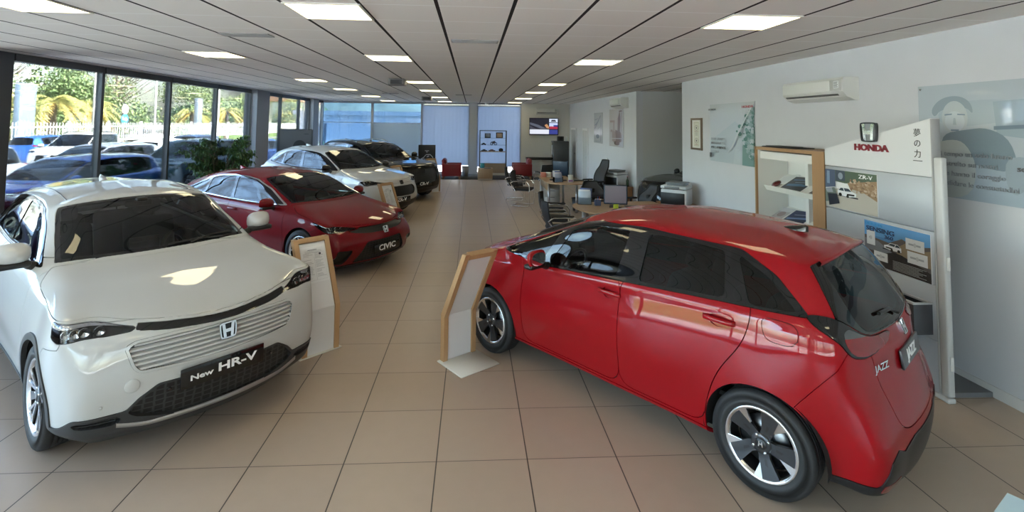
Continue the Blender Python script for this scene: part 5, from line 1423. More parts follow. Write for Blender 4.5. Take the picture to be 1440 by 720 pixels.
# ------------------------------------------------------------------ silver brand stand and brochure rack
def brand_stand():
    X0 = 3.89; y0, y1 = 4.015, 5.37            # near, far end
    sv = mat('stand silver', (.46, .49, .53), .5, metal=.15); sv2 = mat('stand side', (.58, .585, .59), .5); wh = mat('stand white', (.68, .69, .70), .4)
    e = props(empty('brand_stand'), 'tall silver display stand with slanted top and red brand name by the right wall', 'display stand')
    segs = [(.045, .455), (.46, .915), (.92, 1.355), (1.36, 1.81)]
    for i, (a, b) in enumerate(segs):
        MB().rbox(X0, X0 + .08, y0 + .05, y1, a, b, .004, 1).build('panel', sv, e)
    mb = MB(); mb.prism([(y0 + .05, 1.815), (y1, 1.815), (y1, 1.99), (y0 + .05, 2.315)], 0, .08, Matrix(((0, 0, 1, X0), (1, 0, 0, 0), (0, 1, 0, 0), (0, 0, 0, 1)))); mb.build('top_panel', wh, e)
    MB().rbox(X0 + .004, X0 + .058, y0 - .03, y0 + .045, .045, 1.985, .012, 2).build('side_post', sv2, e)
    MB().rbox(X0 - .01, X0 + .058, y0 - .035, y1, 0, .04, .01, 2).build('foot', sv2, e)
    MB().rbox(X0 - .002, X0 + .08, y0 + .047, y0 + .056, .05, 2.31, .002, 1).build('edge_strip', mat('strip grey', (.40, .40, .40), .5), e)
    MB().box(X0 + .06, XR - .016, y0 + .06, y1, 0.0005, .04).build('plinth', mat('floor slab grey', (.16, .16, .17), .6), e)  # low dark grey slab on the floor between the stand and the wall
    for z in (.26, 1.06): MB().rbox(X0 + .018, X0 + .046, y0 - .041, y0 - .028, z, z + .11, .006, 2).build('lock_plate', mat('plastic white', (.78, .78, .76), .4), e)
    mat('emblem grey', (.30, .32, .34), .35)
    F = lambda y, z, d=.001: frame((X0 - d, y, z), (0, -1, 0), (-1, 0, 0))
    red = mat('honda red', (.45, .02, .05), .4)
    text('lettering', 'HONDA', .085, F(4.72, 2.03), mat('honda dark red', (.22, .01, .02), .4), e, 1.32, depth=.008, bold=.0035)
    emblem('emblem', F(4.72, 2.185, .004), .215, e, ring='gunmetal', backing='emblem grey', hm='chrome')
    for i, ch in enumerate('夢の力'):
        text('lettering', ch, .075, F(4.20, 2.185 - .092 * i), mat('print black', (.01, .01, .012), .4), e, depth=.001)
    MB().box(-.045, .045, -.003, .003, 0, .002, F(4.20, 1.945)).build('lettering_rule', MATS['print black'], e)
    # picture of a white car on a mountain road
    w, h = .70, .40; cells = [([(-.5, -.5), (.5, -.5), (.5, .12), (-.5, -.02)], (.52, .48, .42)), ([(-.5, .5), (.5, .5), (.5, .30), (.2, .22), (-.1, .18), (-.5, .22)], (.10, .14, .10)), ([(-.05, .2), (.5, .34), (.5, -.15), (.25, .02), (.0, .06)], (.36, .24, .15))]
    r = random.Random(5)
    for i in range(70):
        cx = r.uniform(.02, .5); cy = r.uniform(-.02, .3) - .3 * max(0, cx - .35); cells.append((ell(cx, cy, r.uniform(.01, .035), r.uniform(.01, .04), 6), r.choice([(.50, .36, .25), (.26, .17, .11), (.44, .31, .20), (.60, .47, .35)])))
    cells += [([(-.5, .5), (-.28, .5), (-.28, .06), (-.5, .0)], (.09, .12, .19)), ([(-.46, .46), (-.40, .46), (-.40, .12), (-.46, .12)], (.22, .30, .42)), ([(-.27, .5), (-.08, .5), (-.08, .24), (-.27, .22)], (.07, .09, .12)), (ell(-.17, .36, .05, .09, 12), (.28, .33, .40)),
              ([(-.5, -.02), (-.30, .04), (-.22, -.3), (-.5, -.38)], (.16, .19, .17)), ([(-.45, -.15), (-.25, -.12), (-.2, -.36), (-.42, -.46)], (.03, .035, .05)), ([(-.5, -.02), (-.36, .02), (-.33, -.10), (-.46, -.12)], (.33, .36, .40))]
    cells += car_print(-.05, -.05, .36, (.80, .82, .85))
    p = card('poster_print', w, h, cells, F(5.0, 1.575, .006), e, .005, rough=.25, coat=.3)
    text('lettering', 'ZR-V', .055, F(4.79, 1.735, .009), mat('lettering white', (.9, .9, .9), .4), e, 1.5)
    MB().rbox(-w / 2 - .006, w / 2 + .006, -h / 2 - .006, h / 2 + .006, -.003, .003, .002, 1, F(5.0, 1.575, .0)).build('print_holder', mat('clear edge', (.55, .57, .6), .2), e)
    # driver aid board
    w, h = .72, .41
    cells = [([(-.5, -.5), (.5, -.5), (.5, .5), (-.5, .5)], (.10, .26, .52)), ([(-.5, .5), (.5, .5), (.5, .22), (-.5, .16)], (.14, .36, .66)), ([(-.5, .16), (-.1, .10), (.1, .26), (.3, .16), (.5, .24), (.5, -.5), (-.5, -.5)], (.13, .12, .12)), ([(.0, .02), (.2, .24), (.38, .10), (.5, .16), (.5, -.2), (.05, -.2)], (.28, .22, .15)), ([(-.5, .02), (-.2, -.05), (.1, -.10), (.5, -.3), (.5, -.5), (-.5, -.5)], (.02, .022, .03)), ([(-.5, .08), (-.28, .08), (-.05, -.10), (-.2, -.18), (-.5, -.16)], (.20, .22, .26))]
    cells += car_print(-.04, .02, .26, (.78, .81, .85), -1)
    for (x0, x1, a, b) in ((-.46, -.32, -.05, .28), (.16, .42, .08, .32), (.18, .46, -.20, .05), (-.34, -.12, -.36, -.16)):
        cells += [((x0, x1, a, b), (.74, .77, .80)), ((x0 + .04, x1 - .05, (a + b) / 2 - .02, (a + b) / 2 + .02), (.40, .43, .47)), (ell((x0 + x1) / 2, (a + b) / 2, .02, .05, 8), (.55, .57, .6))]
    for i in range(7): cells.append(((-.04, .44 - .05 * (i % 3), -.275 - .03 * i, -.262 - .03 * i), (.34, .34, .34)))
    card('board_print', w, h, cells, F(4.46, 1.12, .006), e, .005, rough=.25, coat=.4)
    MB().rbox(-w / 2 - .006, w / 2 + .006, -h / 2 - .006, h / 2 + .006, -.003, .003, .002, 1, F(4.46, 1.12, .0)).build('print_holder', MATS['clear edge'], e)
    nb = mat('navy ink', (.015, .04, .12), .4); cb = mat('cyan ink', (.02, .30, .62), .4)
    text('lettering', 'HONDA', .035, F(4.71, 1.297, .0085), cb, e, 1.6, shear=.2); text('lettering', 'SENSING', .062, F(4.63, 1.25, .0085), nb, e, 1.35, bold=.0008); text('lettering', '360', .045, F(4.53, 1.205, .0085), nb, e, 1.5, bold=.0008)
    # dark brochure bin hung on the stand
    b = props(empty('brochure_bin'), 'dark hanging bin with leaflets on the silver stand behind the red hatchback', 'bin'); b.location = (X0 - .001, 4.235, .63)
    mb = MB()
    for (x0, x1, ya, yb) in ((-.17, -.16, -.13, .13), (-.012, -.002, -.13, .13), (-.16, -.012, -.13, -.12), (-.16, -.012, .12, .13)): mb.box(x0, x1, ya, yb, -.13, .12)
    mb.box(-.16, -.012, -.12, .12, -.13, -.12); mb.build('tub', mat('bin smoke', (.05, .055, .065), .25, coat=.5), b)
    MB().box(-.18, -.150, -.135, .135, .12, .135).box(-.03, 0, -.135, .135, .12, .135).box(-.15, -.03, -.135, -.12, .12, .135).box(-.15, -.03, .12, .135, .12, .135).build('rim', mat('bin rim', (.42, .43, .45), .3), b)

def paper_block(name, lb, cat, M, w, h, t, cells, base, group=None):
    e = props(empty(name), lb, cat, group); e.matrix_world = M
    MB().box(-w / 2, w / 2, -h / 2, h / 2, .0002, t).build('pages', mat('paper white', (.78, .78, .76), .6), e)
    card('cover', w, h, cells, T(0, 0, t + .001), e, .001, base, .3, .3)
    return e

def brochure_rack():
    X0, X1 = 3.93, XR - .005; ya, yb = 5.40, 6.78; zt = 1.955
    wood = wood_mat('oak veneer', (.33, .185, .085), (.42, .25, .125)); wh = mat('rack white', (.78, .77, .73), .45)
    e = props(empty('brochure_rack'), 'white brochure rack in a brown wooden frame on the right wall beside the silver stand', 'shelf')
    MB().box(X0 - .03, X1, ya, ya + .20, .02, zt).build('side_panel', wood, e)
    MB().box(X0 - .03, X0 + .0, yb - .026, yb, .02, zt).build('side_panel', wood, e)
    MB().box(X0 - .03, X1, ya + .2, yb - .035, zt - .04, zt).build('top', wood, e)
    MB().box(X1 - .02, X1, ya + .2, yb - .035, .02, zt - .04).build('back_panel', wh, e)
    MB().box(X0 + .0, X1 - .02, yb - .026, yb - .0, .02, zt - .04).build('inner_side', wh, e)
    MB().box(X0 + .24, X1 - .02, 6.06, 6.12, .05, zt - .12).build('upright', mat('rack upright', (.82, .81, .78), .4), e)
    MB().box(X0 + .03, X1 - .02, ya + .2, yb - .035, zt - .16, zt - .06).build('light_box', wh, e)
    MB().box(X0 - .01, X1, ya + .2, yb - .035, .02, .10).build('plinth', wh, e)
    shelf = []
    for z in (1.42, .98, .54):
        mb = MB(); M = T(X1 - .03, (ya + .2 + yb - .04) / 2, z + .16) @ Ry(-.52); w = yb - .04 - ya - .2
        mb.box(-.36, 0, -w / 2, w / 2, -.012, 0, M).box(-.372, -.36, -w / 2, w / 2, -.03, .045, M)
        mb.build('shelf', wh, e); shelf.append(M)
    def on(M, u, v, rot=0., up=.0008): return M @ T(u, v, up) @ Rz(-PI / 2 + rot)
    bl = (.02, .035, .10); r = random.Random(2)
    a = [((-.5, .5, -.5, .5), (.012, .016, .03)), ([(-.4, .30), (.4, .36), (.4, .28), (-.4, .22)], (.06, .14, .28)), ([(-.4, -.05), (.1, .02), (.42, -.06), (.4, -.16), (-.4, -.2)], (.05, .16, .30)), ([(-.2, .1), (.2, .13), (.2, .10), (-.2, .07)], (.3, .4, .5))]
    paper_block('brochure', 'dark brochure with blue headlights on the upper rack shelf', 'brochure', on(shelf[0], -.185, .10, .1), .40, .32, .012, a, bl)
    paper_block('brochure', 'brown and dark brochure at the right end of the upper rack shelf', 'brochure', on(shelf[0], -.2, -.40, -.05), .26, .30, .01, [((-.5, .5, -.1, .1), (.30, .18, .12)), ((-.3, .3, .2, .4), (.45, .35, .3))], (.06, .05, .05))
    paper_block('brochure', 'white folder lying open at the left end of the upper rack shelf', 'brochure', on(shelf[0], -.12, .40, .4), .26, .22, .008, [((-.4, .4, -.3, .3), (.70, .71, .72))], (.76, .76, .76))
    b = [((-.5, .5, -.5, .5), (.012, .025, .09)), ([(-.45, -.05), (.45, .10), (.45, .0), (-.45, -.15)], (.20, .30, .52)), ([(-.3, .2), (.3, .28), (.3, .25), (-.3, .17)], (.5, .55, .65)), ([(-.45, -.2), (.45, -.05), (.45, -.5), (-.45, -.5)], (.015, .03, .07))]
    paper_block('brochure', 'dark blue brochure in the middle of the lower visible rack shelf', 'brochure', on(shelf[1], -.185, .13, .12), .36, .32, .012, b, bl)
    paper_block('brochure', 'grey and white brochure at the left end of the lower visible rack shelf', 'brochure', on(shelf[1], -.19, .46, .1), .22, .30, .01, [((-.5, .5, -.3, .2), (.45, .42, .42)), (ell(0, 0, .3, .2, 12), (.30, .22, .22))], (.6, .6, .62))
    paper_block('brochure', 'white brochure with grey car at the right end of the lower visible rack shelf', 'brochure', on(shelf[1], -.19, -.38, -.1), .26, .30, .01, [(ell(0, -.05, .38, .2, 14), (.42, .42, .46)), (ell(.05, .0, .25, .1, 12), (.25, .22, .24))], (.72, .72, .74))
    o = props(MB().ellipsoid((0, 0, .03), (.05, .07, .03), 14, 8).build('glasses_case', mat('maroon case', (.10, .012, .015), .25, coat=.5)), 'small dark red oval case on the upper rack shelf', 'case'); o.matrix_world = on(shelf[0], -.28, .42, 0, 0)
    o = props(MB().rbox(-.03, .25, -.34, .34, 0, .014, .005, 1).rbox(.0, .2, -.2, .3, .014, .022, .004, 1).build('folder', M_['black trim']), 'black folder lying on top of the brochure rack', 'folder'); o.location = (X0 + .05, 6.35, zt)

def wood_mat(name, c1, c2, sc=2.2, rough=.42):
    if name in MATS: return MATS[name]
    m = bpy.data.materials.new(name); m.use_nodes = True; nt = m.node_tree; b = nt.nodes['Principled BSDF']
    tc = nt.nodes.new('ShaderNodeTexCoord'); mp = nt.nodes.new('ShaderNodeMapping'); mp.inputs['Scale'].default_value = (9, 9, .8)
    n = nt.nodes.new('ShaderNodeTexNoise'); n.inputs['Scale'].default_value = sc; n.inputs['Detail'].default_value = 6; n.inputs['Distortion'].default_value = .6
    mx = nt.nodes.new('ShaderNodeMix'); mx.data_type = 'RGBA'; mx.inputs[6].default_value = (*c1, 1); mx.inputs[7].default_value = (*c2, 1)
    nt.links.new(tc.outputs['Object'], mp.inputs[0]); nt.links.new(mp.outputs[0], n.inputs['Vector']); nt.links.new(n.outputs['Fac'], mx.inputs[0]); nt.links.new(mx.outputs[2], b.inputs['Base Color'])
    b.inputs['Roughness'].default_value = rough
    MATS[name] = m; return m
wall_things(); brand_stand(); brochure_rack()
# ------------------------------------------------------------------ stands, desks, seating, plant
def info_stand(loc, rz, label, front=True, lean=.27, ht=1.05, sheet=True):
    """wooden framed lectern panel: rises, bends and leans along +y; reading side is -y"""
    e = props(empty('info_stand', (*loc, 0), rz), label, 'information stand', 'wooden framed information stands by the cars')
    wood = wood_mat('beech frame', (.42, .245, .115), (.50, .31, .16)); wh = mat('stand panel white', (.72, .72, .73), .35)
    w = .37; zk = .42; t = .048; d = .055
    MB().rbox(-w / 2 - .03, w / 2 + .03, -.035, .36, 0.0005, .012, .003, 1).build('base_plate', mat('base plate', (.68, .66, .60), .4), e)
    prof = [(-d / 2, .012), (d / 2, .012), (d / 2, zk - .012), (lean + d / 2, ht), (lean - d / 2, ht), (-d / 2, zk + .012)]
    PM = lambda x0: Matrix(((0, 0, 1, x0), (1, 0, 0, 0), (0, 1, 0, 0), (0, 0, 0, 1)))
    for s in (-1, 1):
        x0 = -w / 2 if s < 0 else w / 2 - t
        MB().prism(prof, x0, x0 + t, Matrix(((0, 0, 1, 0), (1, 0, 0, 0), (0, 1, 0, 0), (0, 0, 0, 1)))).build('side_rail', wood, e)
    k = (lean) / (ht - zk); a = math.atan(k)
    topM = T(0, lean, ht) @ Rx(-a)
    MB().box(-w / 2 + t, w / 2 - t, -d / 2, d / 2, -t, -.0, topM).build('top_rail', wood, e)
    q = .010
    pan = [(-q, .013), (q, .013), (q, zk), (lean + q - k * t, ht - t), (lean - q - k * t, ht - t), (-q, zk)]
    MB().prism(pan, -w / 2 + t, w / 2 - t, PM(0)).build('panel', wh, e)
    if sheet:
        M = T(0, k * .33, zk + .33) @ Rx(-a) @ T(0, -q - .004, .0) @ Rx(PI / 2)
        s = props(empty('info_sheet'), 'printed data sheet on the ' + label.replace(' with a printed sheet', '').replace('wooden framed ', ''), 'paper', 'data sheets on the stands'); s.matrix_world = T(*loc, 0) @ Rz(rz) @ M
        r = random.Random(int(loc[1] * 10)); ink = (.28, .29, .33); cells = []
        for i in range(24):
            y = .40 - .034 * i
            if i < 3: cells.append(((-.22, .16, y - .006, y + .010), (.18, .19, .25)) if i == 0 else ((-.35, .35, y - .003, y + .004), ink))
            else:
                for (x0, x1) in ((-.42, -.04), (.04, .42)):
                    if r.random() < .88: cells.append(((x0, x0 + (x1 - x0) * r.uniform(.5, 1), y - .004, y + .004), ink))
        cells += [(ell(.26, .27, .05, .032, 12), (.05, .05, .08)), ((-.44, .44, .315, .318), ink), ((-.44, .44, -.44, -.437), ink), ((-.44, -.437, -.44, .315), ink), ((.437, .44, -.44, .315), ink), ((-.003, .003, -.44, .2), ink)]
        MB().box(-.124, .124, -.175, .175, -.001, -.0002, T(0, .06, 0)).build('page', mat('paper white', (.78, .78, .76), .6), s)
        card('print', .248, .35, cells, T(0, .06, .001), s, .001, (.76, .77, .79), .5)
        MB().box(-.13, .13, -.36, .245, -.0022, -.0012).build('sleeve', mat('sleeve', (.74, .74, .76), .15, coat=.6), s)
    return e

def visitor_chair(loc, rz, label):
    """black mesh cantilever chair on a chrome sled; faces +x"""
    e = props(empty('visitor_chair', (*loc, 0), rz), label, 'chair', 'black visitor chairs at the desks')
    ch = M_['chrome']; bk = mat('chair black', (.012, .012, .014), .7); me = mat('chair mesh', (.016, .017, .02), .6)
    MB().rbox(-.24, .24, -.24, .24, .42, .49, .03, 3).build('seat', bk, e)
    P = []
    for i in range(9):
        t = i / 8; z = .50 + .42 * t
        P.append([(-.24 - .10 * t + .05 * (abs(y) / .23) ** 2 - .03 * math.sin(PI * t), y * (1 - .12 * t * t), z) for y in np.linspace(-.23, .23, 9)])
    Q = [[(x - .018, y, z) for x, y, z in r] for r in P]
    b = MB(); b.grid(P); b.grid(Q, flip=True); bo = b.build('backrest', me, e)
    rim = [P[0][j] for j in range(9)] + [P[i][8] for i in range(1, 9)] + [P[8][j] for j in range(7, -1, -1)] + [P[i][0] for i in range(7, 0, -1)]
    MB().tube([(x - .009, y, z) for x, y, z in rim], .015, 8, True).build('back_frame', bk, bo)
    for s in (-1, 1):
        y = s * .26
        MB().tube([(-.30, y, .62), (-.22, y, .67), (-.02, y, .675), (.16, y, .66), (.22, y, .58), (.235, y, .42), (.235, y, .05), (.20, y, .014), (-.22, y, .014), (-.27, y * .96, .014)], .012, 8).build('side_frame', ch, e)
        MB().rbox(-.25, .14, y - .024, y + .024, .68, .705, .01, 2).build('armrest', bk, e)
    MB().tube([(-.27, -.25, .014), (-.27, .25, .014)], .012, 8).build('floor_bar', ch, e)
    MB().tube([(.2, -.26, .41), (.2, .26, .41)], .011, 8).tube([(-.16, -.26, .41), (-.16, .26, .41)], .011, 8).tube([(-.30, -.26, .62), (-.16, -.26, .41)], .011, 8).tube([(-.30, .26, .62), (-.16, .26, .41)], .011, 8).build('seat_bars', ch, e)
    return e

def office_chair(loc, rz, label, high=True, ht=1.22):
    """black swivel chair, mesh back; faces +x"""
    e = props(empty('office_chair', (*loc, 0), rz), label, 'chair', 'black swivel chairs behind the desks')
    bk = mat('chair black', (.012, .012, .014), .7)
    MB().rbox(-.24, .27, -.26, .26, .44, .54, .04, 3).build('seat', bk, e)
    P = []; n = 13
    for i in range(n):
        t = i / (n - 1); z = .58 + (ht - .58) * t
        x = -.22 - .20 * t + .07 * math.sin(PI * min(1, t * 1.4)) * (1 if t < .7 else .6)
        w = (.25 - .02 * t) * (1 if t < .55 else 1 - .35 * (t - .55) / .45)
        P.append([(x + .05 * (y / .25) ** 2, y * w / .25, z) for y in np.linspace(-.25, .25, 9)])
    Q = [[(x - .022, y, z) for x, y, z in r] for r in P]
    bo = MB().grid(P).grid(Q, flip=True).build('backrest', mat('chair mesh grey', (.05, .052, .06), .6), e)
    rim = [P[0][j] for j in range(9)] + [P[i][8] for i in range(1, n)] + [P[n - 1][j] for j in range(7, -1, -1)] + [P[i][0] for i in range(n - 2, 0, -1)]
    MB().tube([(x - .011, y, z) for x, y, z in rim], .019, 8, True).build('back_frame', bk, bo)
    MB().rbox(-.30, -.22, -.05, .05, .42, .80, .02, 2).build('back_support', bk, e)
    for s in (-1, 1):
        MB().tube([(-.02, s * .25, .47), (-.02, s * .31, .50), (-.02, s * .31, .68)], .02, 8).build('arm_post', bk, e)
        MB().rbox(-.16, .16, s * .31 - .04, s * .31 + .04, .68, .715, .015, 2).build('armrest', bk, e)
    MB().rbox(-.12, .12, -.12, .12, .38, .45, .03, 2).build('mechanism', bk, e)
    MB().cyl(.03, .08, .40, 16).build('gas_column', M_['black trim'], e)
    for i in range(5):
        a = 2 * PI * i / 5 + .3
        l = MB().tube([(.03 * math.cos(a), .03 * math.sin(a), .11), (.31 * math.cos(a), .31 * math.sin(a), .075)], .022, 8, r2=.015).build('base_leg', M_['black trim'], e)
        MB().cyl(.028, -.02, .02, 14, T(.31 * math.cos(a), .31 * math.sin(a), .0285) @ Rz(a) @ Rx(PI / 2)).build('caster', M_['black trim'], l)
    return e

def armchair(loc, rz, label):
    """boxy red leather tub chair; faces +x"""
    e = props(empty('armchair', loc, rz), label, 'armchair', 'red leather armchairs')
    rd = mat('red leather', (.20, .008, .014), .42, coat=.15, noise=(30, .15))
    MB().rbox(-.36, .36, -.30, .30, .16, .30, .02, 2).build('base', rd, e)
    MB().rbox(-.20, .38, -.235, .235, .30, .46, .05, 3).build('seat_cushion', rd, e)
    mb = MB(); mb.rbox(-.38, -.20, -.33, .33, .13, .70, .05, 3); mb.tube([(-.30, -.26, .70), (-.30, .26, .70)], .095, 16); mb.ellipsoid((-.30, -.26, .70), (.095, .075, .095)).ellipsoid((-.30, .26, .70), (.095, .075, .095)); mb.build('backrest', rd, e)
    for s in (-1, 1): MB().rbox(-.38, .38, s * .36 - .075, s * .36 + .075, .12, .60, .025, 3).build('armrest', rd, e)
    for x in (-.32, .32):
        for y in (-.34, .34): MB().rbox(x - .04, x + .04, y - .04, y + .04, 0, .125, .005, 1).build('leg', mat('leg wood', (.20, .10, .05), .5), e)
    return e

def desk(loc, rz, label, L=1.65, Wd=.80, modesty=True):
    """beech top with a rounded visitor end (-y) on round silver legs"""
    e = props(empty('desk', (*loc, 0), rz), label, 'desk', 'beech office desks')
    top = wood_mat('desk beech', (.40, .25, .135), (.47, .31, .18), 1.4)
    pl = [(-Wd / 2, -L / 2 + .3), (-Wd * .30, -L / 2 + .08), (0, -L / 2), (Wd * .40, -L / 2 - .02), (Wd * .9, -L / 2 + .05), (Wd * 1.15, -L / 2 + .28), (Wd * 1.1, -L / 2 + .55), (Wd / 2, -L / 2 + .75), (Wd / 2, L / 2), (-Wd / 2, L / 2)]
    MB().prism(rp(pl, .12), .715, .74).build('tabletop', top, e)
    for x, y in ((-Wd / 2 + .08, -L / 2 + .32), (Wd * .95, -L / 2 + .32), (Wd * .45, -L / 2 + .15), (-Wd / 2 + .08, L / 2 - .08), (Wd / 2 - .08, L / 2 - .08)):
        g = MB().cyl(.030, .012, .715, 18, T(x, y, 0)).build('leg', mat('leg silver', (.50, .51, .53), .3, metal=.8), e)
        MB().cyl(.038, 0, .012, 18, T(x, y, 0)).build('leg_foot', M_['black trim'], g)
    if modesty: MB().rbox(-Wd / 2 + .07, -Wd / 2 + .09, -L / 2 + .42, L / 2 - .12, .50, .712, .003, 1).build('modesty_panel', top, e)
    return e

def monitor(loc, rz, label, on=False, col=(.012, .018, .03), s=1., cz=.33):
    """screen faces +x"""
    e = props(empty('monitor', loc, rz), label, 'monitor', 'computer monitors on the desks')
    MB().rbox(-.13, .13, -.11, .11, 0, .018, .008, 2).build('foot', M_['black trim'], e)
    MB().rbox(-.05, -.02, -.035, .035, .015, .22, .008, 2).build('stem', M_['black trim'], e)
    M = T(-.01, 0, cz) @ Ry(-.12)
    MB().rbox(-.035 * s, .012, -.24 * s, .24 * s, -.20 * s, .20 * s, .012, 2, M).build('casing', mat('monitor shell', col, .4), e)
    MB().box(.0125, .0135, -.215 * s, .215 * s, -.17 * s, .175 * s, M).build('screen', mat('screen lilac', (.10, .085, .10), .25, emit=(.55, .45, .55), es=.05) if on else M_['gloss black'], e)
    return e

def printer(loc, rz, label, s=1.):
    """white multifunction printer with a dark front (-x)"""
    e = props(empty('printer', loc, rz), label, 'printer', 'white office printers')
    wh = mat('printer white', (.72, .73, .75), .4)
    MB().rbox(-.22 * s, .22 * s, -.24 * s, .24 * s, 0, .30 * s, .015, 2).build('body', wh, e)
    MB().rbox(-.235 * s, -.215 * s, -.21 * s, .24 * s, .02, .24 * s, .006, 2).build('front_cover', M_['black trim'], e)
    MB().rbox(-.20 * s, .20 * s, -.20 * s, .20 * s, .30 * s, .315 * s, .004, 1).build('output_gap', M_['black trim'], e)
    MB().rbox(-.24 * s, .22 * s, -.24 * s, .24 * s, .315 * s, .37 * s, .012, 2).build('scanner', wh, e)
    MB().rbox(-.18 * s, .18 * s, -.20 * s, .16 * s, .40 * s, .43 * s, .008, 2).rbox(-.15 * s, .18 * s, -.18 * s, .14 * s, .37 * s, .40 * s, .006, 1).build('feeder', mat('printer grey', (.20, .21, .23), .5), e)
    MB().rbox(-.265 * s, -.235 * s, -.12 * s, .16 * s, .325 * s, .36 * s, .006, 1).build('control_panel', mat('printer grey', (.20, .21, .23), .5), e)
    return e

def bin_round(loc, label, col=(.015, .016, .018), r=.13, h=.32):
    e = props(empty('waste_bin', (*loc, 0)[:3]), label, 'waste bin')
    m = mat('bin plastic %.2f' % col[0], col, .45)
    MB().lathe([(0, 0.001), (r * .78, 0.001), (r, h), (r - .008, h), (r * .78 - .008, .012), (0, .012)], 28, cap=False).build('tub', m, e)
    MB().lathe([(r - .004, h - .012), (r + .012, h - .012), (r + .012, h + .004), (r - .004, h + .004), (r - .004, h - .012)], 28, cap=False).build('rim', m, e)
    return e

def leaflets(loc, rz, label, cols, w=.24, d=.12, h=.24):
    e = props(empty('leaflet_holder', loc, rz), label, 'leaflet holder', 'leaflet holders on the desks')
    MB().box(-w / 2, w / 2, -d / 2, -d / 2 + .003, 0, h * .5).box(-w / 2, w / 2, d / 2 - .003, d / 2, 0, h * .95).box(-w / 2, w / 2, -d / 2, d / 2, 0, .003).box(-w / 2, -w / 2 + .003, -d / 2, d / 2, 0, h * .55).box(w / 2 - .003, w / 2, -d / 2, d / 2, 0, h * .55).build('tray', glass_mat('clear acrylic', (.88, .93, .96), 1.), e)
    for i, c in enumerate(cols):
        o = props(MB().rbox(-w * .42, w * .42, -.004, .004, 0, h * (.92 + .10 * i), .001, 1, Ry(.05 * (i % 3 - 1))).build('leaflet', mat('leaflet %.2f %.2f %.2f' % c, c, .35)), '%s %s leaflet in %s' % (('front', 'second', 'rear', 'rearmost')[i], ('blue', 'white', 'dark', 'pale')[i], label.split(' of ')[0] + (' on the farther desk' if 'farther' in label else ' on the nearer desk')), 'leaflet', 'leaflets in desk holders')
        o.matrix_world = T(*loc) @ Rz(rz) @ T(.01 * (-1) ** i, -d / 2 + .015 + .024 * i, .005) @ Rx(-.12)
    return e

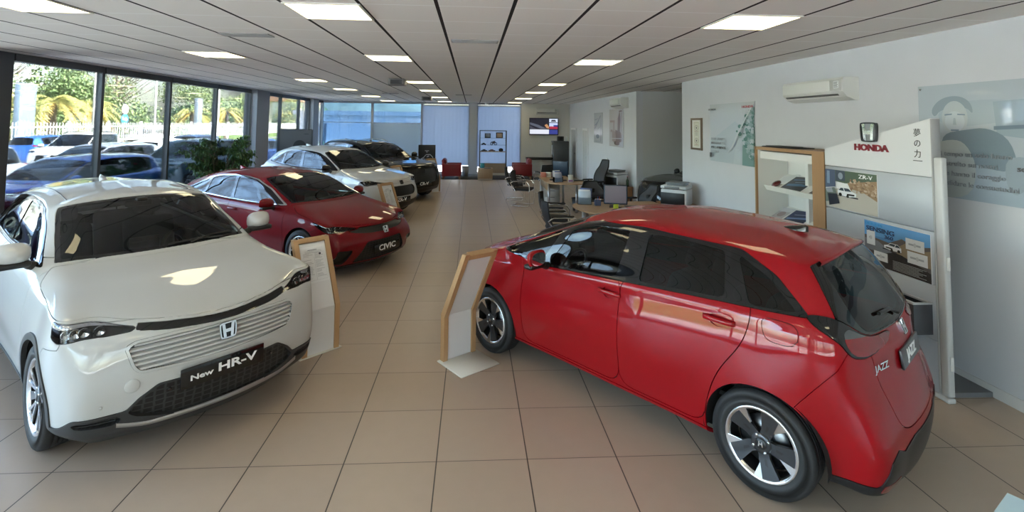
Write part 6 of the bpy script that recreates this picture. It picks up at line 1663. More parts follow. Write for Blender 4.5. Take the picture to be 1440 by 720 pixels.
def furniture():
    # ------- information stands
    info_stand((-1.43, 5.075), math.atan2(.72, -.69) - PI / 2 , 'wooden framed stand with a printed sheet in front of the white crossover', lean=.27)
    info_stand((-.10, 4.955), math.atan2(-.81, .59) - PI / 2, 'wooden framed stand with blank white panel tilting toward the red hatchback wheel', lean=.33, sheet=False)
    info_stand((-1.44, 9.78), math.atan2(.55, -.83) - PI / 2, 'wooden framed stand at the nose of the white utility car', lean=.27)
    info_stand((-1.17, 16.5), math.atan2(.80, -.6) - PI / 2, 'wooden framed stand by the nose of the far black car', lean=.30)
    info_stand((-1.85, 13.75), math.atan2(.6, -.8) - PI / 2, 'wooden framed stand mostly hidden behind the white utility car bonnet', lean=.27)
    # ------- first desk (farther) and its things
    d = desk((2.3, 13.55), 0, 'beech desk with rounded end and silver legs, farther of the two desks', L=1.9, Wd=.80)
    wp = mat('pedestal white', (.70, .70, .68), .45)
    e = props(empty('pedestal_cabinet', (2.22, 14.15, 0)), 'white wheeled drawer pedestal under the farther desk', 'cabinet')
    MB().rbox(-.21, .21, -.27, .27, .07, .60, .008, 1).build('body', wp, e)
    for i in range(3):
        q = MB().rbox(-.20, .20, -.285, -.27, .08 + .175 * i, .245 + .175 * i, .004, 1).build('drawer', wp, e); MB().box(-.06, .06, -.297, -.285, .22 + .175 * i, .23 + .175 * i).build('handle', M_['gunmetal'], q)
    for x in (-.17, .17):
        for y in (-.22, .22): MB().cyl(.034, -.012, .012, 14, T(x, y, .034) @ Ry(PI / 2)).build('caster', M_['black trim'], e)
    monitor((2.37, 13.35, .74), .55, 'navy backed monitor on the farther desk seen from behind', col=(.012, .03, .06), s=.92).rotation_euler = (0, 0, .9)
    leaflets((2.22, 12.98, .74), .25, 'clear leaflet holder of blue and white leaflets on the farther desk', [(.42, .47, .62), (.72, .70, .72), (.10, .13, .34), (.6, .62, .66)])
    e = props(empty('desk_calendar', (2.55, 12.95, .74), .1), 'small pale photo card standing at the rounded end of the farther desk', 'calendar')
    MB().rbox(-.07, .07, -.004, .004, 0, .19, .002, 1, Rx(-.15)).build('card', mat('card pale', (.66, .68, .64), .5), e); MB().box(-.06, .06, -.0055, -.0042, .01, .06, Rx(-.15)).build('print_band', mat('print violet', (.25, .12, .28), .5), e); MB().rbox(-.07, .07, -.0, .05, 0, .006, .002, 1).build('base', mat('card pale', (.66, .68, .64), .5), e)
    props(MB().rbox(2.60, 2.95, 13.2, 13.36, .7405, .765, .006, 1).build('keyboard', M_['black trim']), 'black keyboard on the farther desk', 'keyboard')
    for i, (x, y, c, lb) in enumerate(((2.02, 14.25, (.55, .20, .14), 'orange pink box at the back corner of the farther desk'), (2.18, 14.28, (.75, .73, .70), 'white box beside the orange pink box on the farther desk'), (2.3, 14.2, (.14, .08, .07), 'dark brown box on the back of the farther desk'))):
        e = props(empty('desk_box', (x, y, .7405)), lb, 'box', 'small boxes on the farther desk'); MB().rbox(-.07, .07, -.10, .10, 0, .10, .004, 1).build('body', mat('desk box %d' % i, c, .5), e); MB().rbox(-.073, .073, -.103, .103, .10, .12, .004, 1).build('lid', mat('desk box %d' % i, c, .5), e)
    o = props(MB().lathe([(0, 0), (.05, 0), (.06, .02), (.05, .03), (0, .03)], 20).build('tape_dispenser', M_['black trim']), 'small dark round tape roll on the farther desk', 'tape'); o.location = (2.12, 13.4, .7405)
    # ------- second desk (nearer), half hidden by the red hatchback
    desk((2.72, 9.35), -PI / 2 + .12, 'beech desk with a monitor, nearer of the two desks behind the red hatchback roof', L=1.75, Wd=.75)
    monitor((2.62, 9.12, .74), -PI / 2 - .35, 'black monitor with lilac grey screen on the nearer desk', True, (.01, .01, .012), .88, .22).rotation_euler = (0, 0, -PI / 2 - .30)
    leaflets((2.12, 9.42, .74), -.25, 'clear leaflet holder of white sheets on the nearer desk', [(.55, .63, .72), (.76, .77, .79), (.12, .16, .34)], .26, .12, .26)
    e = props(empty('pen_pot', (2.33, 9.28, .7405)), 'square blue wire pen pot on the nearer desk', 'pen pot')
    pm = mat('pot blue', (.07, .10, .19), .4, metal=.3)
    MB().box(-.05, .05, -.05, .05, 0, .004).box(-.05, .05, -.05, -.046, 0, .10).box(-.05, .05, .046, .05, 0, .10).box(-.05, -.046, -.05, .05, 0, .10).box(.046, .05, -.05, .05, 0, .10).build('pot', pm, e)
    for i, c in enumerate(((.05, .05, .06), (.05, .12, .4), (.5, .05, .05))):
        o = props(MB().tube([(2.31 + .02 * i, 9.27, .748), (2.30 + .035 * i, 9.29, .90)], .005, 6).build('pen', mat('pen %d' % i, c, .4)), ('black', 'blue', 'red')[i] + ' pen in the blue wire pot on the nearer desk', 'pen', 'pens in the wire pot')
    o = props(MB().rbox(-.045, .045, -.003, .003, 0, .075, .002, 1).build('sticky_note', mat('note lime', (.55, .68, .06), .6)), 'lime green sticky note block in front of the lilac screen', 'note'); o.location = (2.57, 8.93, .7405)
    props(MB().rbox(2.78, 3.20, 8.98, 9.14, .7405, .765, .006, 1).build('keyboard', M_['black trim']), 'black keyboard on the nearer desk right of the monitor', 'keyboard')
    o = props(MB().ellipsoid((0, 0, .02), (.05, .032, .02), 14, 8).build('computer_mouse', mat('mouse tan', (.36, .25, .16), .4)), 'small tan mouse beside the keyboard on the nearer desk', 'mouse'); o.location = (2.70, 9.02, .7405)
    # ------- chairs
    visitor_chair((1.42, 13.85), -.35, 'black mesh visitor chair with chrome sled base, standing alone left of the farther desk')
    visitor_chair((1.32, 14.95), -.2, 'black mesh visitor chair, the rearmost of two overlapping beside the farther desk')
    visitor_chair((1.62, 9.55), -.25, 'black mesh visitor chair in front of the nearer desk by the red bonnet, farther one')
    visitor_chair((1.55, 8.65), .1, 'black visitor chair lowest in view just above the red hatchback windscreen')
    office_chair((3.35, 13.75), PI + .35, 'tall black high-backed swivel chair behind the farther desk by the white wall', ht=1.25)
    office_chair((2.75, 11.1), -PI / 2 + .1, 'black swivel chair with empty mesh back behind the nearer desk', ht=.93)
    office_chair((3.4, 10.25), PI + .2, 'black swivel chair with grey back in front of the near printer', ht=.98)
    visitor_chair((2.35, 16.4), PI / 2 + .3, 'black chair behind the farther desk in front of the red armchair')
    # ------- cabinets and printers
    cw = wood_mat('cabinet cherry', (.30, .13, .045), (.38, .18, .07), 1.6)
    for (x0, x1, y0, y1, lb) in ((3.72, 4.34, 13.5, 14.3, 'brown wooden low cabinet under the printer by the alcove corner'), (3.75, 4.34, 9.2, 10.1, 'brown wooden low cabinet under the near printer, mostly hidden by the red roof')):
        e = props(empty('low_cabinet', ((x0 + x1) / 2, (y0 + y1) / 2, 0)), lb, 'cabinet', 'brown low cabinets'); w, dp = (x1 - x0) / 2, (y1 - y0) / 2; hh = .53 if y0 > 12 else .68
        MB().rbox(-w, w, -dp, dp, .05, hh, .004, 1).build('body', cw, e); MB().rbox(-w - .015, w + .015, -dp - .015, dp + .015, hh, hh + .025, .004, 1).build('top', cw, e); MB().box(-w + .02, w - .02, -dp + .02, dp - .02, 0.0005, .05).build('plinth', M_['black trim'], e)
        for s in (-1, 1):
            q = MB().rbox(-w - .014, -w - .001, (s - 1) * dp / 2 + .005, (s + 1) * dp / 2 - .005,   .06, hh - .01, .003, 1).build('door', cw, e); MB().cyl(.010, 0, .02, 12, T(-w - .014, -s * .03, hh - .2) @ Ry(-PI / 2)).build('knob', M_['gunmetal'], q)
    printer((4.0, 13.9, .556), .25, 'white printer with black front on the brown cabinet by the alcove corner').rotation_euler = (0, 0, .6)
    printer((3.98, 9.66, .706), .25, 'white printer stacked with trays in front of the black car in the alcove').rotation_euler = (0, 0, .9)
    e = props(empty('bottle', (4.24, 13.62, .556)), 'clear green bottle beside the printer on the brown cabinet', 'bottle')
    MB().lathe([(0, .001), (.035, .001), (.036, .16), (.014, .22), (.013, .26), (0, .26)], 20).build('body', glass_mat('bottle green', (.45, .62, .45), 1.), e); MB().cyl(.015, .26, .285, 14).build('cap', mat('cap pink', (.6, .3, .3), .4), e)
    bin_round((2.74, 13.1), 'black waste bin under the rounded end of the farther desk')
    bin_round((-.27, 21.2, .012), 'grey waste bin with dark rim by the far pier', (.30, .31, .33), .15, .42)
    # ------- tall grey vending machine
    e = props(empty('coffee_machine', (3.72, 21.3, 0)), 'tall dark grey drinks machine against the far cream wall', 'drinks machine')
    gy = mat('machine grey', (.055, .06, .065), .35)
    MB().rbox(-.33, .33, -.32, .32, .03, 1.52, .02, 2).build('body', gy, e); MB().rbox(-.30, .30, -.30, .30, 0.0005, .03, .004, 1).build('plinth', M_['black trim'], e)
    MB().rbox(-.345, -.33, -.30, .30, .10, 1.46, .005, 1).build('door', M_['gloss black'], e); MB().rbox(-.36, -.345, -.2, .0, .95, 1.35, .005, 1).build('control_panel', mat('panel pale', (.5, .52, .55), .3), e)
    MB().rbox(-.20, .32, -.327, -.319, .10, .70, .003, 1).build('lower_panel', gy, e); MB().rbox(-.20, .32, -.327, -.319, .73, 1.46, .003, 1).build('upper_panel', gy, e)
    e = props(empty('speaker_box', (3.72, 21.2, 1.521)), 'small black box on top of the drinks machine', 'speaker'); MB().rbox(-.13, .13, -.11, .11, 0, .20, .012, 2).build('body', M_['black trim'], e); MB().cyl(.07, 0, .006, 20, T(0, -.11, .10) @ Rx(PI / 2)).build('cone', M_['dark liner'], e)
    o = props(MB().lathe([(0, 0), (.045, 0), (.05, .2), (0, .2)], 16).build('cup_stack', mat('cup white', (.72, .72, .70), .5)), 'slim pale cup stack on top of the drinks machine', 'cups'); o.location = (3.97, 21.2, 1.521)
    e = props(empty('side_table', (3.0, 22.2, 0)), 'long low black side table against the cream wall under the television', 'table')
    MB().rbox(-.62, .62, -.24, .24, .66, .76, .006, 1).build('tabletop', M_['black trim'], e)
    for x in (-.56, .56):
        for y in (-.19, .19): MB().box(x - .025, x + .025, y - .025, y + .025, 0.0005, .66).build('leg', mat('leg pale', (.5, .48, .44), .5), e)
    # ------- far lounge corner
    armchair((-.80, 20.45, .012), 0, 'dark red leather armchair left of the far pier, facing right')
    armchair((2.05, 20.75, .012), PI, 'dark red leather armchair right of the display cabinet, facing left')
    wood = wood_mat('pale oak', (.36, .25, .16), (.44, .32, .21), 2.)
    e = props(empty('box_table', (.53, 20.15, .012)), 'low pale wooden box table between the two red armchairs', 'table')
    MB().rbox(-.29, .29, -.29, .29, .05, .415, .006, 1).build('body', wood, e); MB().rbox(-.30, .30, -.30, .30, .415, .44, .004, 1).build('top', wood, e); MB().box(-.28, .28, -.28, .28, .0125, .05).build('plinth', mat('plinth pale', (.6, .56, .5), .5), e)
    e = props(empty('gift_bag', (.42, 20.2, .4525)), 'small teal glass vase on the low wooden box table', 'vase'); e.name = 'vase'
    MB().lathe([(0, 0), (.07, 0), (.09, .04), (.085, .15), (.095, .19), (.085, .19), (.075, .15), (.08, .04), (0, .012)], 22, cap=False).build('body', mat('teal glass', (.05, .28, .32), .12, coat=1), e)
    o = props(MB().rbox(-.14, .14, -.10, .10, 0, .02, .003, 1).build('magazine', mat('magazine dark', (.12, .11, .10), .4)), 'dark magazine on the low wooden box table', 'magazine'); o.location = (.62, 20.05, .4525)
    # glass display cabinet
    X0, X1, Y0, Y1, Zt = .33, 1.47, 21.75, 22.2, 1.93
    e = props(empty('display_cabinet', ((X0 + X1) / 2, (Y0 + Y1) / 2, .012)), 'glass display cabinet with dark frame and trophies in front of the far blind', 'display cabinet')
    w, dp = (X1 - X0) / 2, (Y1 - Y0) / 2; H2 = Zt - .012; fr = mat('cabinet frame', (.05, .05, .055), .4)
    for sx in (-1, 1):
        for sy in (-1, 1): MB().box(sx * w - .018, sx * w + .018, sy * dp - .018, sy * dp + .018, 0, H2).build('corner_post', fr, e)
    MB().box(-w, w, -dp - .018, dp + .018, H2 - .035, H2).build('top', fr, e); MB().box(-w, w, -dp, dp, .0, .06).build('plinth', mat('plinth pale', (.6, .56, .5), .5), e)
    MB().box(-w + .02, w - .02, dp - .03, dp - .01, .06, .48).build('back_panel', wood, e)
    MB().box(-w + .02, w - .02, -dp + .02, dp - .02, .98, 1.01).build('wooden_shelf', wood, e)
    gm = glass_mat('shelf glass', (.80, .90, .94), 1.)
    for z in (1.28, 1.58): MB().box(-w + .02, w - .02, -dp + .02, dp - .02, z, z + .008).build('glass_shelf', gm, e)
    MB().box(-w + .02, -w + .024, -dp + .02, dp - .02, .06, H2 - .035).box(w - .024, w - .02, -dp + .02, dp - .02, .06, H2 - .035).build('side_glass', glass_mat('cabinet glass', (.93, .96, .97), 1.), e)
    cx, cy = .90, 21.97
    def award(x, z, w_, h_, fc, ic, lb):
        a = props(empty('award_frame', (x, cy, z)), lb, 'picture frame', 'framed awards in the display cabinet'); M = Rx(-.12)
        MB().rbox(-w_ / 2, w_ / 2, -.012, .004, 0, h_, .004, 1, M).build('frame', mat('award %.2f' % fc[0], fc, .35, metal=.3), a); MB().box(-w_ * .36, w_ * .36, -.0135, -.0122, h_ * .14, h_ * .86, M).build('picture', mat('award pic %.2f' % ic[0], ic, .4), a); MB().box(-.02, .02, .0, .08, 0, .006).build('prop_foot', mat('award %.2f' % fc[0], fc, .35, metal=.3), a)
    award(.67, 1.589, .25, .21, (.03, .03, .03), (.30, .36, .44), 'small black framed award on the top glass shelf')
    award(1.18, 1.589, .30, .25, (.08, .05, .03), (.55, .38, .26), 'larger bronze framed award on the top glass shelf')
    def model_car(x, z, c, lb, s=1.):
        a = props(empty('model_car', (x, cy, z)), lb, 'model car', 'model cars in the display cabinet')
        MB().rbox(-.13 * s, .13 * s, -.05, .05, .02, .06, .012, 2).rbox(-.07 * s, .06 * s, -.042, .042, .055, .095, .016, 2).build('body', mat('model %.2f' % c[0], c, .3, coat=.8), a)
        for sx in (-1, 1):
            for sy in (-1, 1): MB().cyl(.024, -.009, .009, 12, T(sx * .08 * s, sy * .046, .0245) @ Rx(PI / 2)).build('wheel', M_['tyre rubber'], a)
    model_car(.50, 1.289, (.04, .045, .05), 'dark model car at the left of the middle glass shelf', .8)
    for i, (x, c, s) in enumerate(((.52, (.03, .03, .03), 1.0), (.86, (.16, .07, .05), 1.1))): model_car(x, 1.011, c, ('black model car at the left of the wooden cabinet shelf', 'brown red model car in the middle of the wooden cabinet shelf')[i], s)
    a = props(empty('helmet', (1.25, cy, 1.011)), 'black helmet at the right end of the wooden cabinet shelf', 'helmet'); MB().ellipsoid((0, 0, .075), (.10, .10, .075), 18, 10, .9).build('shell', M_['gloss black'], a); MB().ellipsoid((0, -.02, .07), (.085, .085, .035), 16, 8).build('visor', M_['gunmetal'], a)
    a = props(empty('model_motorbike', (.93, cy, 1.289)), 'dark model motorcycle in the middle of the cabinet', 'model motorcycle')
    for x in (-.085, .085): MB().tube([(x + .055 * math.cos(t), 0, .062 + .055 * math.sin(t)) for t in [2 * PI * i / 20 for i in range(20)]], .012, 8, True).build('wheel', M_['tyre rubber'], a)
    MB().tube([(-.085, 0, .06), (-.03, 0, .11), (.04, 0, .14), (.06, 0, .17)], .016, 8).ellipsoid((0, 0, .10), (.055, .028, .035), 12, 8).ellipsoid((.015, 0, .15), (.05, .026, .026), 12, 8).tube([(.085, 0, .062), (.05, 0, .18)], .010, 8).build('body', mat('bike dark', (.06, .05, .05), .35), a)
    MB().tube([(.05, -.06, .19), (.05, .06, .19)], .006, 6).build('handlebar', M_['chrome'], a); MB().ellipsoid((-.055, 0, .14), (.055, .022, .015), 12, 6).build('saddle', M_['black trim'], a)
    # black poster board by the black car
    e = props(empty('poster_board', (-1.80, 20.4, .012)), 'black poster board with a white line drawing of a car, near the black car', 'poster board')
    card('board', .68, .86, [([(-.34, -.14), (-.2, -.08), (-.05, .06), (.2, .07), (.36, -.06), (.40, -.2), (.36, -.22), (.33, -.08), (.18, .04), (-.04, .03), (-.18, -.10), (-.34, -.17)], (.5, .5, .52)), (ell(-.18, -.20, .085, .065, 16), (.45, .45, .47)), (ell(-.18, -.20, .06, .045, 16), (.008, .008, .009)), (ell(.24, -.20, .085, .065, 16), (.45, .45, .47)), (ell(.24, -.20, .06, .045, 16), (.008, .008, .009)), ((-.36, .38, -.265, -.255), (.4, .4, .42)), ([(-.36, -.16), (-.30, -.13), (-.26, -.17), (-.36, -.2)], (.5, .5, .5)), ((-.12, .12, .21, .24), (.36, .36, .38)), ((-.04, .04, .15, .19), (.36, .36, .38)), ([(-.0, -.02), (.14, .02), (.12, -.06), (-.02, -.08)], (.3, .3, .32))], frame((0, 0, .90), (1, 0, 0), (0, -1, 0)), e, .02, (.008, .008, .009), .3, .3)
    for x in (-.22, .22): MB().box(x - .02, x + .02, .02, .05, .02, 1.2).build('post', M_['gunmetal'], e)
    MB().rbox(-.32, .32, -.16, .20, 0.0005, .02, .004, 1).build('foot', M_['gunmetal'], e)
    # grey partition with a dark arch, by the far pier
    e = props(empty('partition_board', (-5.98, 17.55, 0), .0), 'tall grey partition board with a black arch shape standing by the windows', 'partition')
    bg = mat('board grey', (.10, .098, .098), .55)
    card('panel', 1.08, 1.9, [(ell(.13, .20, .20, .115, 22, 0, PI) + [(-.07, -.5), (.33, -.5)], (.012, .012, .013)), ((.26, .40, .42, .43), (.02, .02, .02))], frame((0, 0, .98), (1, 0, 0), (0, -1, 0)), e, .05, (.105, .10, .10), .55)
    for x in (-.54, .54): MB().box(x - .02, x + .02, -.005, .06, 0.0005, 1.94).build('edge_post', M_['gunmetal'], e)
    MB().box(-.52, .52, -.005, .06, 1.93, 1.955).build('top_trim', M_['gunmetal'], e)

def plant():
    e = props(empty('potted_ficus', (-5.75, 12.05, 0)), 'large bushy potted green plant with a few red spots by the window', 'plant')
    MB().lathe([(0, .001), (.17, .001), (.23, .42), (.24, .44), (.21, .44), (.19, .40), (0, .39)], 28, cap=False).build('pot', mat('pot terracotta', (.20, .12, .08), .6), e)
    MB().cyl(.19, .385, .395, 20).build('soil', mat('soil', (.03, .02, .015), .95), e)
    r = random.Random(11); st = MB(); lf = MB(); tips = []
    for i in range(22):
        a = r.uniform(0, 2 * PI); sp = r.uniform(.1, .62); h = r.uniform(1.15, 2.0) - .35 * sp
        pts = [(.05 * math.cos(a), .05 * math.sin(a), .39), (.10 * math.cos(a), .10 * math.sin(a), .8), (sp * .55 * math.cos(a), sp * .55 * math.sin(a), .8 + (h - .8) * .7), (sp * math.cos(a), sp * math.sin(a), h)]
        st.tube(pts, .014, 6, r2=.004)
        for k in range(7):
            t = r.uniform(.25, 1); j = min(2, int(t * 3)); f = t * 3 - j; p = [pts[j][q] * (1 - f) + pts[j + 1][q] * f for q in range(3)]
            b = a + r.uniform(-1.6, 1.6); l = r.uniform(.18, .38); q = (p[0] + l * math.cos(b), p[1] + l * math.sin(b), p[2] + r.uniform(-.05, .16))
            st.tube([p, q], .005, 4, r2=.002)
            tips.append((p, q))
    for p, q in tips:
        for k in range(42):
            t = r.uniform(.05, 1.1); c = [p[i] + (q[i] - p[i]) * t + r.uniform(-.05, .05) for i in range(3)]
            L = r.uniform(.06, .10); w = L * .26; lf.cur = 0 if r.random() < .6 else 1
            M = T(*c) @ Rz(r.uniform(0, 6.28)) @ Ry(r.uniform(.3, 1.25)) @ Rx(r.uniform(-.5, .5))
            lf.add([(0, 0, 0), (L * .35, w, .006), (L * .75, w * .7, .0), (L, 0, -.012), (L * .75, -w * .7, 0), (L * .35, -w, .006), (L * .5, 0, -.006)], [(0, 1, 6), (1, 2, 6), (2, 3, 6), (3, 4, 6), (4, 5, 6), (5, 0, 6)], M)
    st.build('stems', mat('bark', (.10, .07, .045), .8), e)
    o = lf.build('foliage', [mat('leaf green', (.045, .11, .032), .4), mat('leaf green light', (.085, .17, .05), .4)], e)
    for i in range(5):
        p, q = tips[i * 9 % len(tips)]
        MB().ellipsoid(q, (.035, .035, .03), 8, 6).build('red_flower', mat('flower red', (.35, .02, .015), .5), e)

def loose_paper():
    """corner of a glossy leaflet on a small white stand in the lower right"""
    e = props(empty('leaflet_stand', (2.104, 1.757, 0), math.radians(-60)), 'pale blue leaflet on a stand, only its corner visible at the lower right edge', 'leaflet stand')
    M = T(0, 0, .80)
    MB().rbox(-.15, .15, -.105, .105, -.012, -.003, .004, 1, M).build('tray', mat('rack white', (.78, .77, .73), .45), e)
    card('leaflet_print', .30, .21, [((-.30, -.22, -.1, .2), (.40, .62, .80)), ((-.15, .4, .1, .14), (.45, .65, .8))], M, e, .002, (.52, .72, .84), .12, .8)
    MB().cyl(.018, .015, .79, 14).build('post', M_['machined alloy'], e); MB().cyl(.16, 0.0005, .015, 28).build('base', M_['machined alloy'], e)
furniture(); plant(); loose_paper()
# ------------------------------------------------------------------ outside the windows
def gen_params(L, W, H, ha, hood, belt, style):
    """everyday car shapes for the yard: style hatch / suv / saloon"""
    n, t = L * .49, -L * .51; s = {'hatch': 0, 'suv': 1, 'saloon': 2}[style]
    cw = ha - (.28, .32, .30)[s]; rt = (t + .30, t + .28, t + .75)[s]; rb = (t + .10, t + .10, t + .42)[s]; zr = H
    bR = belt + .07
    p = dict(ha=ha, W=W, x4=n - .40, x12=t + .45, z0=.2 if s != 1 else .25, Rt=.32 if s != 1 else .35, Ra=.36 if s != 1 else .395, xd=(cw, cw - .65, cw - 1.30, cw - 1.68, max(-ha + .28, cw - 2.05)),
        FC=[(n - .14, .19), (n - .05, .25), (n, .40), (n, .56), (n - .04, hood - .12), (n - .12, hood)],
        c3=[(.22, W - .22, 0), (.22, W - .16, 0), (.22, W - .13, 0), (.23, W - .13, 0), (.26, W - .15, .01), (.28, W - .20, .03)],
        RC=[(t + .12, .22), (t + .05, .29), (t, .45), (t + .01, .65), (t + .04, belt - .10), (t + .08, belt + .02)],
        c13=[(.18, W - .22, 0), (.18, W - .16, 0), (.17, W - .14, 0), (.16, W - .14, 0), (.15, W - .15, .01), (.14, W - .19, .02)],
        sh=[(n - .4, hood + .0), (ha, hood + .06), (0, belt - .08), (-ha, belt - .04), (t + .45, belt - .03)],
        tap=[(n - .4, .045), (ha, .006), (.8, .012), (0, 0), (-1, 0), (-ha, .004), (t + .45, .055)],
        base={0: (cw + .10, 0, belt + .02), 3: (cw + .08, .45, belt + .02), 4: (cw + .06, .56, belt + .02), 5: (cw + .04, W - .24, belt + .02), 6: (cw - .04, W - .15, belt + .01), 7: (cw - .62, W - .12, belt + .01), 8: (cw - 1.3, W - .115, belt + .03), 10: (-ha + .22, W - .13, belt + .05), 11: (-ha - .12, W - .17, bR), 12: (rb + .22, W - .26, bR), 13: (rb + .08, W - .42, bR - .03), 15: (rb, 0, bR - .04)},
        roof={0: (cw - .66, 0, zr - .07), 3: (cw - .68, .40, zr - .085), 4: (cw - .70, .48, zr - .09), 5: (cw - .72, .54, zr - .10), 6: (cw - .78, W - .31, zr - .12), 7: (cw - 1.02, W - .29, zr - .08), 8: (cw - 1.36, W - .285, zr - .065), 10: (rt + .62, W - .30, zr - .09), 11: (rt + .32, W - .33, zr - .12), 12: (rt + .14, W - .38, zr - .14), 13: (rt + .08, W - .46, zr - .13), 15: (rt, 0, zr - .10)},
        rc={0: (cw - .76, zr - .05), 5: (cw - .95, zr - .025), 8: (cw - 1.4, zr), 11: (rt + .5, zr - .03), 15: (rt + .04, zr - .085)}, wb=.045, hb=.015, flare=.006)
    return p

def yard_car(kind, L, W, H, ha, hood, belt, paint, loc, heading, label, cat_kind='hatchback_car', group='cars parked outside the windows', rack=False, slots=False, tail=True):
    p = gen_params(L, W, H, ha, hood, belt, kind)
    car = CarBody(cat_kind, p, loc, heading, label, res=2.0, group=group); b = p['base']; r = p['roof']
    carve_arches(car)
    lo = [(b[c][0], b[c][2] - .01) for c in (6, 8, 10, 11)]; hi = [(r[c][0], r[c][2] - .02) for c in (11, 10, 8)]
    f0 = (b[6][0] + .02, b[6][2]); top0 = (b[6][0] * .25 + r[6][0] * .75 + .05, r[6][2] - .06)
    dlo = [f0] + lo[1:] + hi + [(r[6][0] + .02, r[6][2] - .015), top0]
    xB = (p['xd'][2]); zb, zt = belt + .04, H - .12
    xC = p['xd'][4] + .04
    panes = [('f', [(b[6][0] - .18, zb - .01), (xB + .05, zb + .01), (r[8][0] + .06, zt), (r[6][0] - .02, zt - .05)], 'side glass'), ('r', [(xB - .03, zb + .01), (xC, zb + .03), (xC - .03, zt - .04), (r[8][0] - .03, zt)], 'side glass'),
             ('c', [(xC - .08, zb + .04), (b[11][0] + .1, b[11][2] + .03), (r[11][0] + .04, zt - .10), (xC - .10, zt - .06)], 'privacy glass')]
    carve_glazing(car, dlo, panes, [(-.6, 7.08), (5.35, 7.08), (5.5, 8.0), (5.35, 8.9), (-.6, 8.94)], [(12.4, 7.1), (12.5, 8.9), (15.9, 8.9), (15.9, 7.1), (13.2, 7.1)], umin=5.8, umax=12.)
    S = car.take(lambda S: car.duv(S, [(1.9, 4.4), (3.0, 4.25), (4.2, 4.4), (4.5, 4.95), (3.4, 4.9), (2.0, 4.8)], .15), .004)
    if S: lamp(car, S, None, 'headlamp')
    S = car.take(lambda S: car.duv(S, [(11.75, 5.6), (12.3, 4.6), (13.1, 4.5), (13.5, 4.9), (13.4, 5.8), (12.4, 6.0)], .2), .004)
    if S: car.pair('tail_lamp', S, M_['lamp red'], skirt=.02)
    S = car.take(lambda S: car.dyz(S, [(-.3, hood - .14), (.42, hood - .15), (.48, .46), (-.3, .44)], .05, xmin=1.), .004)
    g = car.mk('grille', S, M_['black trim'], off=-.012, skirt=-.012)
    if slots:
        for i in range(7):
            y = -.36 + .12 * i; q = car.front(y, hood - .26)
            MB().rbox(q[0].x + .0, q[0].x + .012, y - .035, y + .035, hood - .34, hood - .18, .005, 1).build('grille_slot', M_['chrome'], g)
    car.mk('bonnet', car.take(lambda S: car.duv(S, [(-.6, 5.0), (2.2, 5.0), (4.3, 5.15), (5.2, 5.5), (5.4, 6.94), (-.6, 6.96)], .3), .006), paint, skirt=.02)
    carve_doors(car, [[(p['xd'][0], .33), (p['xd'][0] + .02, belt + .05), (xB, belt + .05), (xB, .33)], [(xB, .33), (xB, belt + .07), (xC - .05, belt + .08), (xC - .05, belt - .1), (-ha + .40, .6), (-ha + .42, .33)]], paint, smooth=.08)
    car.mk('body_shell', car.body, paint, skirt=.01)
    mirrors(car, b[6][0] - .12, W + .06, belt + .07, paint, .10, .105, .07)
    wheels(car, p['Rt'], .22, .2, W - .015, 'y'); handles(car, [(xB + .18, belt - .12)], paint)
    interior(car, xd=b[0][0] - .5, zd=belt - .06, ww=W - .26, screen=False, seats=(p['xd'][2] + .02, p['xd'][4] - .05), zs=belt - .42); underbody(car)
    if rack:
        for sg in (1, -1):
            pts = [car.top(x, sg * (W - .36))[0] + Vector((0, 0, .05 if abs(x + .55) < .7 else .004)) for x in np.linspace(.2, -1.3, 11)]
            MB().tube(pts, .02, 6).build('roof_rail', M_['black trim'], car.root)
    return car

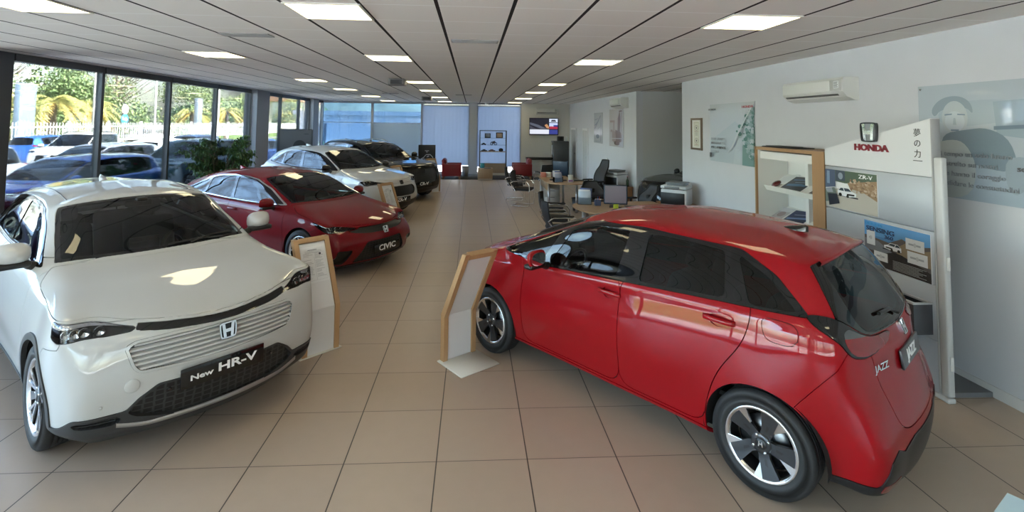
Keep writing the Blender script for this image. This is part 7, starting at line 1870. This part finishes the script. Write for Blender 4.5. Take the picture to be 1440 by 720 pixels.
def tree(loc, h, spread, label, cols, seed, kind='round', group='trees beyond the fence'):
    if kind != 'palm': h *= .66
    r = random.Random(seed); e = props(empty('tree' if kind != 'palm' else 'palm_tree', loc), label, 'tree', group)
    tr = MB(); lf = MB()
    if kind == 'palm':
        tr.tube([(0, 0, 0), (.05, .05, h * .5), (0, .1, h * .78)], .22, 8, r2=.17)
        for i in range(34):
            a = r.uniform(0, 2 * PI); L = spread * r.uniform(.75, 1.1); up = r.uniform(-.5, .9); lf.cur = 0 if up > .0 else 1
            P = []
            for k in range(7):
                t = k / 6; rr = L * t * math.cos(up * .8) ; z = h * .78 + L * (math.sin(up) * t - .75 * t * t); P.append((rr * math.cos(a), rr * math.sin(a) + .1, z))
            for k in range(6):
                p, q = Vector(P[k]), Vector(P[k + 1]); sd = Vector((-math.sin(a), math.cos(a), 0)); w = .34 * math.sin(PI * (.25 + .7 * k / 6))
                for s in (-1, 1):
                    for m in range(3):
                        c = p.lerp(q, m / 3); d = p.lerp(q, m / 3 + .22); tip = p.lerp(q, m / 3 + .5) + sd * s * w + Vector((0, 0, -.14)); lf.add([c, d, tip], [(0, 1, 2)])
        tr.build('trunk', mat('bark palm', (.16, .12, .08), .9), e)
    else:
        tr.tube([(0, 0, 0), (r.uniform(-.2, .2), r.uniform(-.2, .2), h * .45), (0, 0, h * .75)], .20, 8, r2=.07)
        bl = []
        for i in range(16 if kind == 'round' else 14):
            a = r.uniform(0, 2 * PI); t = r.random()
            z = h * (.28 + .66 * t); rad = spread * ((1 - .75 * abs(t - .4)) if kind == 'round' else (1.05 - t)) * r.uniform(.25, .8)
            c = Vector((rad * math.cos(a), rad * math.sin(a), z)); bl.append((c, spread * r.uniform(.30, .5)))
            tr.tube([(0, 0, z * .7), c], .05, 5, r2=.02)
        nleaf = 300 if kind != 'bare' else 0
        for c, br in bl:
            for k in range(nleaf):
                v = Vector((r.gauss(0, 1), r.gauss(0, 1), r.gauss(0, .75))).normalized() * br * r.uniform(.55, 1.05) + c
                s = r.uniform(.08, .17); lf.cur = min(len(cols) - 1, int(r.random() * len(cols)))
                M = T(*v) @ Rz(r.uniform(0, 6.3)) @ Ry(r.uniform(-1.2, 1.2))
                lf.add([(-s, -s * .45, 0), (s * .2, -s * .5, .05), (s, 0, 0), (s * .2, s * .5, .05), (-s, s * .45, 0)], [(0, 1, 2, 3, 4)], M)
        if kind == 'bare':
            for i in range(70):
                a = r.uniform(0, 2 * PI); z = h * r.uniform(.4, .8); L = spread * r.uniform(.4, 1.); q = Vector((L * math.cos(a), L * math.sin(a), z + L * r.uniform(.5, 1.1)))
                tr.tube([(0, 0, z), q * .6 + Vector((0, 0, z * .4)), q], .05, 4, r2=.012)
                for k in range(4):
                    b = a + r.uniform(-1, 1); tr.tube([q * .8 + Vector((0, 0, z * .2)), q + Vector((.8 * math.cos(b), .8 * math.sin(b), r.uniform(.2, .9)))], .018, 3, r2=.006)
        tr.build('trunk', mat('bark grey', (.19, .15, .12), .9), e)
    if lf.v: lf.build('crown', [mat('foliage %.2f %.2f %.2f' % c, c, .7) for c in cols], e)

def exterior():
    struct('ground_outside', MB().box(-90, XL - .15, -30, 150, -.14, -.02), mat('asphalt', (.54, .54, .54), .9, noise=(2, .15)))
    struct('ground_behind', MB().box(XL - .15, 40, YB + .35, 90, -.14, -.02), MATS['asphalt'])
    struct('ground_front', MB().box(XL - .15, 40, -40, YF - .25, -.14, -.02), MATS['asphalt'])
    mb = MB(); mb.box(-60, -23.2, -10, 150, -.02, .02); o = mb.build('verge', mat('grass', (.13, .20, .05), .95, noise=(1.5, .35))); o['kind'] = 'structure'
    struct('road_outside', MB().box(-27.1, -24.95, -30, 150, .021, .03), mat('road', (.24, .24, .25), .9))
    # white railing, in bays
    fw = mat('railing white', (.74, .74, .72), .5)
    k = 0
    for y in np.arange(8, 71, 3.0):
        k += 1
        e = props(empty('fence_bay', (-22.0, y, 0)), 'white railing bay of upright bars between the yard and the trees', 'fence', 'bays of the white railing')
        MB().box(-.05, .05, -.05, .05, 0, 2.08).build('post', fw, e)
        MB().box(-.02, .02, .05, 2.95, 1.72, 1.78).box(-.02, .02, .05, 2.95, .9, .96).build('rails', fw, e)
        for i in range(14): MB().box(-.012, .012, .2 + .2 * i - .016, .2 + .2 * i + .016, .85, 1.98).build('bar', fw, e)
    # signs and poles
    def pylon(loc, lb, col):
        e = props(empty('pylon_sign', loc, .25), lb, 'sign', 'tall slab signs by the road')
        MB().rbox(-.14, .14, -.75, .75, 0, 4.1, .03, 2).build('slab', mat('pylon %.2f' % col[0], col, .4), e); return e
    e = pylon((-24.5, 29.2, 0), 'tall grey blue slab sign with a white mark seen through the first window', (.16, .22, .30))
    MB().rbox(.142, .16, -.42, .42, 3.0, 3.55, .02, 1).build('mark', mat('sign white', (.85, .85, .85), .5), e); MB().rbox(.142, .152, -.5, .5, 2.65, 2.8, .01, 1).build('lettering_bar', MATS['sign white'], e)
    e = pylon((-23.8, 45.4, 0), 'tall grey slab sign with a winged oval badge seen through the third window', (.15, .18, .22))
    M = frame((.146, 0, 3.45), (0, 1, 0), (1, 0, 0)); mb = MB()
    mb.tube([M @ Vector((.42 * math.cos(t), .33 * math.sin(t), 0)) for t in [2 * PI * i / 36 for i in range(36)]], .03, 6, True); mb.tube([M @ Vector(v) for v in ((-.40, .12, 0), (-.2, .12, 0), (-.06, -.02, 0), (0, -.12, 0), (.06, -.02, 0), (.2, .12, 0), (.40, .12, 0))], .03, 6); mb.build('badge', MATS['sign white'], e)
    MB().rbox(.142, .15, -.4, .4, 2.85, 2.93, .01, 1).build('lettering_bar', MATS['sign white'], e)
    e = props(empty('road_sign', (-22.7, 34.4, 0)), 'pair of round road signs, pale one over blue arrow one, on one post', 'road sign')
    MB().cyl(.04, 0, 3.2, 12).build('post', mat('post galvanised', (.5, .5, .5), .4, metal=.5), e)
    for z, c, nm in ((2.85, (.75, .55, .5), 'pale_disc'), (2.20, (.04, .30, .62), 'blue_disc')):
        q = MB().cyl(.33, 0, .02, 32, frame((.05, 0, z), (0, 1, 0), (1, 0, 0))).build(nm, mat('disc %.2f' % c[0], c, .4), e)
        if z < 2.5: MB().prism([(-.22, -.05), (.06, -.05), (.06, -.14), (.24, 0), (.06, .14), (.06, .05), (-.22, .05)], .021, .024, frame((.05, 0, z), (0, 1, 0), (1, 0, 0))).build('arrow', MATS['sign white'], q)
        else: MB().cyl(.23, .021, .024, 32, frame((.05, 0, z), (0, 1, 0), (1, 0, 0))).build('disc_centre', MATS['sign white'], q)
    for i, (x, y, h, lb) in enumerate(((-23.6, 33.0, 5.6, 'thin pale lamp post in the first window beside the palm'), (-24.7, 27.0, 8.5, 'tall leaning pole behind the slab sign in the first window'), (-24.4, 40.4, 7.2, 'tall pale pole in the second window by its right frame'), (-24.6, 50.5, 7.5, 'slim pole in the fourth window'), (-24.6, 62, 7.5, 'slim pole beyond the narrow windows past the middle pier'))):
        e = props(empty('utility_pole', (x, y, 0)), lb, 'pole', 'poles along the road'); MB().cyl(.09, 0, h, 12, r2=.07).build('shaft', mat('pole pale', (.62, .60, .56), .6), e); MB().box(-.05, .05, -.6, .6, h - .35, h - .27).build('crossarm', MATS['pole pale'], e)
    for i, (z, lb) in enumerate(((7.1, 'upper'), (6.6, 'lower'))):
        props(MB().tube([(-24.9, 20, z), (-24.45, 27, z - .1), (-24.4, 34, z - .5), (-24.15, 40.4, z - .15), (-24.6, 45, z - .5), (-24.4, 50.5, z - .1), (-24.35, 62, z)], .025, 4).build('overhead_wire', MATS['pole pale']), lb + ' overhead wire between the poles beyond the fence', 'wire')
    G1, G2, G3, Y1, Y2 = (.13, .20, .08), (.20, .28, .11), (.30, .36, .15), (.55, .45, .15), (.45, .34, .16)
    spec = [((-34, 43, 0), 8.6, 4.0, 'round', (G1, G2, G2), 'broad dark green tree behind the palms in the first window'), ((-32, 37, 0), 5.4, 2.3, 'round', (G2, G3, Y1), 'yellow green bushy tree left of the palm in the first window'), ((-41, 54, 0), 12., 3.0, 'cone', (G1, G2, G1), 'tall pine at the right of the first window'), ((-33, 50, 0), 8.2, 3.6, 'round', (G1, G2, G3), 'layered green tree at the left of the second window'), ((-42, 62, 0), 12.5, 4.4, 'bare', (Y2,), 'bare branched tree in the second window'), ((-31, 55.5, 0), 5.2, 2.4, 'round', (G1, G2), 'low dark green tree at the right of the second window'), ((-34, 64, 0), 9.6, 4.6, 'round', (G2, G3, G1), 'large leafy tree filling the third window'), ((-36, 80, 0), 10., 4.2, 'round', (G2, G3), 'green tree behind the fourth window'), ((-33, 92, 0), 8.5, 3.6, 'round', (G1, G3, Y1), 'tree seen through the narrow windows past the middle pier'), ((-31, 104, 0), 7, 3., 'round', (G2, G3), 'rounded tree farthest along the fence'), ((-35, 33.5, 0), 11.5, 2.6, 'cone', (G1, G2), 'dark conifer at the left edge of the first window'), ((-46, 50, 0), 12, 4.4, 'bare', (Y2,), 'bare tree against the sky in the first window')]
    for i, (l, h, s, k, c, lb) in enumerate(spec): tree(l, h, s, lb, c, 20 + i, k)
    for i, (l, h, s, lb) in enumerate((((-27.2, 34.4, 0), 4.3, 2.5, 'golden tinted palm in the first window'), ((-28.2, 39.0, 0), 4.0, 2.3, 'golden palm at the right of the first window'), ((-27.6, 58.5, 0), 4.2, 2.3, 'palm in the fourth window'), ((-27.4, 51.0, 0), 3.8, 2.4, 'low golden palm in the third window'))): tree(l, h, s, lb, ((.40, .38, .12), (.74, .50, .14)), 50 + i, 'palm')
    # pale house far behind
    e = props(empty('house', (-38, 108, 0), .0), 'pale two-storey house beyond the far windows', 'building')
    MB().box(-4, 4, -7, 7, 0, 6).build('walls', mat('house render', (.72, .64, .56), .9), e); MB().prism([(-4.6, 6), (4.6, 6), (0, 8)], -7.6, 7.6, Matrix(((1, 0, 0, 0), (0, 0, 1, 0), (0, 1, 0, 0), (0, 0, 0, 1)))).build('roof', mat('house roof', (.42, .22, .14), .9), e)
    for z in (1.2, 4.4):
        for y in (-4.5, 0, 4.5):
            q = MB().box(4.0, 4.04, y - .6, y + .6, z - .3, z + 1.2).build('window', mat('house window', (.12, .14, .17), .3), e); MB().box(4.04, 4.07, y - .7, y + .7, z - .4, z - .3).build('sill', MATS['house render'], q)
    e = props(empty('house', (-46, 126, 0), .1), 'long orange roofed building farthest beyond the fence', 'building')
    MB().box(-7, 7, -5, 5, 0, 4.5).build('walls', MATS['house render'], e); MB().prism([(-8, 4.5), (8, 4.5), (0, 6.6)], -5.6, 5.6, Matrix(((1, 0, 0, 0), (0, 0, 1, 0), (0, 1, 0, 0), (0, 0, 0, 1)))).build('roof', mat('house roof orange', (.60, .30, .14), .9), e)
    # annex wall seen through the back glazing
    e = props(empty('annex_building', (-3.5, 30, 0)), 'pale annex building with a hedge seen through the tinted back glazing', 'building')
    MB().box(-6.5, 7.5, 0, 5, 0, 2.6).build('walls', mat('annex wall', (.62, .63, .66), .9), e); MB().box(-6.8, 7.8, -.3, 5.3, 2.6, 2.85).build('roof_edge', mat('annex roof', (.40, .41, .43), .9), e)
    for x in (-5.6, 1.6): q = MB().box(x - .6, x + .6, -.03, .0, .9, 2.1).build('window', MATS['house window'], e)
    mb = MB(); r = random.Random(77)
    for i in range(2600):
        v = (r.uniform(-8.5, -1.0), r.uniform(26.6, 27.5), r.uniform(0, 1.1)); s = r.uniform(.05, .11); mb.add([(-s, -s * .5, 0), (s, 0, .02), (-s, s * .5, 0)], [(0, 1, 2)], T(*v) @ Rz(r.uniform(0, 6.3)) @ Ry(r.uniform(-1.2, 1.2)))
    props(mb.build('hedge', mat('hedge leaf', (.06, .11, .04), .7)), 'low clipped hedge outside the tinted back glazing', 'hedge')
    # ------- parked cars
    P = lambda n, c, **k: mat(n, c, .45, coat=1., **k)
    blue, plum, navy, silver, white, teal = P('yard blue', (.03, .12, .42), metal=.3), P('yard plum', (.035, .02, .06), metal=.2), P('yard navy', (.03, .06, .14), metal=.3), P('yard silver', (.36, .40, .46), metal=.5), P('yard white', (.76, .77, .78)), P('yard teal', (.06, .12, .16), metal=.3)
    D = math.radians
    yard_car('hatch', 4.1, .86, 1.44, 1.27, .86, .95, blue, (-8.75, 11.75, -.02), D(-98), 'bright blue hatchback parked outside, nearest behind the roof of the white crossover')
    yard_car('saloon', 4.4, .88, 1.44, 1.32, .84, .95, plum, (-8.0, 6.85, -.02), D(-97), 'dark plum saloon outside at the left edge of the first window', 'saloon_car')
    yard_car('hatch', 4.2, .88, 1.47, 1.28, .88, .98, navy, (-12.0, 9.6, -.02), D(-112), 'dark navy hatchback outside, tail lamp peeking past the left window pier')
    yard_car('suv', 4.4, .9, 1.62, 1.32, .96, 1.06, silver, (-13.3, 13.1, -.02), D(172), 'silver grey utility car outside, tail toward the blue hatchback', 'suv_car')
    yard_car('suv', 4.4, .91, 1.66, 1.3, 1.0, 1.08, teal, (-8.65, 16.2, -.02), D(-97), 'dark teal upright off-roader with slotted grille outside, behind the potted plant', 'suv_car', slots=True)
    yard_car('hatch', 4.2, .87, 1.47, 1.28, .88, .98, silver, (-11.9, 17.0, -.02), D(-100), 'silver hatchback outside between the blue hatchback and the white estate')
    yard_car('suv', 4.5, .9, 1.66, 1.33, .96, 1.06, white, (-16.6, 22.6, -.02), D(-80), 'white utility car with dark roof rails outside near the railing', 'suv_car', rack=True)
    yard_car('suv', 4.3, .88, 1.65, 1.3, .94, 1.03, white, (-18.6, 18.2, -.02), D(165), 'white people carrier outside with a red tail lamp at the left window pier', 'suv_car')
    yard_car('hatch', 4.0, .86, 1.45, 1.25, .86, .95, blue, (-20.4, 26.0, -.02), D(90), 'small blue hatchback far outside between the two white cars')
    yard_car('hatch', 4.3, .88, 1.48, 1.3, .88, .97, white, (-12.8, 22.2, -.02), D(95), 'white estate car outside seen behind the second window frame')
    yard_car('hatch', 4.2, .88, 1.47, 1.28, .88, .98, blue, (-9.6, 22.4, -.02), D(-95), 'blue hatchback outside just right of the pale middle pier')
    yard_car('hatch', 4.2, .88, 1.47, 1.28, .88, .98, navy, (-14.8, 27.5, -.02), D(-95), 'dark navy hatchback outside behind the off-roader')
    yard_car('hatch', 4.2, .88, 1.50, 1.28, .9, .98, white, (-26.0, 42.6, .03), D(-90), 'white car on the road beyond the railing')
    yard_car('saloon', 4.5, .90, 1.45, 1.36, .90, .98, M_['black paint'], (6.25, 11.95, 0), D(180), 'black car parked in the alcove with only its bonnet showing past the wall corner', 'saloon_car', group=None)
exterior()
car_red_hatch(); car_white_crossover(); car_red_liftback(); car_white_suv(); car_black_suv()
# ------------------------------------------------------------------ camera
def camera():
    f, cx, cy, yaw, pit, rol, h = 708.943, 708.176, 133.434, -.06078, .05715, .01278, 2.222
    cy_, sy, cp, sp = math.cos(yaw), math.sin(yaw), math.cos(pit), math.sin(pit)
    fwd = Vector((-sy * cp, cy_ * cp, sp)); right = Vector((cy_, sy, 0)); up = right.cross(fwd)
    r = math.cos(rol) * right + math.sin(rol) * up; u = -math.sin(rol) * right + math.cos(rol) * up
    cd = bpy.data.cameras.new('camera'); o = bpy.data.objects.new('camera', cd); C.objects.link(o)
    Mx = Matrix.Identity(4)
    for i, v in enumerate((r, u, -fwd)):
        for j in range(3): Mx[j][i] = v[j]
    Mx.translation = Vector((0, 0, h)); o.matrix_world = Mx
    cd.sensor_width = 36; cd.lens = f / 1440 * 36
    cd.shift_x = (720 - cx) / 1440; cd.shift_y = (cy - 360) / 1440
    cd.clip_start = .05; cd.clip_end = 500
    bpy.context.scene.camera = o
camera()
# ------------------------------------------------------------------ light
def lighting():
    sc = bpy.context.scene
    w = bpy.data.worlds.new('sky'); sc.world = w; w.use_nodes = True; nt = w.node_tree; bg = nt.nodes['Background']
    sky = nt.nodes.new('ShaderNodeTexSky'); sky.sky_type = 'NISHITA'; sky.sun_disc = False; sky.sun_elevation = math.radians(38); sky.sun_rotation = math.radians(90); sky.air_density = 1.1; sky.dust_density = 2.; sky.ozone_density = 1.2
    tc = nt.nodes.new('ShaderNodeTexCoord'); nz = nt.nodes.new('ShaderNodeTexNoise'); nz.inputs['Scale'].default_value = 3.2; nz.inputs['Detail'].default_value = 7; nz.inputs['Roughness'].default_value = .62
    cr = nt.nodes.new('ShaderNodeValToRGB'); cr.color_ramp.elements[0].position = .38; cr.color_ramp.elements[1].position = .62
    mx = nt.nodes.new('ShaderNodeMix'); mx.data_type = 'RGBA'; mx.inputs[7].default_value = (.36, .355, .35, 1)
    nt.links.new(tc.outputs['Generated'], nz.inputs['Vector']); nt.links.new(nz.outputs['Fac'], cr.inputs[0]); nt.links.new(cr.outputs[0], mx.inputs[0]); nt.links.new(sky.outputs[0], mx.inputs[6])
    nt.links.new(mx.outputs[2], bg.inputs[0]); bg.inputs[1].default_value = SKY
    sd = bpy.data.lights.new('sun', 'SUN'); sd.energy = SUN; sd.angle = math.radians(.6); sd.color = (1, .94, .84)
    s = bpy.data.objects.new('sun', sd); C.objects.link(s); s.rotation_euler = Vector((-1, .15, -.72)).to_track_quat('-Z', 'Y').to_euler()
    v = sc.view_settings; v.view_transform = 'Standard'; v.look = 'None'; v.exposure = EXPO; v.gamma = 1; v.use_curve_mapping = False
    sc.cycles.use_denoising = True; sc.cycles.max_bounces = 10; sc.cycles.diffuse_bounces = 4; sc.cycles.glossy_bounces = 4; sc.cycles.transmission_bounces = 6; sc.cycles.transparent_max_bounces = 24
    sc.cycles.sample_clamp_indirect = 8; sc.cycles.caustics_reflective = False; sc.cycles.caustics_refractive = False
SKY, SUN, EXPO = 2.3, 56., .8
lighting()
